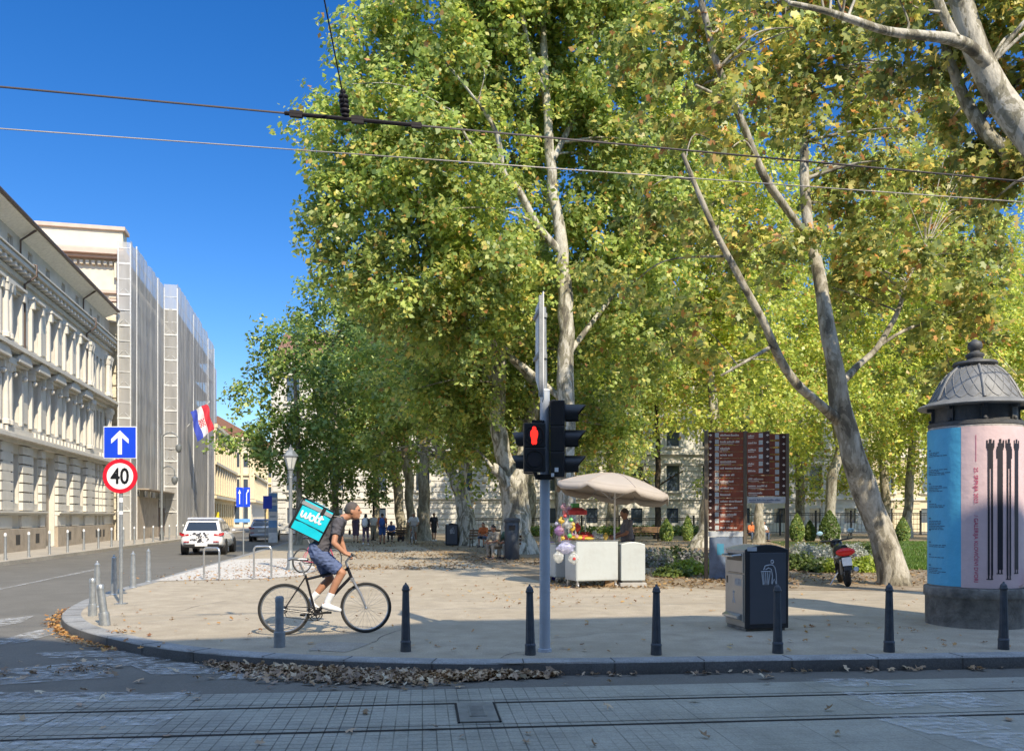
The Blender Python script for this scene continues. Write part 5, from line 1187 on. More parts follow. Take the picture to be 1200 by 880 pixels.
for f in range(5):
    for k in range(11): mb = MB(); mb.box(.002,.05,1.3+k*3.1,2.6+k*3.1,1.6+f*3.4,3.9+f*3.4); mb.build('window', MT['pane'], cb)
def net_mat():
    m, t, N = nt('scaffold_netting'); L = t.links.new
    out = N('ShaderNodeOutputMaterial'); d = N('ShaderNodeBsdfDiffuse'); d.inputs[0].default_value = (.60,.59,.565,1); tl = N('ShaderNodeBsdfTranslucent'); tl.inputs[0].default_value = (.60,.59,.56,1)
    tr = N('ShaderNodeBsdfTransparent'); m1 = N('ShaderNodeMixShader', i_0=.38); m2 = N('ShaderNodeMixShader'); tc = N('ShaderNodeTexCoord')
    n = N('ShaderNodeTexNoise', i_Scale=.9, i_Detail=6); mp = N('ShaderNodeMapping'); mp.inputs['Scale'].default_value = (2.2,2.2,.25); L(tc.outputs['Object'], mp.inputs[0]); L(mp.outputs[0], n.inputs['Vector'])
    r = ramp(N('ShaderNodeValToRGB'), [(.3,(.64,.64,.64)),(.7,(.84,.84,.84))]); L(n.outputs['Fac'], r.inputs[0]); L(r.outputs[0], m2.inputs[0])
    L(d.outputs[0], m1.inputs[1]); L(tl.outputs[0], m1.inputs[2]); L(tr.outputs[0], m2.inputs[1]); L(m1.outputs[0], m2.inputs[2]); L(m2.outputs[0], out.inputs[0]); return m
NET = net_mat(); mk('net_seam', (.60,.60,.58), .8); mk('scaffold_plank', (.30,.26,.20), .9)
sc = thing('scaffolding', 'tall scaffolding wrapped in grey-white netting over the street front', 'scaffolding', G0, FA)
def net(x0, y0, x1, y1, z0, z1, amp=.13, top=None):
    """a hanging sheet from (x0,y0) to (x1,y1)"""
    Ln = math.hypot(x1-x0, y1-y0); n = max(3, int(Ln/.22)); k = int((z1-z0)/.5); vs = []; fs = []; tx, ty = (x1-x0)/Ln, (y1-y0)/Ln
    for i in range(n+1):
        for j in range(k+1):
            s = Ln*i/n; z = z0 + (z1-z0)*j/k; q = amp*mnoise.noise(V((s*1.1, z*.16, x0+y0))) + amp*.5*mnoise.noise(V((s*2.9, z*.5, 4)))
            e = min(i, n-i, 2)/2; q *= e
            zz = z + (.25*mnoise.noise(V((s*.4, 2, 9))) if j == k else 0)
            vs.append((x0+tx*s + ty*q, y0+ty*s - tx*q, zz))
    for i in range(n):
        for j in range(k): fs.append((i*(k+1)+j, (i+1)*(k+1)+j, (i+1)*(k+1)+j+1, i*(k+1)+j+1))
    m = MB(); m.add(vs, fs); return m
SX, S2 = .85, 1.85; a0, a1, a2, a3, a4 = -1.5, 11.0, 30.6, 36.0, 44
mm = MB()
for (x0,y0,x1,y1,z0,z1) in ((.05,a0,SX,a0,.0,19.3),(SX,a0,SX,a0+1.9,0,19.4),(SX,a0+1.9,SX,a1-2.8,3.4,19.6),(SX,a1-2.8,SX,a1,3.4,19.7),(SX,a1,S2,a1,0,19.9),(S2,a1,S2,a2,0,20.0),(S2,a2,S2,a3,0,19.9),(S2,a3,S2-.6,a3,0,19.5),(S2-.6,a3,S2-.6,a4,2.6,18.6),(S2-.6,a4,0,a4,0,18.6)):
    q = net(x0,y0,x1,y1,z0,z1); mm.add(q.v, q.f)
mm.build('netting', NET, sc, 60)
mb = MB()
for x, y in ((SX,a0),(.1,a0),(SX,a0+1.9),(SX,a1-2.8),(SX,a1),(S2,a1),(S2,a2),(S2,a3),(S2,20),(S2-.6,40)):
    mb.tube([V((x,y,0)), V((x,y,19.6 if y > a0+1 else 19.2))], .05, 6)
for y, xs in ((a0,(.05,SX)),(a1,(SX,S2))):
    z = 1.9
    while z < 19: mb.obox(((xs[0]+xs[1])/2, y-.02, z), ((xs[1]-xs[0])/2,0,0), (0,.02,0), (0,0,.055)); mb.obox(((xs[0]+xs[1])/2, y-.02, z+1.0), ((xs[1]-xs[0])/2,0,0), (0,.02,0), (0,0,.022)); z += 2.0
for y, xs in ((a0,(.05,SX)),(a1,(SX,S2))):
    z = 1.9; s = 0
    while z < 17: mb.tube([V((xs[s % 2],y-.02,z)), V((xs[s % 2]*.6+xs[(s+1) % 2]*.4,y-.02,z+.35))], .018, 5); mb.tube([V((xs[(s+1) % 2],y-.02,z)), V((xs[(s+1) % 2]*.6+xs[s % 2]*.4,y-.02,z+.35))], .018, 5); z += 2.0; s += 1
for y in (2.5,4.6,6.7,8.9,13,15,17.2,22,24,26,28,33):        # standards and ledgers showing through the sheeting
    x = (SX if y < a1 else S2)-.22; mb.tube([V((x,y,0)), V((x,y,19))], .03, 5)
z = 2.9
while z < 19: mb.tube([V((SX-.22,a0+.3,z)), V((SX-.22,a1-.1,z))], .025, 5); mb.tube([V((S2-.22,a1+.2,z)), V((S2-.22,a3-.3,z))], .025, 5); z += 2.0
mb.build('tube', MT['net_seam'], sc, 60)
mb = MB(); z = 1.9
while z < 18.5: mb.box(.1,SX-.12,a0+.1,a1,z,z+.05); mb.box(.1,S2-.15,a1,a3,z,z+.05); z += 2.0
mb.build('plank', MT['scaffold_plank'], sc)
mb = MB(); mb.box(SX-.1,SX+.8,a0+1.9,a1,3.35,3.42); mb.box(SX-.1,SX+.05,a0+2.0,a1-2.9,0,2.9); mb.build('hoarding', MT['facade_plinth'], sc)
mb = MB()
for k in range(14): mb.box(SX+.02,SX+.05,a1-2.7+k*.2,a1-2.6+k*.2,0,2.2)
mb.build('gate', MT['gutter'], sc)
# flag
mk('flag_red', (.55,.03,.05), .7); mk('flag_blue', (.04,.07,.42), .7); mk('flag_white', (.66,.66,.66), .7)
p = at(229, 497, 72); fl = thing('flag', 'red white and blue flag with a chequered shield hanging from the scaffolding', 'flag', p, math.radians(10))
mb = MB(); mb.cone((-2.2,1.5,-1.6), (1.2,-.3,1.9), .05, .04, 8); mb.build('pole', MT['white_paint'], fl, 40)
def flagpt(u, v): # u across bands 0..1, v along the drop
    return V((-.35 + u*1.35 + v*.55 + .05*math.sin(v*9), -.3+.2*math.sin(v*6+u*7), 1.0 + u*.7 - v*(2.5 - .4*u)))
for i, m in enumerate(('flag_blue','flag_white','flag_red')):
    mb = MB(); vs = [flagpt((i+a/4)/3, b/10) for a in range(5) for b in range(11)]; fs = [(a*11+b, (a+1)*11+b, (a+1)*11+b+1, a*11+b+1) for a in range(4) for b in range(10)]; mb.add(vs, fs); mb.build(['blue_band','white_band','red_band'][i], MT[m], fl, 60)
mb = MB()
for a in range(5):
    for b in range(5):
        if (a+b) % 2 == 0:
            q = [flagpt(.36+(a+da)*.056, .42+(b+db)*.05) - V((0,.03,0)) for da, db in ((0,0),(1,0),(1,1),(0,1))]; mb.quad(*q)
mb.build('shield', MT['flag_red'], fl)
# --- ochre houses further up the street
mk('ochre_wall', (.60,.45,.22), .85, 0, .08, 1.2, .1); mk('ochre_trim', (.66,.56,.38), .85); mk('shop_dark', (.06,.055,.05), .5); mk('sign_yellow', (.7,.6,.03), .5)
def street_house(name, label, Y0, Y1, H, off, wall='ochre_wall', trim='ochre_trim'):
    P0 = V((F0.x, F0.y, 0)) + FD*(Y0-43.2)*UK + V((FD.y,-FD.x,0))*off; Ln = (Y1-Y0)*UK
    t = thing(name, label, 'building', P0, FA); mb = MB(); fl = []
    n = int(Ln/2.6); hs = []
    for f in range(int((H-1)/3.7)):
        for k in range(n): u = (k+.5)*Ln/n; hs.append((u-.55,u+.55,(.3 if f == 0 else 1.0)+f*3.7,3.0+f*3.7))
    wall_grid(mb, -.3, 0, 0, Ln, -.05, H, hs); mb.box(-10,-.6,0,Ln,-.05,H); mb.box(-.6,-.3,0,.3,0,H); mb.build('wall', MT[wall], t)
    for h in hs: mb = MB(); mb.box(-.26,-.2,h[0],h[1],h[2],h[3]); mb.build('window', MT['pane'], t)
    mb = MB()
    for z in [3.5+3.7*f for f in range(int(H/3.7))]: mb.box(0,.6,0,Ln,z,z+.3)
    mb.box(0,.7,-.1,Ln,H-.3,H+.1)
    for h in hs: 
        if h[2] > 2: mb.box(0,.14,h[0]-.16,h[0],h[2],h[3]); mb.box(0,.14,h[1],h[1]+.16,h[2],h[3]); mb.box(0,.3,h[0]-.25,h[1]+.25,h[3]+.1,h[3]+.3)
    for k in range(n+1): u = min(Ln-.15, max(.15, k*Ln/n)); mb.box(0,.45,u-.25,u+.25,4.0,H-.3)
    for k in range(4): mb.box(-.25-k*1.15,.05-k*1.15,-.28,0,3.9,H-.3)
    mb.box(-10,.4,-.45,0,H-.3,H+.1); mb.box(-10,.3,-.4,0,3.5,3.85); mb.box(-10,.25,-.3,0,7.2,7.45)
    mb.build('trim', MT[trim], t)
    for f in range(int((H-1)/3.7)):
        for k in range(3): mb = MB(); mb.box(-1.05-k*1.15,-.45-k*1.15,-.03,.0,(.4 if f == 0 else 1.0)+f*3.7,3.0+f*3.7); mb.build('window', MT['pane'], t)
    mb = MB(); mb.prism([(-10,0,H),(.6,0,H+.1),(-4.5,0,H+3)], (0,Ln,0)); mb.build('roof', MT['roof_tile'], t); return t
street_house('building', 'ochre town house with white pilasters just beyond the scaffolding', 92.5, 118, 11.5, 1.9)
street_house('building', 'pale yellow town house further up the street behind the blue lane sign', 119, 150, 12.5, 4.2, 'cream_wall', 'ochre_trim')
street_house('building', 'distant ochre building at the far end of the street', 151, 230, 13, 7.0, 'ochre_wall', 'facade_trim')
t = thing('building', 'distant pale building closing off the end of the street', 'building', (-62, 232, 0), 0); mb = MB(); mb.box(-10,34,0,12,-.2,14); mb.build('wall', MT['cream_wall'], t)
for f in range(3):
    for k in range(12): mb = MB(); mb.box(-8+k*3.4,-6.8+k*3.4,-.06,.0,1.2+f*4,3.4+f*4); mb.build('window', MT['pane'], t)
mb = MB(); mb.box(-10.3,34.3,-.4,12,14,14.5); mb.build('cornice', MT['facade_trim'], t)
p = at(251, 606, 98) ; t = thing('shop_sign', 'small yellow square sign above the pavement beyond the scaffolding', 'sign', p); mb = MB(); mb.box(-.55,.55,0,.06,-.6,.6); mb.build('panel', MT['sign_yellow'], t); mb = MB(); mb.cone((0,.1,-2.5),(0,.1,.0),.05,.05,8); mb.build('post', MT['gutter'], t)
# --- the long white building behind the park
mk('park_white', (.60,.58,.53), .85, 0, .06, 1, .1, 20, dirt=(.48,.45,.40), damt=.4); mk('park_cream', (.60,.52,.36), .85, 0, .06, 1, .1, 20, dirt=(.46,.40,.28), damt=.4)
def park_house(label, x0, x1, Y, H, wall, sp=3.6, door=None):
    t = thing('building', label, 'building', (x0, Y, 0), .06); Ln = x1-x0; n = int(Ln/sp); hs = []
    for z0, z1, w in ((.9,2.3,.55),(3.9,6.3,.62),(8.1,10.6,.62),(12.0,14.2,.6)):
        for k in range(n):
            u = (k+.5)*Ln/n
            if z1 < H: hs.append((u-w,u+w,z0,z1))
    mb = MB()
    us = sorted({0, Ln, *[h[0] for h in hs], *[h[1] for h in hs]}); zs = sorted({-.05, H, *[h[2] for h in hs], *[h[3] for h in hs]})
    for a, b in zip(us[:-1], us[1:]):
        run = None
        for c, d in zip(zs[:-1], zs[1:]):
            if any(h[0] <= (a+b)/2 <= h[1] and h[2] <= (c+d)/2 <= h[3] for h in hs):
                if run: mb.box(a,b,0,.4,run[0],run[1]); run = None
            else: run = (run[0] if run else c, d)
        if run: mb.box(a,b,0,.4,run[0],run[1])
    mb.box(0,Ln,.8,14,-.05,H); mb.box(0,.4,.4,.8,0,H); mb.box(Ln-.4,Ln,.4,.8,0,H)
    for h in hs: window(t, .22, (h[0]+h[1])/2, h[2], h[3], h[1]-h[0], 'frame_white', h[2] > 3, 'window', 'y')
    ed = [0] + [q for h in hs[:n] for q in (h[0],h[1])] + [Ln]; z = .3
    while z < 7.2:                                    # banded masonry
        for a, b in zip(ed[0::2], ed[1::2]): mb.box(a+.12,b-.12,-.07,0,z,z+.40)
        z += .50
    mb.build('wall', wall, t)
    mb = MB(); mb.box(-.1,Ln+.1,-.35,0,7.3,7.6); mb.box(-.1,Ln+.1,-.25,0,3.1,3.3); mb.box(-.1,Ln+.1,-.8,0,H-.5,H)
    for h in hs[n:]: mb.box(h[0]-.3,h[1]+.3,-.35,0,h[3]+.15,h[3]+.4); mb.box(h[0]-.18,h[0],-.16,0,h[2],h[3]); mb.box(h[1],h[1]+.18,-.16,0,h[2],h[3]); mb.box(h[0]-.25,h[1]+.25,-.25,0,h[2]-.18,h[2])
    mb.build('cornice', MT['facade_trim'], t, None, .02); mb = MB(); mb.prism([(0,-.5,H),(0,14,H),(0,6,H+4)], (Ln,0,0)); mb.build('roof', MT['roof_tile'], t); return t
park_house('long white banded building behind the left trees and the seated people', -22, 9.5, 78, 15.5, MT['park_white'])
park_house('white banded building behind the parasol and direction board', 10, 34, 80, 15.5, MT['park_white'], 3.2)
park_house('cream building seen behind the advertising column and leaning tree', 35, 75, 84, 16, MT['park_cream'], 3.8)
# --- the house across the street that throws the shade over the foreground
sh = thing('building', 'plain rendered town house across the street whose shade covers the tram track', 'building', (-30, -5.2, 0), 0)
mb = MB()
roof = [(0,17.8),(28,17.5),(31.8,17.35),(33.0,16.8),(34.0,16.15),(35.4,16.5),(36.6,16.85),(37.6,17.7),(38.7,18.24),(40.2,18.42),(42.3,18.78),(45.9,19.05),(52,19.15),(90,19.1)]
mb.prism([(0,0,-.2)] + [(90,0,-.2)] + [(x,0,z) for x, z in roof[::-1]], (0,-12,0)); mb.build('wall', MT['facade_pale'], sh)
for f in range(4):
    for k in range(28): mb = MB(); mb.box(1.2+k*3.2,2.5+k*3.2,.0,.05,1.2+f*4,3.6+f*4); mb.build('window', MT['pane'], sh)
mb = MB(); mb.box(0,90,0,.3,4.1,4.4); mb.box(0,90,0,.3,8.2,8.4); mb.build('cornice', MT['facade_trim'], sh)
# ------------------------------------------------------------------ trees
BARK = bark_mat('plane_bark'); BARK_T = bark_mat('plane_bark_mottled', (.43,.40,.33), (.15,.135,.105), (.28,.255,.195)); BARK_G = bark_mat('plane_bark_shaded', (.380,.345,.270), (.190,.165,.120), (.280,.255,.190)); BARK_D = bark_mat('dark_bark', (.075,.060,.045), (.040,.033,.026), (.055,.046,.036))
LF = [(.0,(.160,.241,.069)), (.25,(.277,.378,.105)), (.55,(.407,.511,.145)), (.80,(.538,.605,.191)), (.93,(.720,.667,.191)), (.97,(.720,.497,.151)), (1.0,(.522,.263,.127))]
LEAF = leaf_mat('plane_leaves', LF, .46)
LEAF_Y = leaf_mat('plane_leaves_yellowing', [(.0,(.216,.289,.066)), (.3,(.374,.477,.100)), (.6,(.546,.621,.131)), (.84,(.712,.722,.180)), (.92,(.712,.693,.180)), (.97,(.712,.462,.146)), (1.0,(.575,.289,.108))], .42)
LEAF_N = leaf_mat('near_plane_leaves', [(.0,(.139,.193,.057)), (.3,(.264,.326,.092)), (.6,(.401,.456,.130)), (.80,(.619,.569,.170)), (.90,(.750,.627,.190)), (.96,(.750,.428,.152)), (1.0,(.525,.243,.116))], .38)
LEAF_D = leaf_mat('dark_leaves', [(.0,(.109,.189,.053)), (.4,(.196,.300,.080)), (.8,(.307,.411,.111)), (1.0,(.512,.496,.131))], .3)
QUAD = np.array([(0,-.55,0),(.40,-.05,-.06),(0,.55,.02),(-.40,-.05,-.06)])
LOBE = np.array([(0,-.48,0),(.30,-.42,-.05),(.22,-.12,-.01),(.52,.10,-.09),(.22,.16,-.02),(0,.58,-.05),(-.22,.16,-.02),(-.52,.10,-.09),(-.22,-.12,-.01),(-.30,-.42,-.05)])
def leaf_soup(pos, out, size, rng, shape, up=.55, jitter=.9):
    """pos (n,3), out (n,3) outward direction: oriented leaves"""
    n = len(pos); nr = out*.55 + np.array([0,0,up]) + rng.normal(0, .55*jitter, (n,3)); nr /= np.linalg.norm(nr, axis=1, keepdims=True)
    tg = rng.normal(0, 1, (n,3)) + np.array([0,0,-.7]) + out*.6; tg -= nr*(tg*nr).sum(1, keepdims=True); tg /= np.linalg.norm(tg, axis=1, keepdims=True)
    sd = np.cross(tg, nr); s = size*rng.uniform(.5, 1.4, (n,1))
    k = len(shape); cur = rng.uniform(.2, 2.2, (n,1))
    co = np.empty((n, k, 3))
    for i, (x, y, z) in enumerate(shape): co[:, i] = pos + sd*(x*s) + tg*(y*s) + nr*(z*s*cur)
    return co.reshape(-1, 3), np.full(n, k, dtype=np.int32)
def clusters(blobs, dens, rng, cr, shell=.6):
    """blobs: (centre, radii). Points spread through lumpy ellipsoids, denser near the skin"""
    C, O, R = [], [], []
    for c, r in blobs:
        c = np.array(c); r = np.array(r); n = max(4, int(dens*4/3*PI*r[0]*r[1]*r[2]/(cr**3)))
        d = rng.normal(0, 1, (n,3)); d /= np.linalg.norm(d, axis=1, keepdims=True)
        u = np.where(rng.random(n) < shell, rng.uniform(.72, 1.0, n), rng.random(n)**(1/3)*.95)
        lump = np.array([1 + .30*mnoise.noise(V((a*1.9 + c[0], b*1.9 + c[2], e*1.9 + c[1]))) + .12*mnoise.noise(V((a*5, b*5+c[0], e*5))) for a, b, e in d])
        C.append(c + d*r*(u*lump)[:, None]); O.append(d); R.append(np.full(n, cr))
    return np.concatenate(C), np.concatenate(O)
def crown(name, blobs, par, m, size, rng, dens=.30, cr=.55, per=46, shape=QUAD, shell=.6, keep=None):
    C, O = clusters(blobs, dens, rng, cr, shell)
    if keep is not None: k = keep(C); C, O = C[k], O[k]
    n = len(C); cr_i = cr*rng.uniform(.55, 1.35, n); cnt = np.maximum(6, (per*(cr_i/cr)**2*rng.uniform(.7,1.2,n)).astype(int))
    idx = np.repeat(np.arange(n), cnt)
    # each clump is a drooping spray stretched along its twig
    g = rng.normal(0, 1, (len(idx),3)); g /= np.maximum(1e-6, np.linalg.norm(g, axis=1, keepdims=True)); g *= (rng.random((len(idx),1))**.5)
    ax = O[idx] + np.array([0,0,-.25]); ax /= np.linalg.norm(ax, axis=1, keepdims=True)
    al = (g*ax).sum(1, keepdims=True); g = g*.72 + ax*al*.75
    pos = C[idx] + g*cr_i[idx][:, None]
    out = O[idx]*.5 + g*.8; out /= np.linalg.norm(out, axis=1, keepdims=True)
    co, ct = leaf_soup(pos, out, size, rng, shape)
    if par is not None:
        loc = np.array(par.location); co = co - loc
    me = raw_mesh(name, co, ct, m); o = D.objects.new(name, me); COL.objects.link(o); o.parent = par
    return o, C
def rough(pts, rs, amt=.10, sub=4, seed=0):
    """resample a limb path and give it a natural wobble"""
    P, R = [], []
    n = len(pts)
    for i in range(n-1):
        p0 = pts[max(0,i-1)]; p1 = pts[i]; p2 = pts[i+1]; p3 = pts[min(n-1,i+2)]
        for k in range(sub):
            t = k/sub; a = V(p1)*2; q = (V(p1)*2 + (V(p2)-V(p0))*t + (V(p0)*2-V(p1)*5+V(p2)*4-V(p3))*t*t + (V(p1)*3-V(p0)-V(p2)*3+V(p3))*t**3)*.5
            r = rs[i]*(1-t)+rs[i+1]*t
            w = V((mnoise.noise(q*.9+V((seed,0,0))), mnoise.noise(q*.9+V((0,seed,7))), 0))*r*amt*4
            P.append(q + (w if (i or k) else V((0,0,0)))); R.append(r*(1+.10*mnoise.noise(q*1.7+V((seed,3,0)))))
    P.append(V(pts[-1])); R.append(rs[-1]); return P, R
def open_limbs(limbs, half, share, seed):
    """keep-mask: the crown is thin along the sunny side of these limbs, so the pale bark shows"""
    rng = np.random.default_rng(seed); P = []
    for lb in limbs:
        for (a, ra), (b, rb) in zip(lb[:-1], lb[1:]):
            for k in range(6): q = V(a).lerp(V(b), k/6); P.append((q.x, q.y, q.z, ra))
    P = np.array(P); d0 = np.array([.40,-.80,.25]); d0 /= np.linalg.norm(d0)
    def f(C):
        k = np.ones(len(C), bool)
        for i, c in enumerate(C):
            v = c - P[:,:3]; t = v @ d0; w = np.linalg.norm(v - t[:,None]*np.array([[0,-1,0]])*0 - np.outer(t, d0), axis=1); w2 = np.hypot(v[:,0] + v[:,1]*.0, v[:,2])
            near = ((w < half) & (t > -.3)) | ((w2 < half*.9) & (v[:,1] < .3))
            if near.any() and rng.random() < share: k[i] = False
        return k
    return f
def tree(name, label, base, limbs, blobs, bark, leaf, size=.2, dens=.30, cr=.55, per=46, shape=QUAD, seed=1, flare=1.0, twigs=30, group='plane trees of the park', shell=.6, cat='tree', keep=None):
    """limbs: [[(point, radius), ...]] in world space; blobs [(centre, radii)]"""
    t = thing(name, label, cat, base, 0, group); rng = np.random.default_rng(seed)
    mb = MB(); mb.X = Matrix.Translation(-V(base)); allp = []
    for li, lb in enumerate(limbs):
        P, R = rough([V(p) for p, _ in lb], [r for _, r in lb], .12, 5, seed+li)
        if li == 0 and flare:
            b0 = P[0].z; R = [r*(1 + .75*flare*math.exp(-max(0, p.z-b0)/.35)) for p, r in zip(P, R)]; P[0] = P[0] - V((0,0,.1))
        mb.tube(P, R, 16 if R[0] > .2 else 10); allp += list(zip(P, R))
    if blobs:
        o, C = crown('crown', blobs, t, leaf, size, rng, dens, cr, per, shape, shell, keep)
        AP = np.array([p for p, _ in allp[len(allp)//4:]]); AR = [r for _, r in allp[len(allp)//4:]]
        pick = rng.choice(len(C), min(twigs, len(C)), replace=False)
        for i in pick:
            c = V(C[i]); dd = np.linalg.norm(AP - C[i], axis=1) + np.maximum(0, AP[:,2]-C[i][2])*.8; j = int(dd.argmin())
            if dd[j] > 7: continue
            a = V(AP[j]); m = a.lerp(c, .5) + V((0,0,.12*(c-a).length)) + V(rng.normal(0,.12,3)); r = min(AR[j]*.45, .03+.012*(c-a).length)
            P, R = rough([a, m, c], [r, r*.6, .012], .2, 5, int(i)); mb.tube(P, R, 6)
    mb.build('trunk', bark, t, 70)
    return t
def L(Y, *pts):
    """limb from photo pixels at depth Y (+ optional depth offset): (px, py, radius in px[, dY])"""
    return [(at(p[0], p[1], Y + (p[3] if len(p) > 3 else 0)), p[2]*Y/F) for p in pts]
def B(Y, *bl):
    """crown masses from (px, py, rx px, rz px[, dY[, ry/rx]])"""
    out = []
    for b in bl:
        y = Y + (b[4] if len(b) > 4 else 0); k = b[5] if len(b) > 5 else .9
        out.append((tuple(at(b[0], b[1], y)), (b[2]*y/F, b[2]*y/F*k, b[3]*y/F)))
    return out
# tall straight plane behind the traffic light
Y = 31.0
T2 = L(Y,(662,520,11),(663,430,11),(662,330,9.5),(652,250,8),(645,190,7),(640,110,6),(636,30,5)); T2b = L(Y,(656,296,5),(628,262,4.5,-.5),(607,222,4.2,-1),(590,202,4,-1.2),(584,160,3,-1.5))
tree('plane_tree', 'tallest plane tree, pale straight trunk rising behind the traffic light', gnd(664, 655.6),
  [L(Y,(664,656,12.5),(663,600,11),(662,520,10),(663,430,9.6),(662,330,8),(652,250,6.6),(645,190,5.8),(640,110,5),(636,30,4.2),(640,-80,4),(650,-200,2)),
   L(Y,(656,296,5),(628,262,4.5,-.5),(607,222,4.2,-1),(590,202,4,-1.2),(584,160,3,-1.5),(560,120,2,-2)),
   L(Y,(640,110,3.5),(622,70,3,-.5),(612,20,2.4,-1),(590,-40,1.5,-1)), L(Y,(646,190,3.6),(680,120,3.6,.6),(692,50,3,.8),(700,-40,2,1)), L(Y,(590,202,2.6,-1.2),(555,175,2,-2),(530,130,1.4,-2.5)),
   L(Y,(662,420,4),(700,370,3,1),(740,320,2,1.5)), L(Y,(662,470,4),(600,420,3,1.2),(540,380,2,1.8))],
  B(Y,(535,30,100,110),(455,70,62,75,.4),(420,165,75,62),(500,190,95,90,-.6),(440,255,82,75,.4),(570,270,85,90,-.8),(600,110,95,110,1.2),(640,-60,115,100,0),(700,60,85,110,.8),(690,200,80,90,1.2),(690,310,70,70,1),(480,330,85,70,.2),(560,370,80,60,.5),(400,320,42,50,.8),(530,-90,85,80,1),(740,-70,80,90,2),(735,400,60,55,2),(765,210,62,80,1.5),(770,320,60,60,1.8),(775,90,62,80,2)),
  BARK, LEAF, .19, .42, .60, 70, QUAD, 3, .55, 60, keep=open_limbs([T2, T2b], .55, .85, 2))
# the wide double-stemmed plane left of it
Y = 36.0
tree('plane_tree', 'broad forked plane tree with a heavy flared trunk just left of the traffic light', gnd(604, 648.4),
  [L(Y,(604,648,20),(602,620,17),(603,585,16.5),(604,556,16)), L(Y,(598,565,11),(587,520,9.5,-.2),(583,470,9,-.3),(584,420,8,-.3),(580,360,6.5,-.3),(570,300,5,0),(560,230,3,0)),
   L(Y,(608,565,11),(615,525,9,.2),(624,480,8,.3),(632,430,7,.3),(632,370,6,.3),(636,300,5,.4),(640,220,3,.4)), L(Y,(630,455,5,.3),(606,425,4.5,-.8),(585,402,4.3,-1.4),(572,385,3.6,-1.8),(555,350,2,-2)), L(Y,(584,450,3.6,-.3),(560,430,3,.4),(520,400,2,1)),
   L(Y,(597,572,5.5,-.5),(585,556,6.5,-.6),(577,548,6,-.7))],
  B(Y,(590,330,90,70,1),(540,470,80,55,.5),(600,470,70,60,1.5),(690,470,75,55,1.5),(500,420,70,55,1),(650,380,80,60,2),(560,540,50,30,1),(720,520,50,40,2)),
  BARK, LEAF, .18, .40, .62, 70, QUAD, 5, .75, 40)
# V-shaped trunk
Y = 45.7
tree('plane_tree', 'plane tree with a low V-shaped fork beside the dark litter cabinet', gnd(553, 639.5),
  [L(Y,(553,639,13),(546,610,10.5),(541,575,9),(537,560,9)), L(Y,(537,566,6),(524,545,5.5),(510,515,5),(500,490,4.4),(490,450,3.5),(480,400,2.4)), L(Y,(541,566,5),(545,540,4.4),(543,512,4),(548,480,3.2),(556,430,2))],
  B(Y,(510,470,62,55),(470,520,48,34,.5),(560,500,48,36,.6),(450,430,55,60,.5),(530,400,60,55,1)), BARK, LEAF, .22, .36, .66, 48, QUAD, 8, .8, 24)
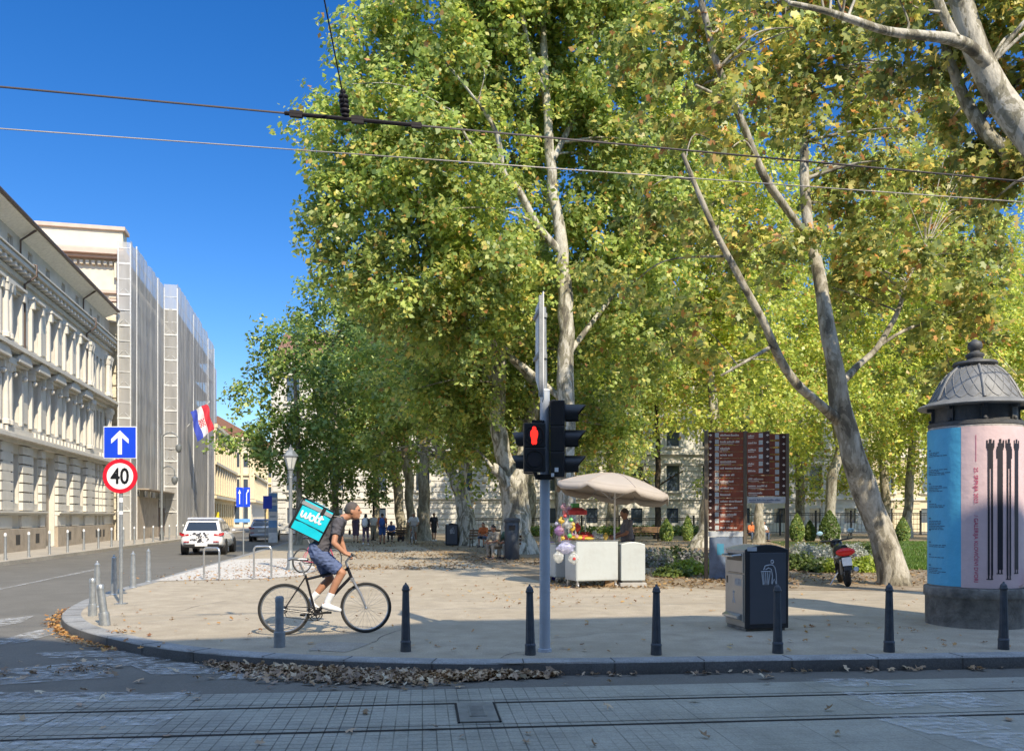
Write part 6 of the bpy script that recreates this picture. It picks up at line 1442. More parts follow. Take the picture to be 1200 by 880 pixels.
# trunks deeper in the park
for i, (px, py, Yd, r, up, lb, bl) in enumerate([
  (497,632,55,7.5,[(496,590,6.6),(496,540,6.2),(500,470,5),(505,400,3)], 'straight grey plane trunk just left of the V-shaped tree', [(495,450,45,45),(470,400,45,50),(520,520,30,24)]),
  (482,631,58,5.5,[(481,590,5),(478,540,6),(470,480,4.5),(465,420,3)], 'slim plane trunk in the middle of the shaded row left of the V-shaped tree', [(455,470,50,45),(440,530,42,28),(430,420,45,55)]),
  (471,630,62,6,[(468,590,5.4),(460,545,5.6),(445,490,4),(430,440,2.5)], 'plane trunk leaning left at the dark end of the row', [(420,470,50,45),(410,530,40,26),(400,420,45,45)]),
  (657,630,60,6,[(656,590,5.4),(655,540,5),(652,480,4),(650,420,2.5)], 'slender plane trunk deep in the park behind the stall', [(640,500,40,40),(690,470,45,40)]),
  (771,629,58,3.6,[(771,590,3.4),(771,540,3.2),(770,490,2.8),(768,440,2)], 'thin dark straight trunk behind the right side of the parasol', [(760,470,50,45),(800,440,50,45),(730,440,42,45)]),
  (824,641,43,11.5,[(829,612,9),(833,570,8),(838,520,7),(836,460,5),(830,400,3)], 'thick plane trunk rising behind the left edge of the direction board', [(820,440,75,60),(880,470,60,45),(790,400,55,50),(860,380,60,50),(800,300,80,75),(880,270,85,80),(770,230,65,70),(840,190,80,75)]),
  (889,634,50,5.5,[(890,600,5),(891,560,4.6),(890,500,3.6),(892,440,2.4)], 'plane trunk framed in the gap under the right half of the direction board', [(890,480,50,45),(920,440,50,45)]),
  (975,633,52,7,[(974,600,6.2),(976,560,6),(984,520,5),(975,470,3.6),(980,410,2.4)], 'plane trunk between the direction board and the leaning tree', [(960,480,60,45),(1010,440,55,50),(930,520,34,28),(960,330,65,60),(1050,300,65,60),(1000,240,65,60)]),
  (1103,633,55,5,[(1102,600,4.4),(1104,560,4),(1110,500,3.2),(1118,440,2)], 'plane trunk just behind the left edge of the advertising column', [(1090,500,50,40),(1130,450,60,50),(1060,460,45,45),(1120,330,65,65),(1150,250,65,65),(1090,220,60,60)]),
  (1194,634,53,4.6,[(1192,600,4.2),(1188,550,3.8),(1182,500,3),(1170,440,2)], 'thin pale trunk at the far right beyond the advertising column', [(1180,500,50,45),(1215,450,55,55),(1160,420,50,45)]),
  (1062,632,62,5.5,[(1064,600,5),(1066,560,4.6),(1070,500,3.8),(1072,430,2.4)], 'plane trunk behind the lower part of the leaning tree', [(1060,520,45,32),(1040,470,50,45)]) ]):
    q = up[-1]; up = up + [(q[0]+4, q[1]-70, q[2]*.6)]; bl = [(b[0],b[1],b[2]*1.25,b[3]*1.15) for b in bl] + ([(q[0]-25, q[1]-20, 62, 55), (q[0]+30, q[1]-60, 62, 58)] if px > 640 else [(q[0], q[1]-30, 50, 50)])
    tree('plane_tree', lb, gnd(px, py), [L(Yd,(px,py,r*1.05),*up)] + ([L(Yd,(771,575,1.2),(755,562,1,.0),(742,548,.7))] + [L(Yd,(771,570,1.2),(786,560,1),(800,552,.7))] if px == 771 else []),
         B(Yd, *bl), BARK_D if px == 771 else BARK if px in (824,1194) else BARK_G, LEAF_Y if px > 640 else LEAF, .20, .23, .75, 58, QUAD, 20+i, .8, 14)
for i, (px, py, Yd, r, lb, bl) in enumerate([
  (620,627.5,70,6,'far plane tree before the white building, left of the tall plane', [(600,440,60,70),(640,360,60,60),(620,520,42,34)]),
  (715,627,71,6,'far plane tree before the white building, behind the parasol', [(720,440,62,70),(730,350,62,62),(700,525,46,32),(735,560,40,22),(690,565,30,18)]),
  (860,627,70,6,'far plane tree before the white building, behind the direction board', [(850,430,66,70),(860,340,66,62),(880,525,44,30),(845,562,34,20),(915,560,36,22)]),
  (935,627,72,6,'far plane tree before the white building, right of the direction board', [(950,440,66,72),(960,345,66,62),(930,530,44,28),(960,565,38,22),(1000,555,36,24)]),
  (1035,627,70,6,'far plane tree behind the leaning tree', [(1040,440,66,70),(1040,345,66,66),(1020,530,44,30),(1060,560,40,24)]),
  (1140,627,68,6,'far plane tree behind the advertising column', [(1130,450,66,70),(1140,350,70,66),(1150,535,46,30),(1085,565,34,20),(1120,575,30,16)]),
  (1230,627,66,6,'far plane tree at the right edge of the photo', [(1220,450,70,70),(1230,350,70,66),(1190,540,46,30),(1195,575,34,20)]) ]):
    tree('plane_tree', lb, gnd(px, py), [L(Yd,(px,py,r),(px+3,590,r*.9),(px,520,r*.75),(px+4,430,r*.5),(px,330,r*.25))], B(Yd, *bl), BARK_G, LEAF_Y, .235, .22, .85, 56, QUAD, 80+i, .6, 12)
# smaller, darker trees at the street side
for i, (px, py, Yd, r, up, lb, bl) in enumerate([
  (349,638,47,4,[(350,600,3.6),(351,560,3.2),(348,500,2.5),(345,430,1.6)], 'dark leafy street tree whose crown hangs over the blue lane sign', [(335,420,38,40),(300,455,34,40,.5),(290,510,40,28),(335,520,50,34),(370,470,45,55),(320,395,28,22),(372,545,34,26),(345,570,26,18),(325,548,30,18),(365,572,34,16),(300,535,30,16)]),
  (392,634,53,4.6,[(392,600,4.2),(394,550,3.8),(392,490,3),(390,400,2)], 'dark dense tree behind the courier in the middle of the left row', [(395,400,48,62),(400,480,50,50),(410,545,42,28),(375,350,32,32),(430,360,48,48),(385,568,34,16),(372,530,40,30)]),
  (441,631,60,4.4,[(441,600,4),(440,560,3.6),(440,500,3),(438,440,2)], 'dark tree closing the left row above the walkers', [(440,480,48,42),(445,540,40,24),(430,420,45,40)]) ]):
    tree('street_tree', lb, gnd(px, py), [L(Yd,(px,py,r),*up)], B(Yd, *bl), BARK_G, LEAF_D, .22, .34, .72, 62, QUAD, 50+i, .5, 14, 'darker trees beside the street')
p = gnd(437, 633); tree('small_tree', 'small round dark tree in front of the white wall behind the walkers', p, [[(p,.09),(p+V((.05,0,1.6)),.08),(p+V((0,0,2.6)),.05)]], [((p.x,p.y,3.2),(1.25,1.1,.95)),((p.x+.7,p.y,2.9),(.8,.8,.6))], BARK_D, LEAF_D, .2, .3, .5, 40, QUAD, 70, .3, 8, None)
# leaning plane on the right
Y = 19.75
T5 = L(Y,(981,450,11),(975,412,9.5),(967,360,8,.4),(952,290,7,.8),(942,225,6,1.2),(940,150,5,1.6)); T5b = L(Y,(962,475,6.5,-.4),(935,450,6.2,-.8),(910,412,5.8,-1.1),(888,365,5,-1.4),(862,318,4.6,-1.6),(840,275,4.2,-1.8),(822,235,3.6,-1.9)); T5c = L(Y,(1004,430,4.2,.6),(1030,405,3.6,1),(1052,365,3,1.2)); T5d = L(Y,(918,240,4.6,.2),(895,205,4.6,-.2),(868,140,4.4,-.6),(842,80,4,-.9))
tree('plane_tree', 'big mottled plane tree leaning left between the motorcycle and the advertising column', gnd(1043, 685),
  [L(Y,(1045,686,15.5),(1036,650,14.8),(1024,610,14.6),(1010,565,14.2),(997,525,13),(988,485,12),(981,450,11),(975,412,9.5),(967,360,8,.4),(952,290,7,.8),(942,225,6,1.2),(940,150,5,1.6),(925,60,4,2),(915,-40,2.6,2.2)),
   L(Y,(986,496,6.5),(962,475,5.4,-.4),(935,450,5,-.8),(910,412,4.6,-1.1),(888,365,4,-1.4),(862,318,3.6,-1.6),(840,275,3.2,-1.8),(822,235,2.7,-1.9),(800,180,2,-2)),
   L(Y,(982,452,5),(1004,430,4.2,.6),(1030,405,3.6,1),(1052,365,3,1.2),(1062,330,2.4,1.4),(1085,290,1.6,1.6)), L(Y,(1030,405,2.4,1),(1065,385,2,1.2),(1100,375,1.4,1.4)),
   L(Y,(950,285,5,.8),(918,240,4.6,.2),(895,205,4.6,-.2),(868,140,4.4,-.6),(842,80,4,-.9),(826,20,3.6,-1.1),(812,-40,2.8,-1.3)), L(Y,(868,140,2.4,-.6),(850,118,2,-1),(815,100,1.4,-1.4)), L(Y,(905,405,2.4,-1.1),(880,420,1.8,-1.6),(845,440,1.2,-1.8))],
  B(Y,(890,70,90,70,0,.7),(830,150,70,60,-1.2,.7),(960,110,75,75,1.2,.7),(800,250,60,50,-1.2,.7),(900,290,70,45,.8,.7),(1010,200,80,60,1.2,.7),(1050,290,75,55,1,.7),(1110,350,65,55,1.4,.8),(840,360,55,35,-1.2,.8),(990,330,55,40,1.8,.8),(780,40,70,60,-.6,.7),(950,-30,120,70,1,.7),(1100,230,60,60,2.5,.7),(1000,20,70,60,1.5,.7),(1140,430,50,40,2,.8),(820,420,42,26,-1,.8),(720,330,40,40,.5),(1090,130,62,60,3.2,.7),(1010,100,60,55,3,.7),(1150,270,50,45,3,.7)),
  BARK_T, LEAF_N, .165, .30, .46, 62, LOBE, 31, .38, 90, 'plane trees of the park', .45, keep=open_limbs([T5, T5c], .36, .65, 4))
# plane standing outside the frame on the right whose limbs reach in at the top
Y = 14.2
bb = gnd(1345, 716.5)
tree('plane_tree', 'plane tree whose thick pale limbs reach in at the top right corner', bb,
  [[(bb,.34)] + L(Y,(1335,560,22),(1310,380,20),(1265,265,18),(1215,175,17),(1168,95,15.5,.2),(1135,30,14,.3),(1105,-40,11,.5),(1080,-140,8,.7)),
   L(Y,(1158,78,7.5,.2),(1138,56,7,-.1),(1112,47,6.2,-.4),(1085,43,5.2,-.6),(1040,36,4.4,-.8),(1000,24,3.8,-1),(965,13,3.2,-1.1),(925,4,2.2,-1.2)), L(Y,(1268,270,12),(1222,205,10.5,.9),(1180,175,9.5,1.2),(1155,150,8.5,1.3),(1130,110,7,1.4),(1110,60,5,1.4),(1100,10,4,1.5)), L(Y,(1120,45,5,-.4),(1100,5,5,-.3),(1085,-50,4,-.2)), L(Y,(1290,330,8),(1360,230,6),(1420,120,4))],
  B(Y,(1020,-25,85,45,-.4,.8),(1110,-5,90,48,.8,.8),(1190,20,75,60,.8,.8),(1190,110,52,45,1.4,.8),(1180,230,48,40,1.6,.8),(940,-40,70,42,-.6,.8),(1230,170,60,60,1.2,.8),(1060,75,45,30,1.2,.8),(1300,20,110,90,.5,.8),(1130,180,35,28,1.8,.8),(860,-75,80,48,.2,.8),(1085,95,42,30,1.8,.8),(1110,140,40,30,2.2,.8),(1060,25,50,30,1.6,.8),(1160,175,40,34,1.6,.8),(1150,70,44,34,2,.8),(1350,200,90,80,1)),
  BARK, LEAF_N, .145, .30, .40, 76, LOBE, 37, .6, 70, 'plane trees of the park', .4)
# ------------------------------------------------------------------ bushes, flower beds, topiary
SHR = [leaf_mat('shrub_green', [(0,(.065,.104,.026)),(.5,(.117,.169,.039)),(1,(.195,.247,.065))]), leaf_mat('shrub_lime', [(0,(.182,.260,.033)),(.5,(.286,.377,.046)),(1,(.429,.468,.078))]), leaf_mat('shrub_silver', [(0,(.208,.234,.195)),(.5,(.338,.364,.325)),(.8,(.520,.533,.494)),(1,(.715,.702,.676))]), leaf_mat('lavender', [(0,(.130,.156,.104)),(.5,(.208,.234,.169)),(1,(.312,.286,.364))])]
def shrub(name, label, p, r, h, m, n, size, seed, group, cone=False, cat='shrub'):
    rng = np.random.default_rng(seed); d = rng.normal(0,1,(n,3)); d /= np.linalg.norm(d, axis=1, keepdims=True); d[:,2] = np.abs(d[:,2])
    if cone:
        z = rng.random(n)**.8; a = rng.uniform(0, 2*PI, n); rr = r*np.sin(np.pi*np.clip(.16+.84*z, 0, 1))**.8*(1-.25*z); rr *= rng.uniform(.86,1.0,n)
        pos = np.stack([rr*np.cos(a), rr*np.sin(a), z*h], 1); out = np.stack([np.cos(a), np.sin(a), .3+0*a], 1)
    else:
        lump = np.array([1+.35*mnoise.noise(V(q)*2.2+V((seed,0,0))) for q in d]); u = rng.random(n)**.4
        pos = d*np.array([r,r,h])*(u*lump)[:,None] + np.array([0,0,.03]); out = d
    co, ct = leaf_soup(pos, out, size, rng, QUAD, .3)
    t = thing(name, label, cat, p, 0, group); o = D.objects.new('foliage', raw_mesh('foliage', co, ct, m)); COL.objects.link(o); o.parent = t
    mb = MB()
    for k in range(1 if cone else 5): a = k*1.3; mb.tube([V((0,0,-.03)), V((.3*r*math.cos(a)*(not cone), .3*r*math.sin(a)*(not cone), h*.6))], [.03,.012], 6)
    mb.build('stem', BARK_D, t); return t
gb = 'shrubs in the flower beds'
for i, (px, py, r, h, mi, lb) in enumerate([
  (765,664,.75,.62,3,'greyish lavender bush just right of the stall'), (790,662,.70,.60,0,'dull green bush between the stall and the direction board, left one'), (815,664,.65,.52,3,'greyish lavender bush close to the left board post'), (806,673,.55,.38,1,'lime green low bush in front of the left board post'),
  (788,676,.5,.28,0,'low dark green plant on the leaf-covered bed right of the stall'), (850,672,.6,.45,1,'lime green bush behind the map panel of the direction board'), (935,668,.55,.50,0,'green bush at the right edge of the big litter bin'), (950,664,.62,.62,2,'silver-white flowering bush behind the big litter bin'),
  (972,661,.65,.60,2,'silver-white bush left of the motorcycle'), (962,670,.50,.36,0,'dark green low bush in front of the silver ones'), (978,671,.46,.34,1,'lime green bush left of the motorcycle wheel'), (1010,670,.5,.38,1,'lime green bush right of the motorcycle wheel'), (1022,668,.5,.36,1,'lime green bush touching the leaning trunk'),
  (1000,655,.6,.55,2,'pale flowering bush behind the motorcycle seat'), (940,655,.7,.55,2,'pale bush in the second row behind the litter bin'), (1016,652,.55,.55,0,'round dark bush right of the motorcycle mirror'), (870,660,.6,.5,3,'grey bush seen between the board posts')]):
    shrub('shrub', lb, gnd(px, py), r, h, SHR[mi], 1500, .085, 100+i, gb)
for i, (px, py, hp, rp, dark, lb) in enumerate([(934,634,32,9.5,1,'dark pointed topiary cone nearest the right board post'), (949,634,24,7.5,0,'small light green topiary egg between two larger ones'), (972,637,39,13.5,0,'large light green topiary egg left of the motorcycle'), (1058,634,28,9,1,'dark pointed topiary cone right of the leaning trunk'), (806,634,30,7,1,'dark topiary cone left of the direction board'), (781,634,26,9,1,'dark round-topped bush behind the right stall cabinet')]):
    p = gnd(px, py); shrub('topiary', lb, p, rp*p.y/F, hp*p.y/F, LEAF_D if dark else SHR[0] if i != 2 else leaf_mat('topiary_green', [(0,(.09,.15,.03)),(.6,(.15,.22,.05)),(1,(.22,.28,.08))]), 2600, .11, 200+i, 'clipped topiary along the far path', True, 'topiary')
# park railing and hedge in front of the white building
mk('railing', (.035,.032,.03), .6, .3, .2, 6)
def railing(label, a, b, h):
    d = b-a; Ln = d.length; t = thing('park_railing', label, 'railing', a, math.atan2(d.y, d.x)); mb = MB()
    for z in (.25, h-.1, h-.25): mb.box(0,Ln,-.02,.02,z-.025,z+.025)
    k = 0.0
    while k < Ln: mb.box(k-.009,k+.009,-.009,.009,.2,h-.1); k += .30
    mb.build('bars', MT['railing'], t)
    k = 0.0
    while k <= Ln: mb = MB(); mb.box(k-.06,k+.06,-.06,.06,-.05,h+.12); mb.build('post', MT['railing'], t); k += 3.0
railing('dark park railing behind the seated people and the stall', V((-3.5,66,0)), V((17.5,68,0)), 1.5); railing('dark park railing behind the topiary cones at the right', V((18.5,68,0)), V((44,71,0)), 1.9)
def hedge(label, a, b, h, seed):
    d = b-a; Ln = d.length; t = thing('hedge', label, 'hedge', a, math.atan2(d.y, d.x)); rng = np.random.default_rng(seed); n = int(Ln*420)
    pos = np.stack([rng.uniform(0,Ln,n), rng.uniform(-.45,.45,n), rng.uniform(.05,h,n)*(1+.1*np.sin(rng.uniform(0,6,n)))], 1); out = np.stack([0*pos[:,0], np.sign(pos[:,1]), .3+0*pos[:,0]], 1)
    co, ct = leaf_soup(pos, out, .16, rng, QUAD, .3); o = D.objects.new('foliage', raw_mesh('foliage', co, ct, LEAF_D)); COL.objects.link(o); o.parent = t
    mb = MB(); k = .3
    while k < Ln: mb.tube([V((k,0,-.03)), V((k+.05,0,h*.7))], [.03,.015], 5); k += .8
    mb.build('stem', BARK_D, t)
hedge('low dark hedge along the railing behind the stall', V((.5,65.2,0)), V((16,67,0)), .75, 5)
# ------------------------------------------------------------------ loose leaves and grass
DRY = leaf_mat('dry_leaves', [(0,(.165,.108,.066)),(.3,(.281,.190,.121)),(.6,(.413,.288,.190)),(.85,(.544,.413,.276)),(1,(.627,.544,.414))], .1, .8, .8)
ORANGE = leaf_mat('orange_leaves', [(0,(.216,.095,.034)),(.4,(.365,.176,.047)),(.8,(.486,.270,.081)),(1,(.446,.338,.162))], .1, .8, .85)
def litter(name, pts, size, m, seed, flat=1.0, lobe=True):
    rng = np.random.default_rng(seed); pos = np.array(pts); n = len(pos); shape = (LOBE if lobe else QUAD).copy(); shape[:,2] *= 2.2
    nr = np.stack([rng.normal(0,.35*flat,n), rng.normal(0,.35*flat,n), np.ones(n)], 1); nr /= np.linalg.norm(nr, axis=1, keepdims=True)
    tg = np.stack([rng.normal(0,1,n), rng.normal(0,1,n), np.zeros(n)], 1); tg -= nr*(tg*nr).sum(1,keepdims=True); tg /= np.linalg.norm(tg, axis=1, keepdims=True); sd = np.cross(tg, nr); s = size*rng.uniform(.6,1.3,(n,1)); cur = rng.uniform(-1.5,2.0,(n,1))
    co = np.empty((n,len(shape),3))
    for i, (x,y,z) in enumerate(shape): co[:,i] = pos + sd*(x*s*(1-.25*abs(cur))) + tg*(y*s) + nr*(z*s*cur)
    zmin = co[:,:,2].min(1); lift = np.maximum(0, pos[:,2]-zmin) ; co[:,:,2] += np.minimum(lift, .05)[:,None]
    o = D.objects.new(name, raw_mesh(name, co.reshape(-1,3), np.full(n,len(shape),dtype=np.int32), m)); COL.objects.link(o); o['kind'] = 'stuff'; return o
BROWN = leaf_mat('brown_leaves', [(0,(.13,.085,.045)),(.4,(.22,.14,.075)),(.75,(.32,.21,.115)),(.92,(.40,.26,.10)),(1,(.42,.34,.22))], .1, .8, .8)
rs = random.Random(5)
def kerb_at(px):                                   # kerb foot under a photo column
    for a, b in zip(OUT[:-1], OUT[1:]):
        xa, xb = HX + a.x/a.y*F, HX + b.x/b.y*F
        if min(xa,xb) <= px <= max(xa,xb) and a.y < 12 : t = (px-xa)/(xb-xa+1e-9); return a.lerp(b, t)
pts = []
for k in range(1900):
    px = rs.betavariate(1.6,1.5)*415 + 240; p = kerb_at(px)
    if not p: continue
    w = .52*math.exp(-((px-420)/140)**2) + .10; d = abs(rs.gauss(0, .5))*w + .03; hgt = max(0, .04*(1 - d/(w*1.3)))*rs.random()
    pts.append((p.x + rs.gauss(0,.05), p.y - d, RZ + .012 + hgt))
for k in range(150): px = rs.uniform(640,1200); p = kerb_at(px); pts.append((p.x, p.y - .03 - abs(rs.gauss(0,.05)), RZ+.012)) if p and rs.random() < (.25+.75*(mnoise.noise(V((px*.02,0,0))) > .1)) else None
litter('leaf_pile', pts, .09, DRY, 1, 1.15)
pts = []
for i, (a, b) in enumerate(zip(OUT[:-1], OUT[1:])):
    x = HX + a.x/a.y*F
    if 66 < x < 150 and a.y < 16:
        for k in range(int((b-a).length*75)): t = rs.random(); q = a.lerp(b, t); nrm = (b-a).normalized(); o = V((-nrm.y, nrm.x, 0)); q2 = q + o*(.03+abs(rs.gauss(0,.10))); pts.append((q2.x, q2.y, RZ+.012+rs.random()*.02))
litter('gutter_leaves', pts, .065, ORANGE, 2, 1.0)
pts = []
for k in range(300):
    px, py = rs.uniform(-40,1250), rs.uniform(775,880)
    if rs.random() < (.9 if px < 330 and py < 815 else .12): q = gnd(px, py, RZ); pts.append((q.x, q.y, RZ+.016))
for px, py, n, s in ((60,787,16,22),(110,783,22,18),(10,793,10,16),(85,780,8,20),(300,790,30,26),(240,772,14,16),(150,760,10,14),(900,795,6,10)):
    for k in range(n): q = gnd(px+rs.gauss(0,s), py+rs.gauss(0,s*.22), RZ); pts.append((q.x, q.y, RZ+.016))
litter('street_leaves', pts, .09, DRY, 3, .8)
pts = []
for k in range(300): px, py = rs.uniform(120,1260), rs.uniform(668,770); q = gnd(px, py); (q.y > 10.0) and pts.append((q.x, q.y, .012))
for px, py, n, s in ((145,742,14,9),(590,690,60,60),(700,695,70,70),(420,690,30,40),(640,705,30,40),(950,735,4,8),(1010,735,5,14),(1060,738,8,16),(300,672,260,45),(380,668,120,30),(330,664,240,40),(230,677,90,25)):
    for k in range(n): q = gnd(px+rs.gauss(0,s), py+rs.gauss(0,s*.12)); pts.append((q.x, q.y, .012))
litter('plaza_leaves', pts, .07, ORANGE, 4, .8)
pts = []
for k in range(30000):
    px, py = rs.uniform(380,1260), 634 + 60*rs.random()**1.3; q = gnd(px, py)
    if q.y < 18.6 or (px < 640 and py > 668): continue
    if mnoise.noise(V((q.x*.35, q.y*.25, 0))) + rs.random()*.7 < .28: continue
    pts.append((q.x, q.y, .014))
litter('park_leaves', pts, .10, BROWN, 5, .8, False)
# grass blades on the lawn
rng = np.random.default_rng(9); n = 60000; xs = []
lx = rng.uniform(1035, 1330, n); ly = 634.5 + rng.random(n)*33; Yg = CAM_H*F/(ly-HY); pos = np.stack([(lx-HX)*Yg/F, Yg, np.full(n,.008)], 1)
hh = rng.uniform(.05,.13,(n,1)); a = rng.uniform(0,2*PI,n); sd = np.stack([np.cos(a),np.sin(a),0*a],1)*rng.uniform(.012,.022,(n,1)); tip = pos + np.stack([rng.normal(0,.03,n),rng.normal(0,.03,n),hh[:,0]],1)
co = np.stack([pos-sd, pos+sd, tip], 1); GR = leaf_mat('grass_blades', [(0,(.060,.128,.018)),(.5,(.112,.210,.030)),(1,(.195,.270,.060))], .3)
o = D.objects.new('grass', raw_mesh('grass', co.reshape(-1,3), np.full(n,3,dtype=np.int32), GR)); COL.objects.link(o); o['kind'] = 'stuff'
# ------------------------------------------------------------------ people
mk('cloth_black', (.02,.02,.024), .85, 0, .2, 8, .2, 14); mk('cloth_dark', (.05,.045,.055), .85, 0, .2, 8, .2, 14); mk('cloth_white', (.68,.68,.68), .85, 0, .06, 8, .2, 14); mk('cloth_orange', (.62,.17,.05), .85, 0, .1, 8, .2, 14); mk('cloth_purple', (.12,.08,.12), .85); mk('cloth_blue', (.04,.11,.32), .8, 0, .12, 8, .2, 14); mk('cloth_grey', (.17,.16,.165), .85, 0, .1, 8, .25, 14); mk('cloth_denim', (.08,.11,.17), .85); mk('cloth_khaki', (.32,.28,.22), .85); mk('cloth_green', (.09,.15,.10), .85); mk('straw', (.55,.47,.33), .85); mk('leather', (.03,.025,.022), .5)
BACK = PI/2                                    # facing away from the camera
def backpack(lb, p, rz, m, h=.5):
    t = thing('backpack', lb, 'backpack', p, rz); mb = MB(); mb.ball((-.23,0,1.22), .2, 16, 10, (.62,.85,1.3)); mb.ball((-.31,0,1.12), .13, 12, 8, (.5,.95,.9)); mb.build('bag_body', MT[m], t, 60)
    for s in (-1,1): mb = MB(); mb.tube([V((-.17,.10*s,1.42)), V((.0,.11*s,1.49)), V((.13,.12*s,1.36)), V((.10,.14*s,1.12)), V((-.16,.13*s,1.02))], .018, 6); mb.build('strap', MT[m], t, 60)
    return t
# seller behind the stall
J = stand(1.78, 0, 0, .25); J['elR'] = V((.10,-.26,1.18)); J['wrR'] = V((.33,-.16,1.10)); J['elL'] = V((.10,.26,1.18)); J['wrL'] = V((.34,.13,1.08))
p = gnd(740, 684.5) ; figure('person', 'balding stall seller in grey short-sleeved shirt leaning over the counter', p + V((.0,.62,-.0)), math.radians(188), J, 'skin', 'cloth_grey', .8, 'cloth_dark', 1.9, 'leather', 'hair_grey', face=(1,0,-.25), thick=1.18)
# walkers in the avenue
p = gnd(417, 636); figure('person', 'woman in a dark purple dress walking away with a black handbag', p, BACK+.1, stand(1.66,.14,fem=True), 'skin_fair', 'cloth_purple', .7, 'cloth_purple', .9, 'leather', 'hair_dark', .16, fem=True, skirt=1.0)
t = thing('handbag', 'black handbag in the left hand of the woman in the purple dress', 'handbag', p + V((-.36,.0,0)), BACK); mb = MB(); mb.ball((0,0,.62), .15, 12, 8, (1,.5,1)); mb.build('bag_body', MT['leather'], t, 60); mb = MB(); mb.torus((0,0,.77), .09, .012, 'y', 20, 6); mb.build('handle', MT['leather'], t, 60)
p = gnd(428.5, 638.5); figure('person', 'woman with a white top and dark trousers walking away down the avenue', p, BACK-.05, stand(1.70,.20,fem=True), 'skin_fair', 'cloth_dark', 1.7, 'cloth_purple', 1.8, 'cloth_white', 'hair_dark', .14, fem=True); backpack('white backpack worn by the woman in dark trousers', p, BACK-.05, 'cloth_white')
p = gnd(437.5, 633.5); figure('person', 'person in a white shirt and grey trousers farther down the avenue', p, BACK, stand(1.72,.12), 'skin_fair', 'cloth_white', .8, 'cloth_khaki', 1.8, 'cloth_dark', 'hair_dark', voxel=.016)
p = gnd(448, 637.5); figure('person', 'man in an orange T-shirt and blue shorts walking away', p, BACK+.08, stand(1.74,.16), 'skin', 'cloth_orange', .8, 'cloth_blue', .95, 'cloth_dark', 'hair_dark'); backpack('bright blue backpack worn by the man in the orange T-shirt', p, BACK+.08, 'cloth_blue')
p = gnd(508.5, 634); figure('person', 'person in black T-shirt and shorts standing between two grey trunks', p, -BACK+.6, stand(1.78,.03), 'skin', 'cloth_black', .8, 'cloth_black', .95, 'cloth_white', 'hair_dark')
# rider coming towards us
p = gnd(484.5, 637.5); bicycle('bicycle', 'bicycle ridden towards the camera by the person in white', p + V((.03,.55,0)), -BACK-.06, 'rim_grey', .95)
J = dict(pelvis=(.22,0,1.02), chest=(.36,0,1.34), neck=(.42,0,1.52), head=(.48,0,1.66), shR=(.40,-.19,1.45), shL=(.40,.19,1.45), elR=(.55,-.29,1.2), elL=(.55,.29,1.2), wrR=(.80,-.27,1.08), wrL=(.80,.27,1.08), hipR=(.24,-.09,.99), hipL=(.24,.09,.99), knR=(.64,-.12,.80), knL=(.56,.12,.62), anR=(.52,-.11,.42), anL=(.34,.11,.25), toR=(.66,-.12,.36), toL=(.48,.12,.18))
figure('person', 'cyclist in white shirt and pale sun hat riding towards the camera', p + V((.03,.55,0)), -BACK-.06, {a: V(b) for a, b in J.items()}, 'skin', 'cloth_white', .9, 'cloth_khaki', .9, 'cloth_white', 'hair_dark', curl=1.1, hat='straw')
# people sitting
mk('bench_wood', (.20,.12,.065), .7, 0, .2, 5, .2)
def bench(lb, p, rz, Ln=1.7, grp='park benches'):
    t = thing('park_bench', lb, 'bench', p, rz, grp); mb = MB()
    for k in range(4): mb.box(-.02+k*.11,.07+k*.11,-Ln/2,Ln/2,.41,.445)
    mb.build('seat', MT['bench_wood'], t, None, .006); mb = MB()
    for k in range(3): mb.box(-.10-k*.015,-.07-k*.015,-Ln/2,Ln/2,.52+k*.13,.62+k*.13)
    mb.build('backrest', MT['bench_wood'], t, None, .006)
    for s in (-1,1): mb = MB(); y = s*(Ln/2-.2); mb.tube([V((.36,y,0)),V((.36,y,.40))],.025,8); mb.tube([V((-.05,y,0)),V((-.06,y,.45)),V((-.14,y,.95))],.025,8); mb.tube([V((-.06,y,.40)),V((.36,y,.40))],.02,8); mb.build('leg', MT['railing'], t, 50)
    return t
p = gnd(586, 655); bench('wooden bench with two people at the foot of the forked plane tree', p + V((.22,.35,0)), -PI*.72, 1.3)
figure('person', 'dark-haired person in beige sitting hunched, left of the two beside the round bin', p + V((-.08,.15,0)), -PI*.72, sit(1.7,.42,.22), 'skin', 'cloth_khaki', .9, 'cloth_khaki', 1.9, 'cloth_dark', 'hair_dark', .05, face=(.9,0,-.4))
figure('person', 'dark-haired person in dark green sitting, right of the two beside the round bin', p + V((.34,.30,0)), -PI*.72, sit(1.7,.42,.12), 'skin', 'cloth_green', 1.6, 'cloth_khaki', 1.9, 'cloth_dark', 'hair_dark', .08, face=(.9,.2,-.3))
p = gnd(566, 641); bench('wooden bench under the woman in the orange top', p + V((.1,.4,0)), -PI*.6, 1.8)
figure('person', 'long-haired woman in an orange top sitting right of the V-shaped trunk', p + V((.05,.22,0)), -PI*.6, sit(1.66,.42,.1), 'skin', 'cloth_orange', .8, 'cloth_denim', 1.2, 'cloth_dark', 'hair_dark', .2, fem=True)
p = gnd(459, 634.5); bench('bench with a blue-clad sitter at the far end of the avenue', p + V((0,.4,0)), -PI*.55, 1.8); figure('person', 'person in blue sitting at the far end of the avenue', p + V((0,.22,0)), -PI*.55, sit(1.7,.42,.15), 'skin', 'cloth_blue', .9, 'cloth_black', 1.9, 'cloth_dark', 'hair_dark', voxel=.016)
p = gnd(470, 634); figure('person', 'person in dark clothes crouched on the ground beside the far bench', p + V((0,.2,-.28)), -PI*.5, sit(1.7,.42,.2), 'skin', 'cloth_dark', .9, 'cloth_dark', 1.9, 'cloth_dark', 'hair_dark', voxel=.016)
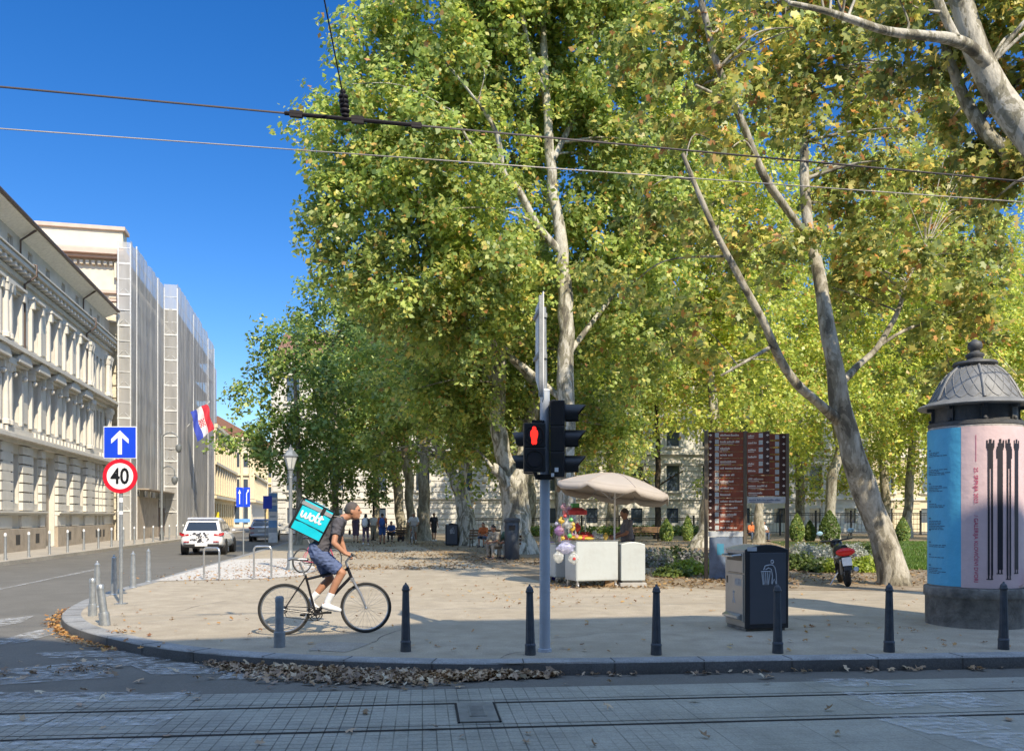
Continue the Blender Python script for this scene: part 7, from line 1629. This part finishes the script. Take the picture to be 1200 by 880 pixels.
p = gnd(757, 633.5); bench('empty wooden bench in front of the white building behind the seller', p, -PI*.5, 1.9)
gp = [(852,'cloth_white','white'),(864,'cloth_khaki','ochre'),(880,'cloth_orange','orange'),(893,'cloth_white','white')]
for i, (px, m, c) in enumerate(gp):
    p = gnd(px, 634.5); figure('person', ['person in white at the left end of the group seen through the direction board', 'person in beige seated second in the group seen through the direction board', 'person in an orange top in the group seen through the direction board', 'person in white at the right end of the group seen through the direction board'][i], p, -PI*.5 + (i-1.5)*.3, sit(1.68,.42,.1), 'skin', m, .9, 'cloth_denim', 1.9, 'cloth_dark', 'hair_dark', voxel=.016, group='people sitting behind the direction board')
p = gnd(872, 634.5); bench('long bench under the group seen through the direction board', p + V((0,.2,0)), -PI*.5, 3.2)
# ------------------------------------------------------------------ parked bicycle, vehicles
bicycle('bicycle', 'parked bicycle with pink frame leaning by the old street lamp', gnd(345.5, 672.5) + V((.12,.35,0)), math.radians(52), 'bike_pink', .95)
mk('basket_orange', (.5,.25,.04), .7)
mk('car_white', (.74,.74,.75), .25, 0, .02, 3, 0, coat=.8); mk('car_silver', (.36,.40,.45), .3, .4, .03, 3, 0, coat=.6); mk('car_glass', (.012,.016,.02), .06, 0, .1, 2, 0, spec=.9); mk('tail_red', (.38,.01,.012), .25, 0, .1, 6, 0); mk('trim_black', (.014,.014,.015), .5); mk('decal', (.07,.07,.08), .5); mk('plate_white', (.7,.7,.68), .5); mk('tyre', (.02,.02,.02), .85, 0, .2, 8, .1)
def car(lb, loc, rz, paint, Lc=4.35, W=1.82, H=1.62, decals=False):
    t = thing('car', lb, 'car', loc, rz, 'cars on the side street'); rs = random.Random(4)
    # x forward, rear at x=0. stations: x, z sill, z belt, half width
    st = [(0.0,.48,.92,.74),(.06,.36,1.02,.86),(.25,.30,1.06,.90),(.9,.26,1.02,.91),(1.6,.24,1.0,.91),(2.6,.24,.98,.91),(3.3,.26,.94,.90),(3.9,.30,.86,.86),(4.2,.36,.74,.78),(4.33,.46,.64,.66)]
    k = Lc/4.35; kw = W/1.82
    def sec(x, z0, z1, w): return [(-w*.82,z0),(-w*.97,z0+.10),(-w,z0+(z1-z0)*.5),(-w*.965,z1-.06),(-w*.90,z1),(-w*.4,z1+.025),(w*.4,z1+.025),(w*.90,z1),(w*.965,z1-.06),(w,z0+(z1-z0)*.5),(w*.97,z0+.10),(w*.82,z0)]
    mb = MB(); vs = []; fs = []; n = 12
    for x, z0, z1, w in st: vs += [(x*k, y*kw, z) for y, z in sec(x,z0,z1,w)]
    for i in range(len(st)-1):
        for j in range(n): j2 = (j+1) % n; fs.append((i*n+j, i*n+j2, (i+1)*n+j2, (i+1)*n+j))
    fs += [tuple(range(n)), tuple(range((len(st)-1)*n, len(st)*n))[::-1]]; mb.add(vs, fs); bd = mb.build('body', MT[paint], t, 35)
    sm = bd.modifiers.new('s','SUBSURF'); sm.levels = 1; sm.render_levels = 2
    # greenhouse
    g = [(.10,1.0,1.04,.80,.78),(.34,1.0,H-.12,.80,.66),(.62,1.0,H-.02,.80,.64),(1.5,1.0,H,.81,.64),(2.1,.98,H-.05,.81,.63),(2.55,.96,H-.24,.81,.66),(3.1,.92,.98,.79,.74)]
    mb = MB(); vs = []; fs = []
    for x, z0, z1, w0, w1 in g: vs += [(x*k,-w0*kw,z0-.04),(x*k,-w1*kw,z1-.05),(x*k,-w1*.86*kw,z1),(x*k,w1*.86*kw,z1),(x*k,w1*kw,z1-.05),(x*k,w0*kw,z0-.04)]
    for i in range(len(g)-1):
        for j in range(6): j2 = (j+1) % 6; fs.append((i*6+j, i*6+j2, (i+1)*6+j2, (i+1)*6+j))
    mb.add(vs, fs); mb.build('cabin', MT[paint], t, 30)
    mb = MB(); e = .045
    mb.quad((.135*k-e,-.66*kw,1.09),(.135*k-e,.66*kw,1.09),(.325*k-e,.56*kw,H-.19),(.325*k-e,-.56*kw,H-.19)); mb.build('rear_window', MT['car_glass'], t)
    mb = MB(); mb.prism([(.28*k,-.64*kw,H-.075),(.28*k,.64*kw,H-.075),(.52*k,.60*kw,H-.01),(.52*k,-.60*kw,H-.01)], (-.03,0,.025)); mb.build('spoiler', MT[paint], t)
    for s in (-1,1):
        for (a, b, c, d) in (((.46,1.06),(1.25,1.05),(1.25,H-.13),(.68,H-.14)),((1.33,1.05),(2.08,1.03),(2.02,H-.16),(1.33,H-.13)),((2.16,1.03),(2.78,1.0),(2.5,H-.30),(2.12,H-.17))):
            mb = MB(); q = []
            for x, z in (a,b,c,d):
                w0, w1 = .812, .66; w = w0 + (w1-w0)*(z-.98)/(H-.05-.98); q.append((x*k, s*(w*kw+.012), z))
            mb.poly(q[::s]); mb.build('side_window', MT['car_glass'], t)
        mb = MB(); mb.ball((2.62*k, s*.98*kw, 1.05), .10, 12, 8, (.8,1.0,.65)); mb.build('mirror', MT[paint], t, 60)
        mb = MB(); mb.prism([(-.012,s*.50*kw,.93),(-.012,s*.78*kw,.98),(.10,s*.91*kw,1.0),(.10,s*.91*kw,.88),(-.012,s*.80*kw,.84),(-.012,s*.52*kw,.86)], (.02,0,0)); mb.build('tail_light', MT['tail_red'], t)
        for x in (.78, 3.42):
            mb = MB(); c = V((x*k, s*.80*kw, .335)); mb.torus(c, .245, .085, 'y', 28, 8); w = mb.build('wheel', MT['tyre'], t, 60); mb = MB(); mb.cone(c - V((0,.06,0)), c + V((0,.06,0)), .205, .205, 24); mb.cone(c + V((0,s*.06,0)), c + V((0,s*.085,0)), .05, .05, 10); mb.build('rim', MT['alloy'], w, 40)
            mb = MB(); mb.cone((x*k, s*.925*kw, .34), (x*k, s*.70*kw, .34), .37, .37, 28); mb.build('wheel_arch', MT['trim_black'], t, 40)
    mb = MB(); mb.box(-.055,.10,-.72*kw,.72*kw,.34,.50); mb.box(-.05,.2,-.80*kw,.80*kw,.36,.46); mb.build('bumper', MT['trim_black' if decals else paint], t, None, .03); mb = MB()
    for s in (-1,1): mb.box(-.06,-.045,s*.62-.12,s*.62+.12,.58,.62)
    mb.build('reflector', MT['tail_red'], t)
    mb = MB(); mb.box(-.03,.0,-.26,.26,.66,.77) if not decals else mb.box(-.062,-.04,-.26,.26,.40,.50); mb.build('number_plate', MT['plate_white'], t)
    if decals:
        mb = MB()
        for k2 in range(46):
            y, z = rs.gauss(0,.28), rs.uniform(.58,1.0)
            if abs(y) < .62: r = rs.uniform(.012,.05); mb.add([(-.028+.05*max(0,z-.92)*6*.2, y+r*1.3*math.cos(a), z+r*math.sin(a)) for a in [i*PI/4 for i in range(8)]], [tuple(range(8))[::-1]])
        mb.build('decal', MT['decal'], t)
    return t
HEAD = math.atan2(1, -.185)
car('white sport utility car with dark speckled tailgate driving up the street', gnd(236, 650.5, RZ), HEAD, 'car_white', 4.5, 1.86, 1.64, True)
car('silver hatchback farther up the street beside the information totem', gnd(307, 634.5, RZ), HEAD, 'car_silver', 4.1, 1.75, 1.5)
p = gnd(-4, 641); t = thing('wheelie_bin', 'black wheelie bin by the palace wall at the left edge', 'wheelie bin', p + V((.6,0,0)), .2); mb = MB(); mb.prism([(-.3,-.3,.08),(.3,-.3,.08),(.36,-.36,1.0),(-.36,-.36,1.0)], (0,.7,0)); mb.build('body', MT['black_plastic'], t, None, .03); mb = MB(); mb.box(-.4,.4,-.42,.4,1.0,1.08); mb.build('lid', MT['black_plastic'], t, None, .03)
# motorcycle seen from behind
p = gnd(996, 688.5); mc = thing('motorcycle', 'small black motorcycle with red tail light parked facing the flower bed', 'motorcycle', p, math.radians(76)); mc.rotation_euler = (math.radians(-7), 0, math.radians(76))
mk('moto_black', (.015,.015,.018), .3, .1, .1, 6, .02, coat=.5); mk('moto_red', (.62,.02,.02), .25, 0, .08, 6, 0); mk('mirror_blue', (.35,.55,.65), .1, .3)
for x in (.30, 1.52):
    mb = MB(); mb.torus((x,0,.30), .235, .065, 'y', 32, 10); w = mb.build('wheel', MT['tyre'], mc, 60); mb = MB(); mb.torus((x,0,.30), .165, .02, 'y', 28, 6); mb.cone((x,-.05,.3),(x,.05,.3),.05,.05,14)
    for k in range(5): a = k*2*PI/5; mb.cone((x,0,.3),(x+.16*math.cos(a),0,.3+.16*math.sin(a)),.014,.012,6)
    mb.build('rim', MT['rim_grey'], w, 40)
mb = MB(); mb.tube([V((.05,0,.88)),V((.35,0,.80)),V((.75,0,.78)),V((1.05,0,.80))],[.08,.12,.14,.10],12); mb.build('seat', MT['black_rubber'], mc, 60)
mb = MB(); mb.ball((1.05,0,.80),.2,14,10,(1.4,.75,.75)); mb.tube([V((.9,0,.45)),V((1.2,0,.5)),V((1.38,0,.95))],[.16,.14,.08],10); mb.tube([V((.02,0,.80)),V((.3,0,.70)),V((.7,0,.62))],[.07,.13,.15],10); mb.build('bodywork', MT['moto_black'], mc, 60)
mb = MB(); mb.ball((-.02,0,.80),.11,14,10,(.6,1.9,.85)); mb.build('tail_light', MT['moto_red'], mc, 60)
for s in (-1,1): mb = MB(); mb.ball((.0,.20*s,.70),.04,10,8,(1,1,.8)); mb.cone((.03,.08*s,.72),(.0,.20*s,.70),.012,.012,6); mb.build('indicator', MT['paper_old'], mc, 60)
mb = MB(); mb.prism([(-.06,-.1,.68),(-.06,.1,.68),(-.12,.1,.50),(-.12,-.1,.50)],(-.008,0,0)); mb.build('number_plate', MT['plate_white'], mc); mb = MB(); mb.prism([(-.03,-.07,.72),(-.03,.07,.72),(-.13,.09,.40),(-.13,-.09,.40)],(.02,0,0)); mb.prism([(.0,-.07,.56),(.3,-.07,.60),(.5,-.07,.5),(.3,-.07,.585)],(0,.14,0)); mb.build('mudguard', MT['moto_black'], mc)
mb = MB(); mb.tube([V((1.38,-.36,1.03)),V((1.34,-.15,1.02)),V((1.36,0,1.0)),V((1.34,.15,1.02)),V((1.38,.36,1.03))],.02,8); mb.tube([V((1.36,0,1.0)),V((1.48,0,.55)),V((1.52,.09,.3))],.03,8); mb.tube([V((1.48,0,.55)),V((1.52,-.09,.3))],.03,8); mb.ball((1.45,0,.93),.13,12,8,(.7,1.1,1)); hb = mb.build('handlebar', MT['moto_black'], mc, 60)
for s in (-1,1): 
    mb = MB(); mb.tube([V((1.35,.25*s,1.03)),V((1.36,.32*s,1.18))],.008,6); mb.build('mirror_stem', MT['moto_black'], hb); mb = MB(); mb.ball((1.37,.35*s,1.22),.075,12,8,(.35,1.0,.75)); mb.build('mirror', MT['mirror_blue'], hb, 60)
mb = MB(); mb.tube([V((.9,-.16,.34)),V((.4,-.18,.30)),V((.05,-.19,.40))],[.03,.05,.055],10); mb.build('exhaust', MT['steel'], mc, 50); mb = MB(); mb.tube([V((.8,.12,.3)),V((.75,.35,.0))],.014,6); mb.tube([V((.12,.11,.62)),V((.30,.10,.3))],.025,8); mb.tube([V((.12,-.11,.62)),V((.30,-.10,.3))],.025,8); mb.build('shock_absorber', MT['steel'], mc, 50)
# ------------------------------------------------------------------ light, sky, camera
SUN_EL, SUN_AZ = math.radians(41.5), math.atan2(.467, -.884)
to_sun = V((math.sin(SUN_AZ)*math.cos(SUN_EL), math.cos(SUN_AZ)*math.cos(SUN_EL), math.sin(SUN_EL)))
sl = D.lights.new('sun', 'SUN'); sl.energy = 3.1; sl.angle = math.radians(.5); sl.color = (1.0, .875, .68)
so = D.objects.new('sun', sl); so.rotation_euler = to_sun.to_track_quat('Z', 'Y').to_euler(); COL.objects.link(so)
w = D.worlds.new('World'); S.world = w; w.use_nodes = True; T = w.node_tree; T.nodes.clear()
ou = T.nodes.new('ShaderNodeOutputWorld'); bg = T.nodes.new('ShaderNodeBackground'); sk = T.nodes.new('ShaderNodeTexSky')
sk.sky_type = 'NISHITA'; sk.sun_disc = False; sk.sun_elevation = SUN_EL; sk.sun_rotation = SUN_AZ; sk.altitude = 120; sk.air_density = 1.0; sk.dust_density = .15; sk.ozone_density = 4.0
hs = T.nodes.new('ShaderNodeHueSaturation'); hs.inputs['Hue'].default_value = .51; hs.inputs['Saturation'].default_value = 1.33; hs.inputs['Value'].default_value = .55
T.links.new(sk.outputs[0], hs.inputs['Color'])
# fill light added to lift the shade: the sky overhead and round the sun is paler and brighter than the deep blue low in the north
tc = T.nodes.new('ShaderNodeTexCoord'); dp = T.nodes.new('ShaderNodeVectorMath'); dp.operation = 'DOT_PRODUCT'; dp.inputs[1].default_value = (.12, -.36, .92)
mr = T.nodes.new('ShaderNodeMapRange'); mr.interpolation_type = 'SMOOTHSTEP'; mr.inputs[1].default_value = .22; mr.inputs[2].default_value = .85
hz = T.nodes.new('ShaderNodeMixRGB'); hz.blend_type = 'ADD'; hz.inputs[2].default_value = (1.95, 2.55, 3.3, 1)
T.links.new(tc.outputs['Generated'], dp.inputs[0]); T.links.new(dp.outputs['Value'], mr.inputs[0]); T.links.new(mr.outputs[0], hz.inputs[0]); T.links.new(hs.outputs[0], hz.inputs[1])
T.links.new(hz.outputs[0], bg.inputs[0]); bg.inputs[1].default_value = .15; T.links.new(bg.outputs[0], ou.inputs[0])
cam = D.cameras.new('camera'); co_ = D.objects.new('camera', cam); COL.objects.link(co_); co_.location = (0, 0, CAM_H); co_.rotation_euler = (PI/2, 0, 0)
cam.sensor_fit = 'HORIZONTAL'; cam.sensor_width = 36; cam.lens = 36*F/1200; cam.shift_y = (HY-440)/1200; cam.clip_end = 3000; cam.clip_start = .1; S.camera = co_
S.view_settings.view_transform = 'Standard'; S.view_settings.look = 'None'; S.view_settings.exposure = 1.1; S.view_settings.gamma = 1; S.view_settings.use_curve_mapping = False
S.cycles.max_bounces = 6; S.cycles.diffuse_bounces = 3; S.cycles.glossy_bounces = 2; S.cycles.transparent_max_bounces = 12; S.cycles.transmission_bounces = 4
S.cycles.use_denoising = True; S.cycles.sample_clamp_indirect = 6
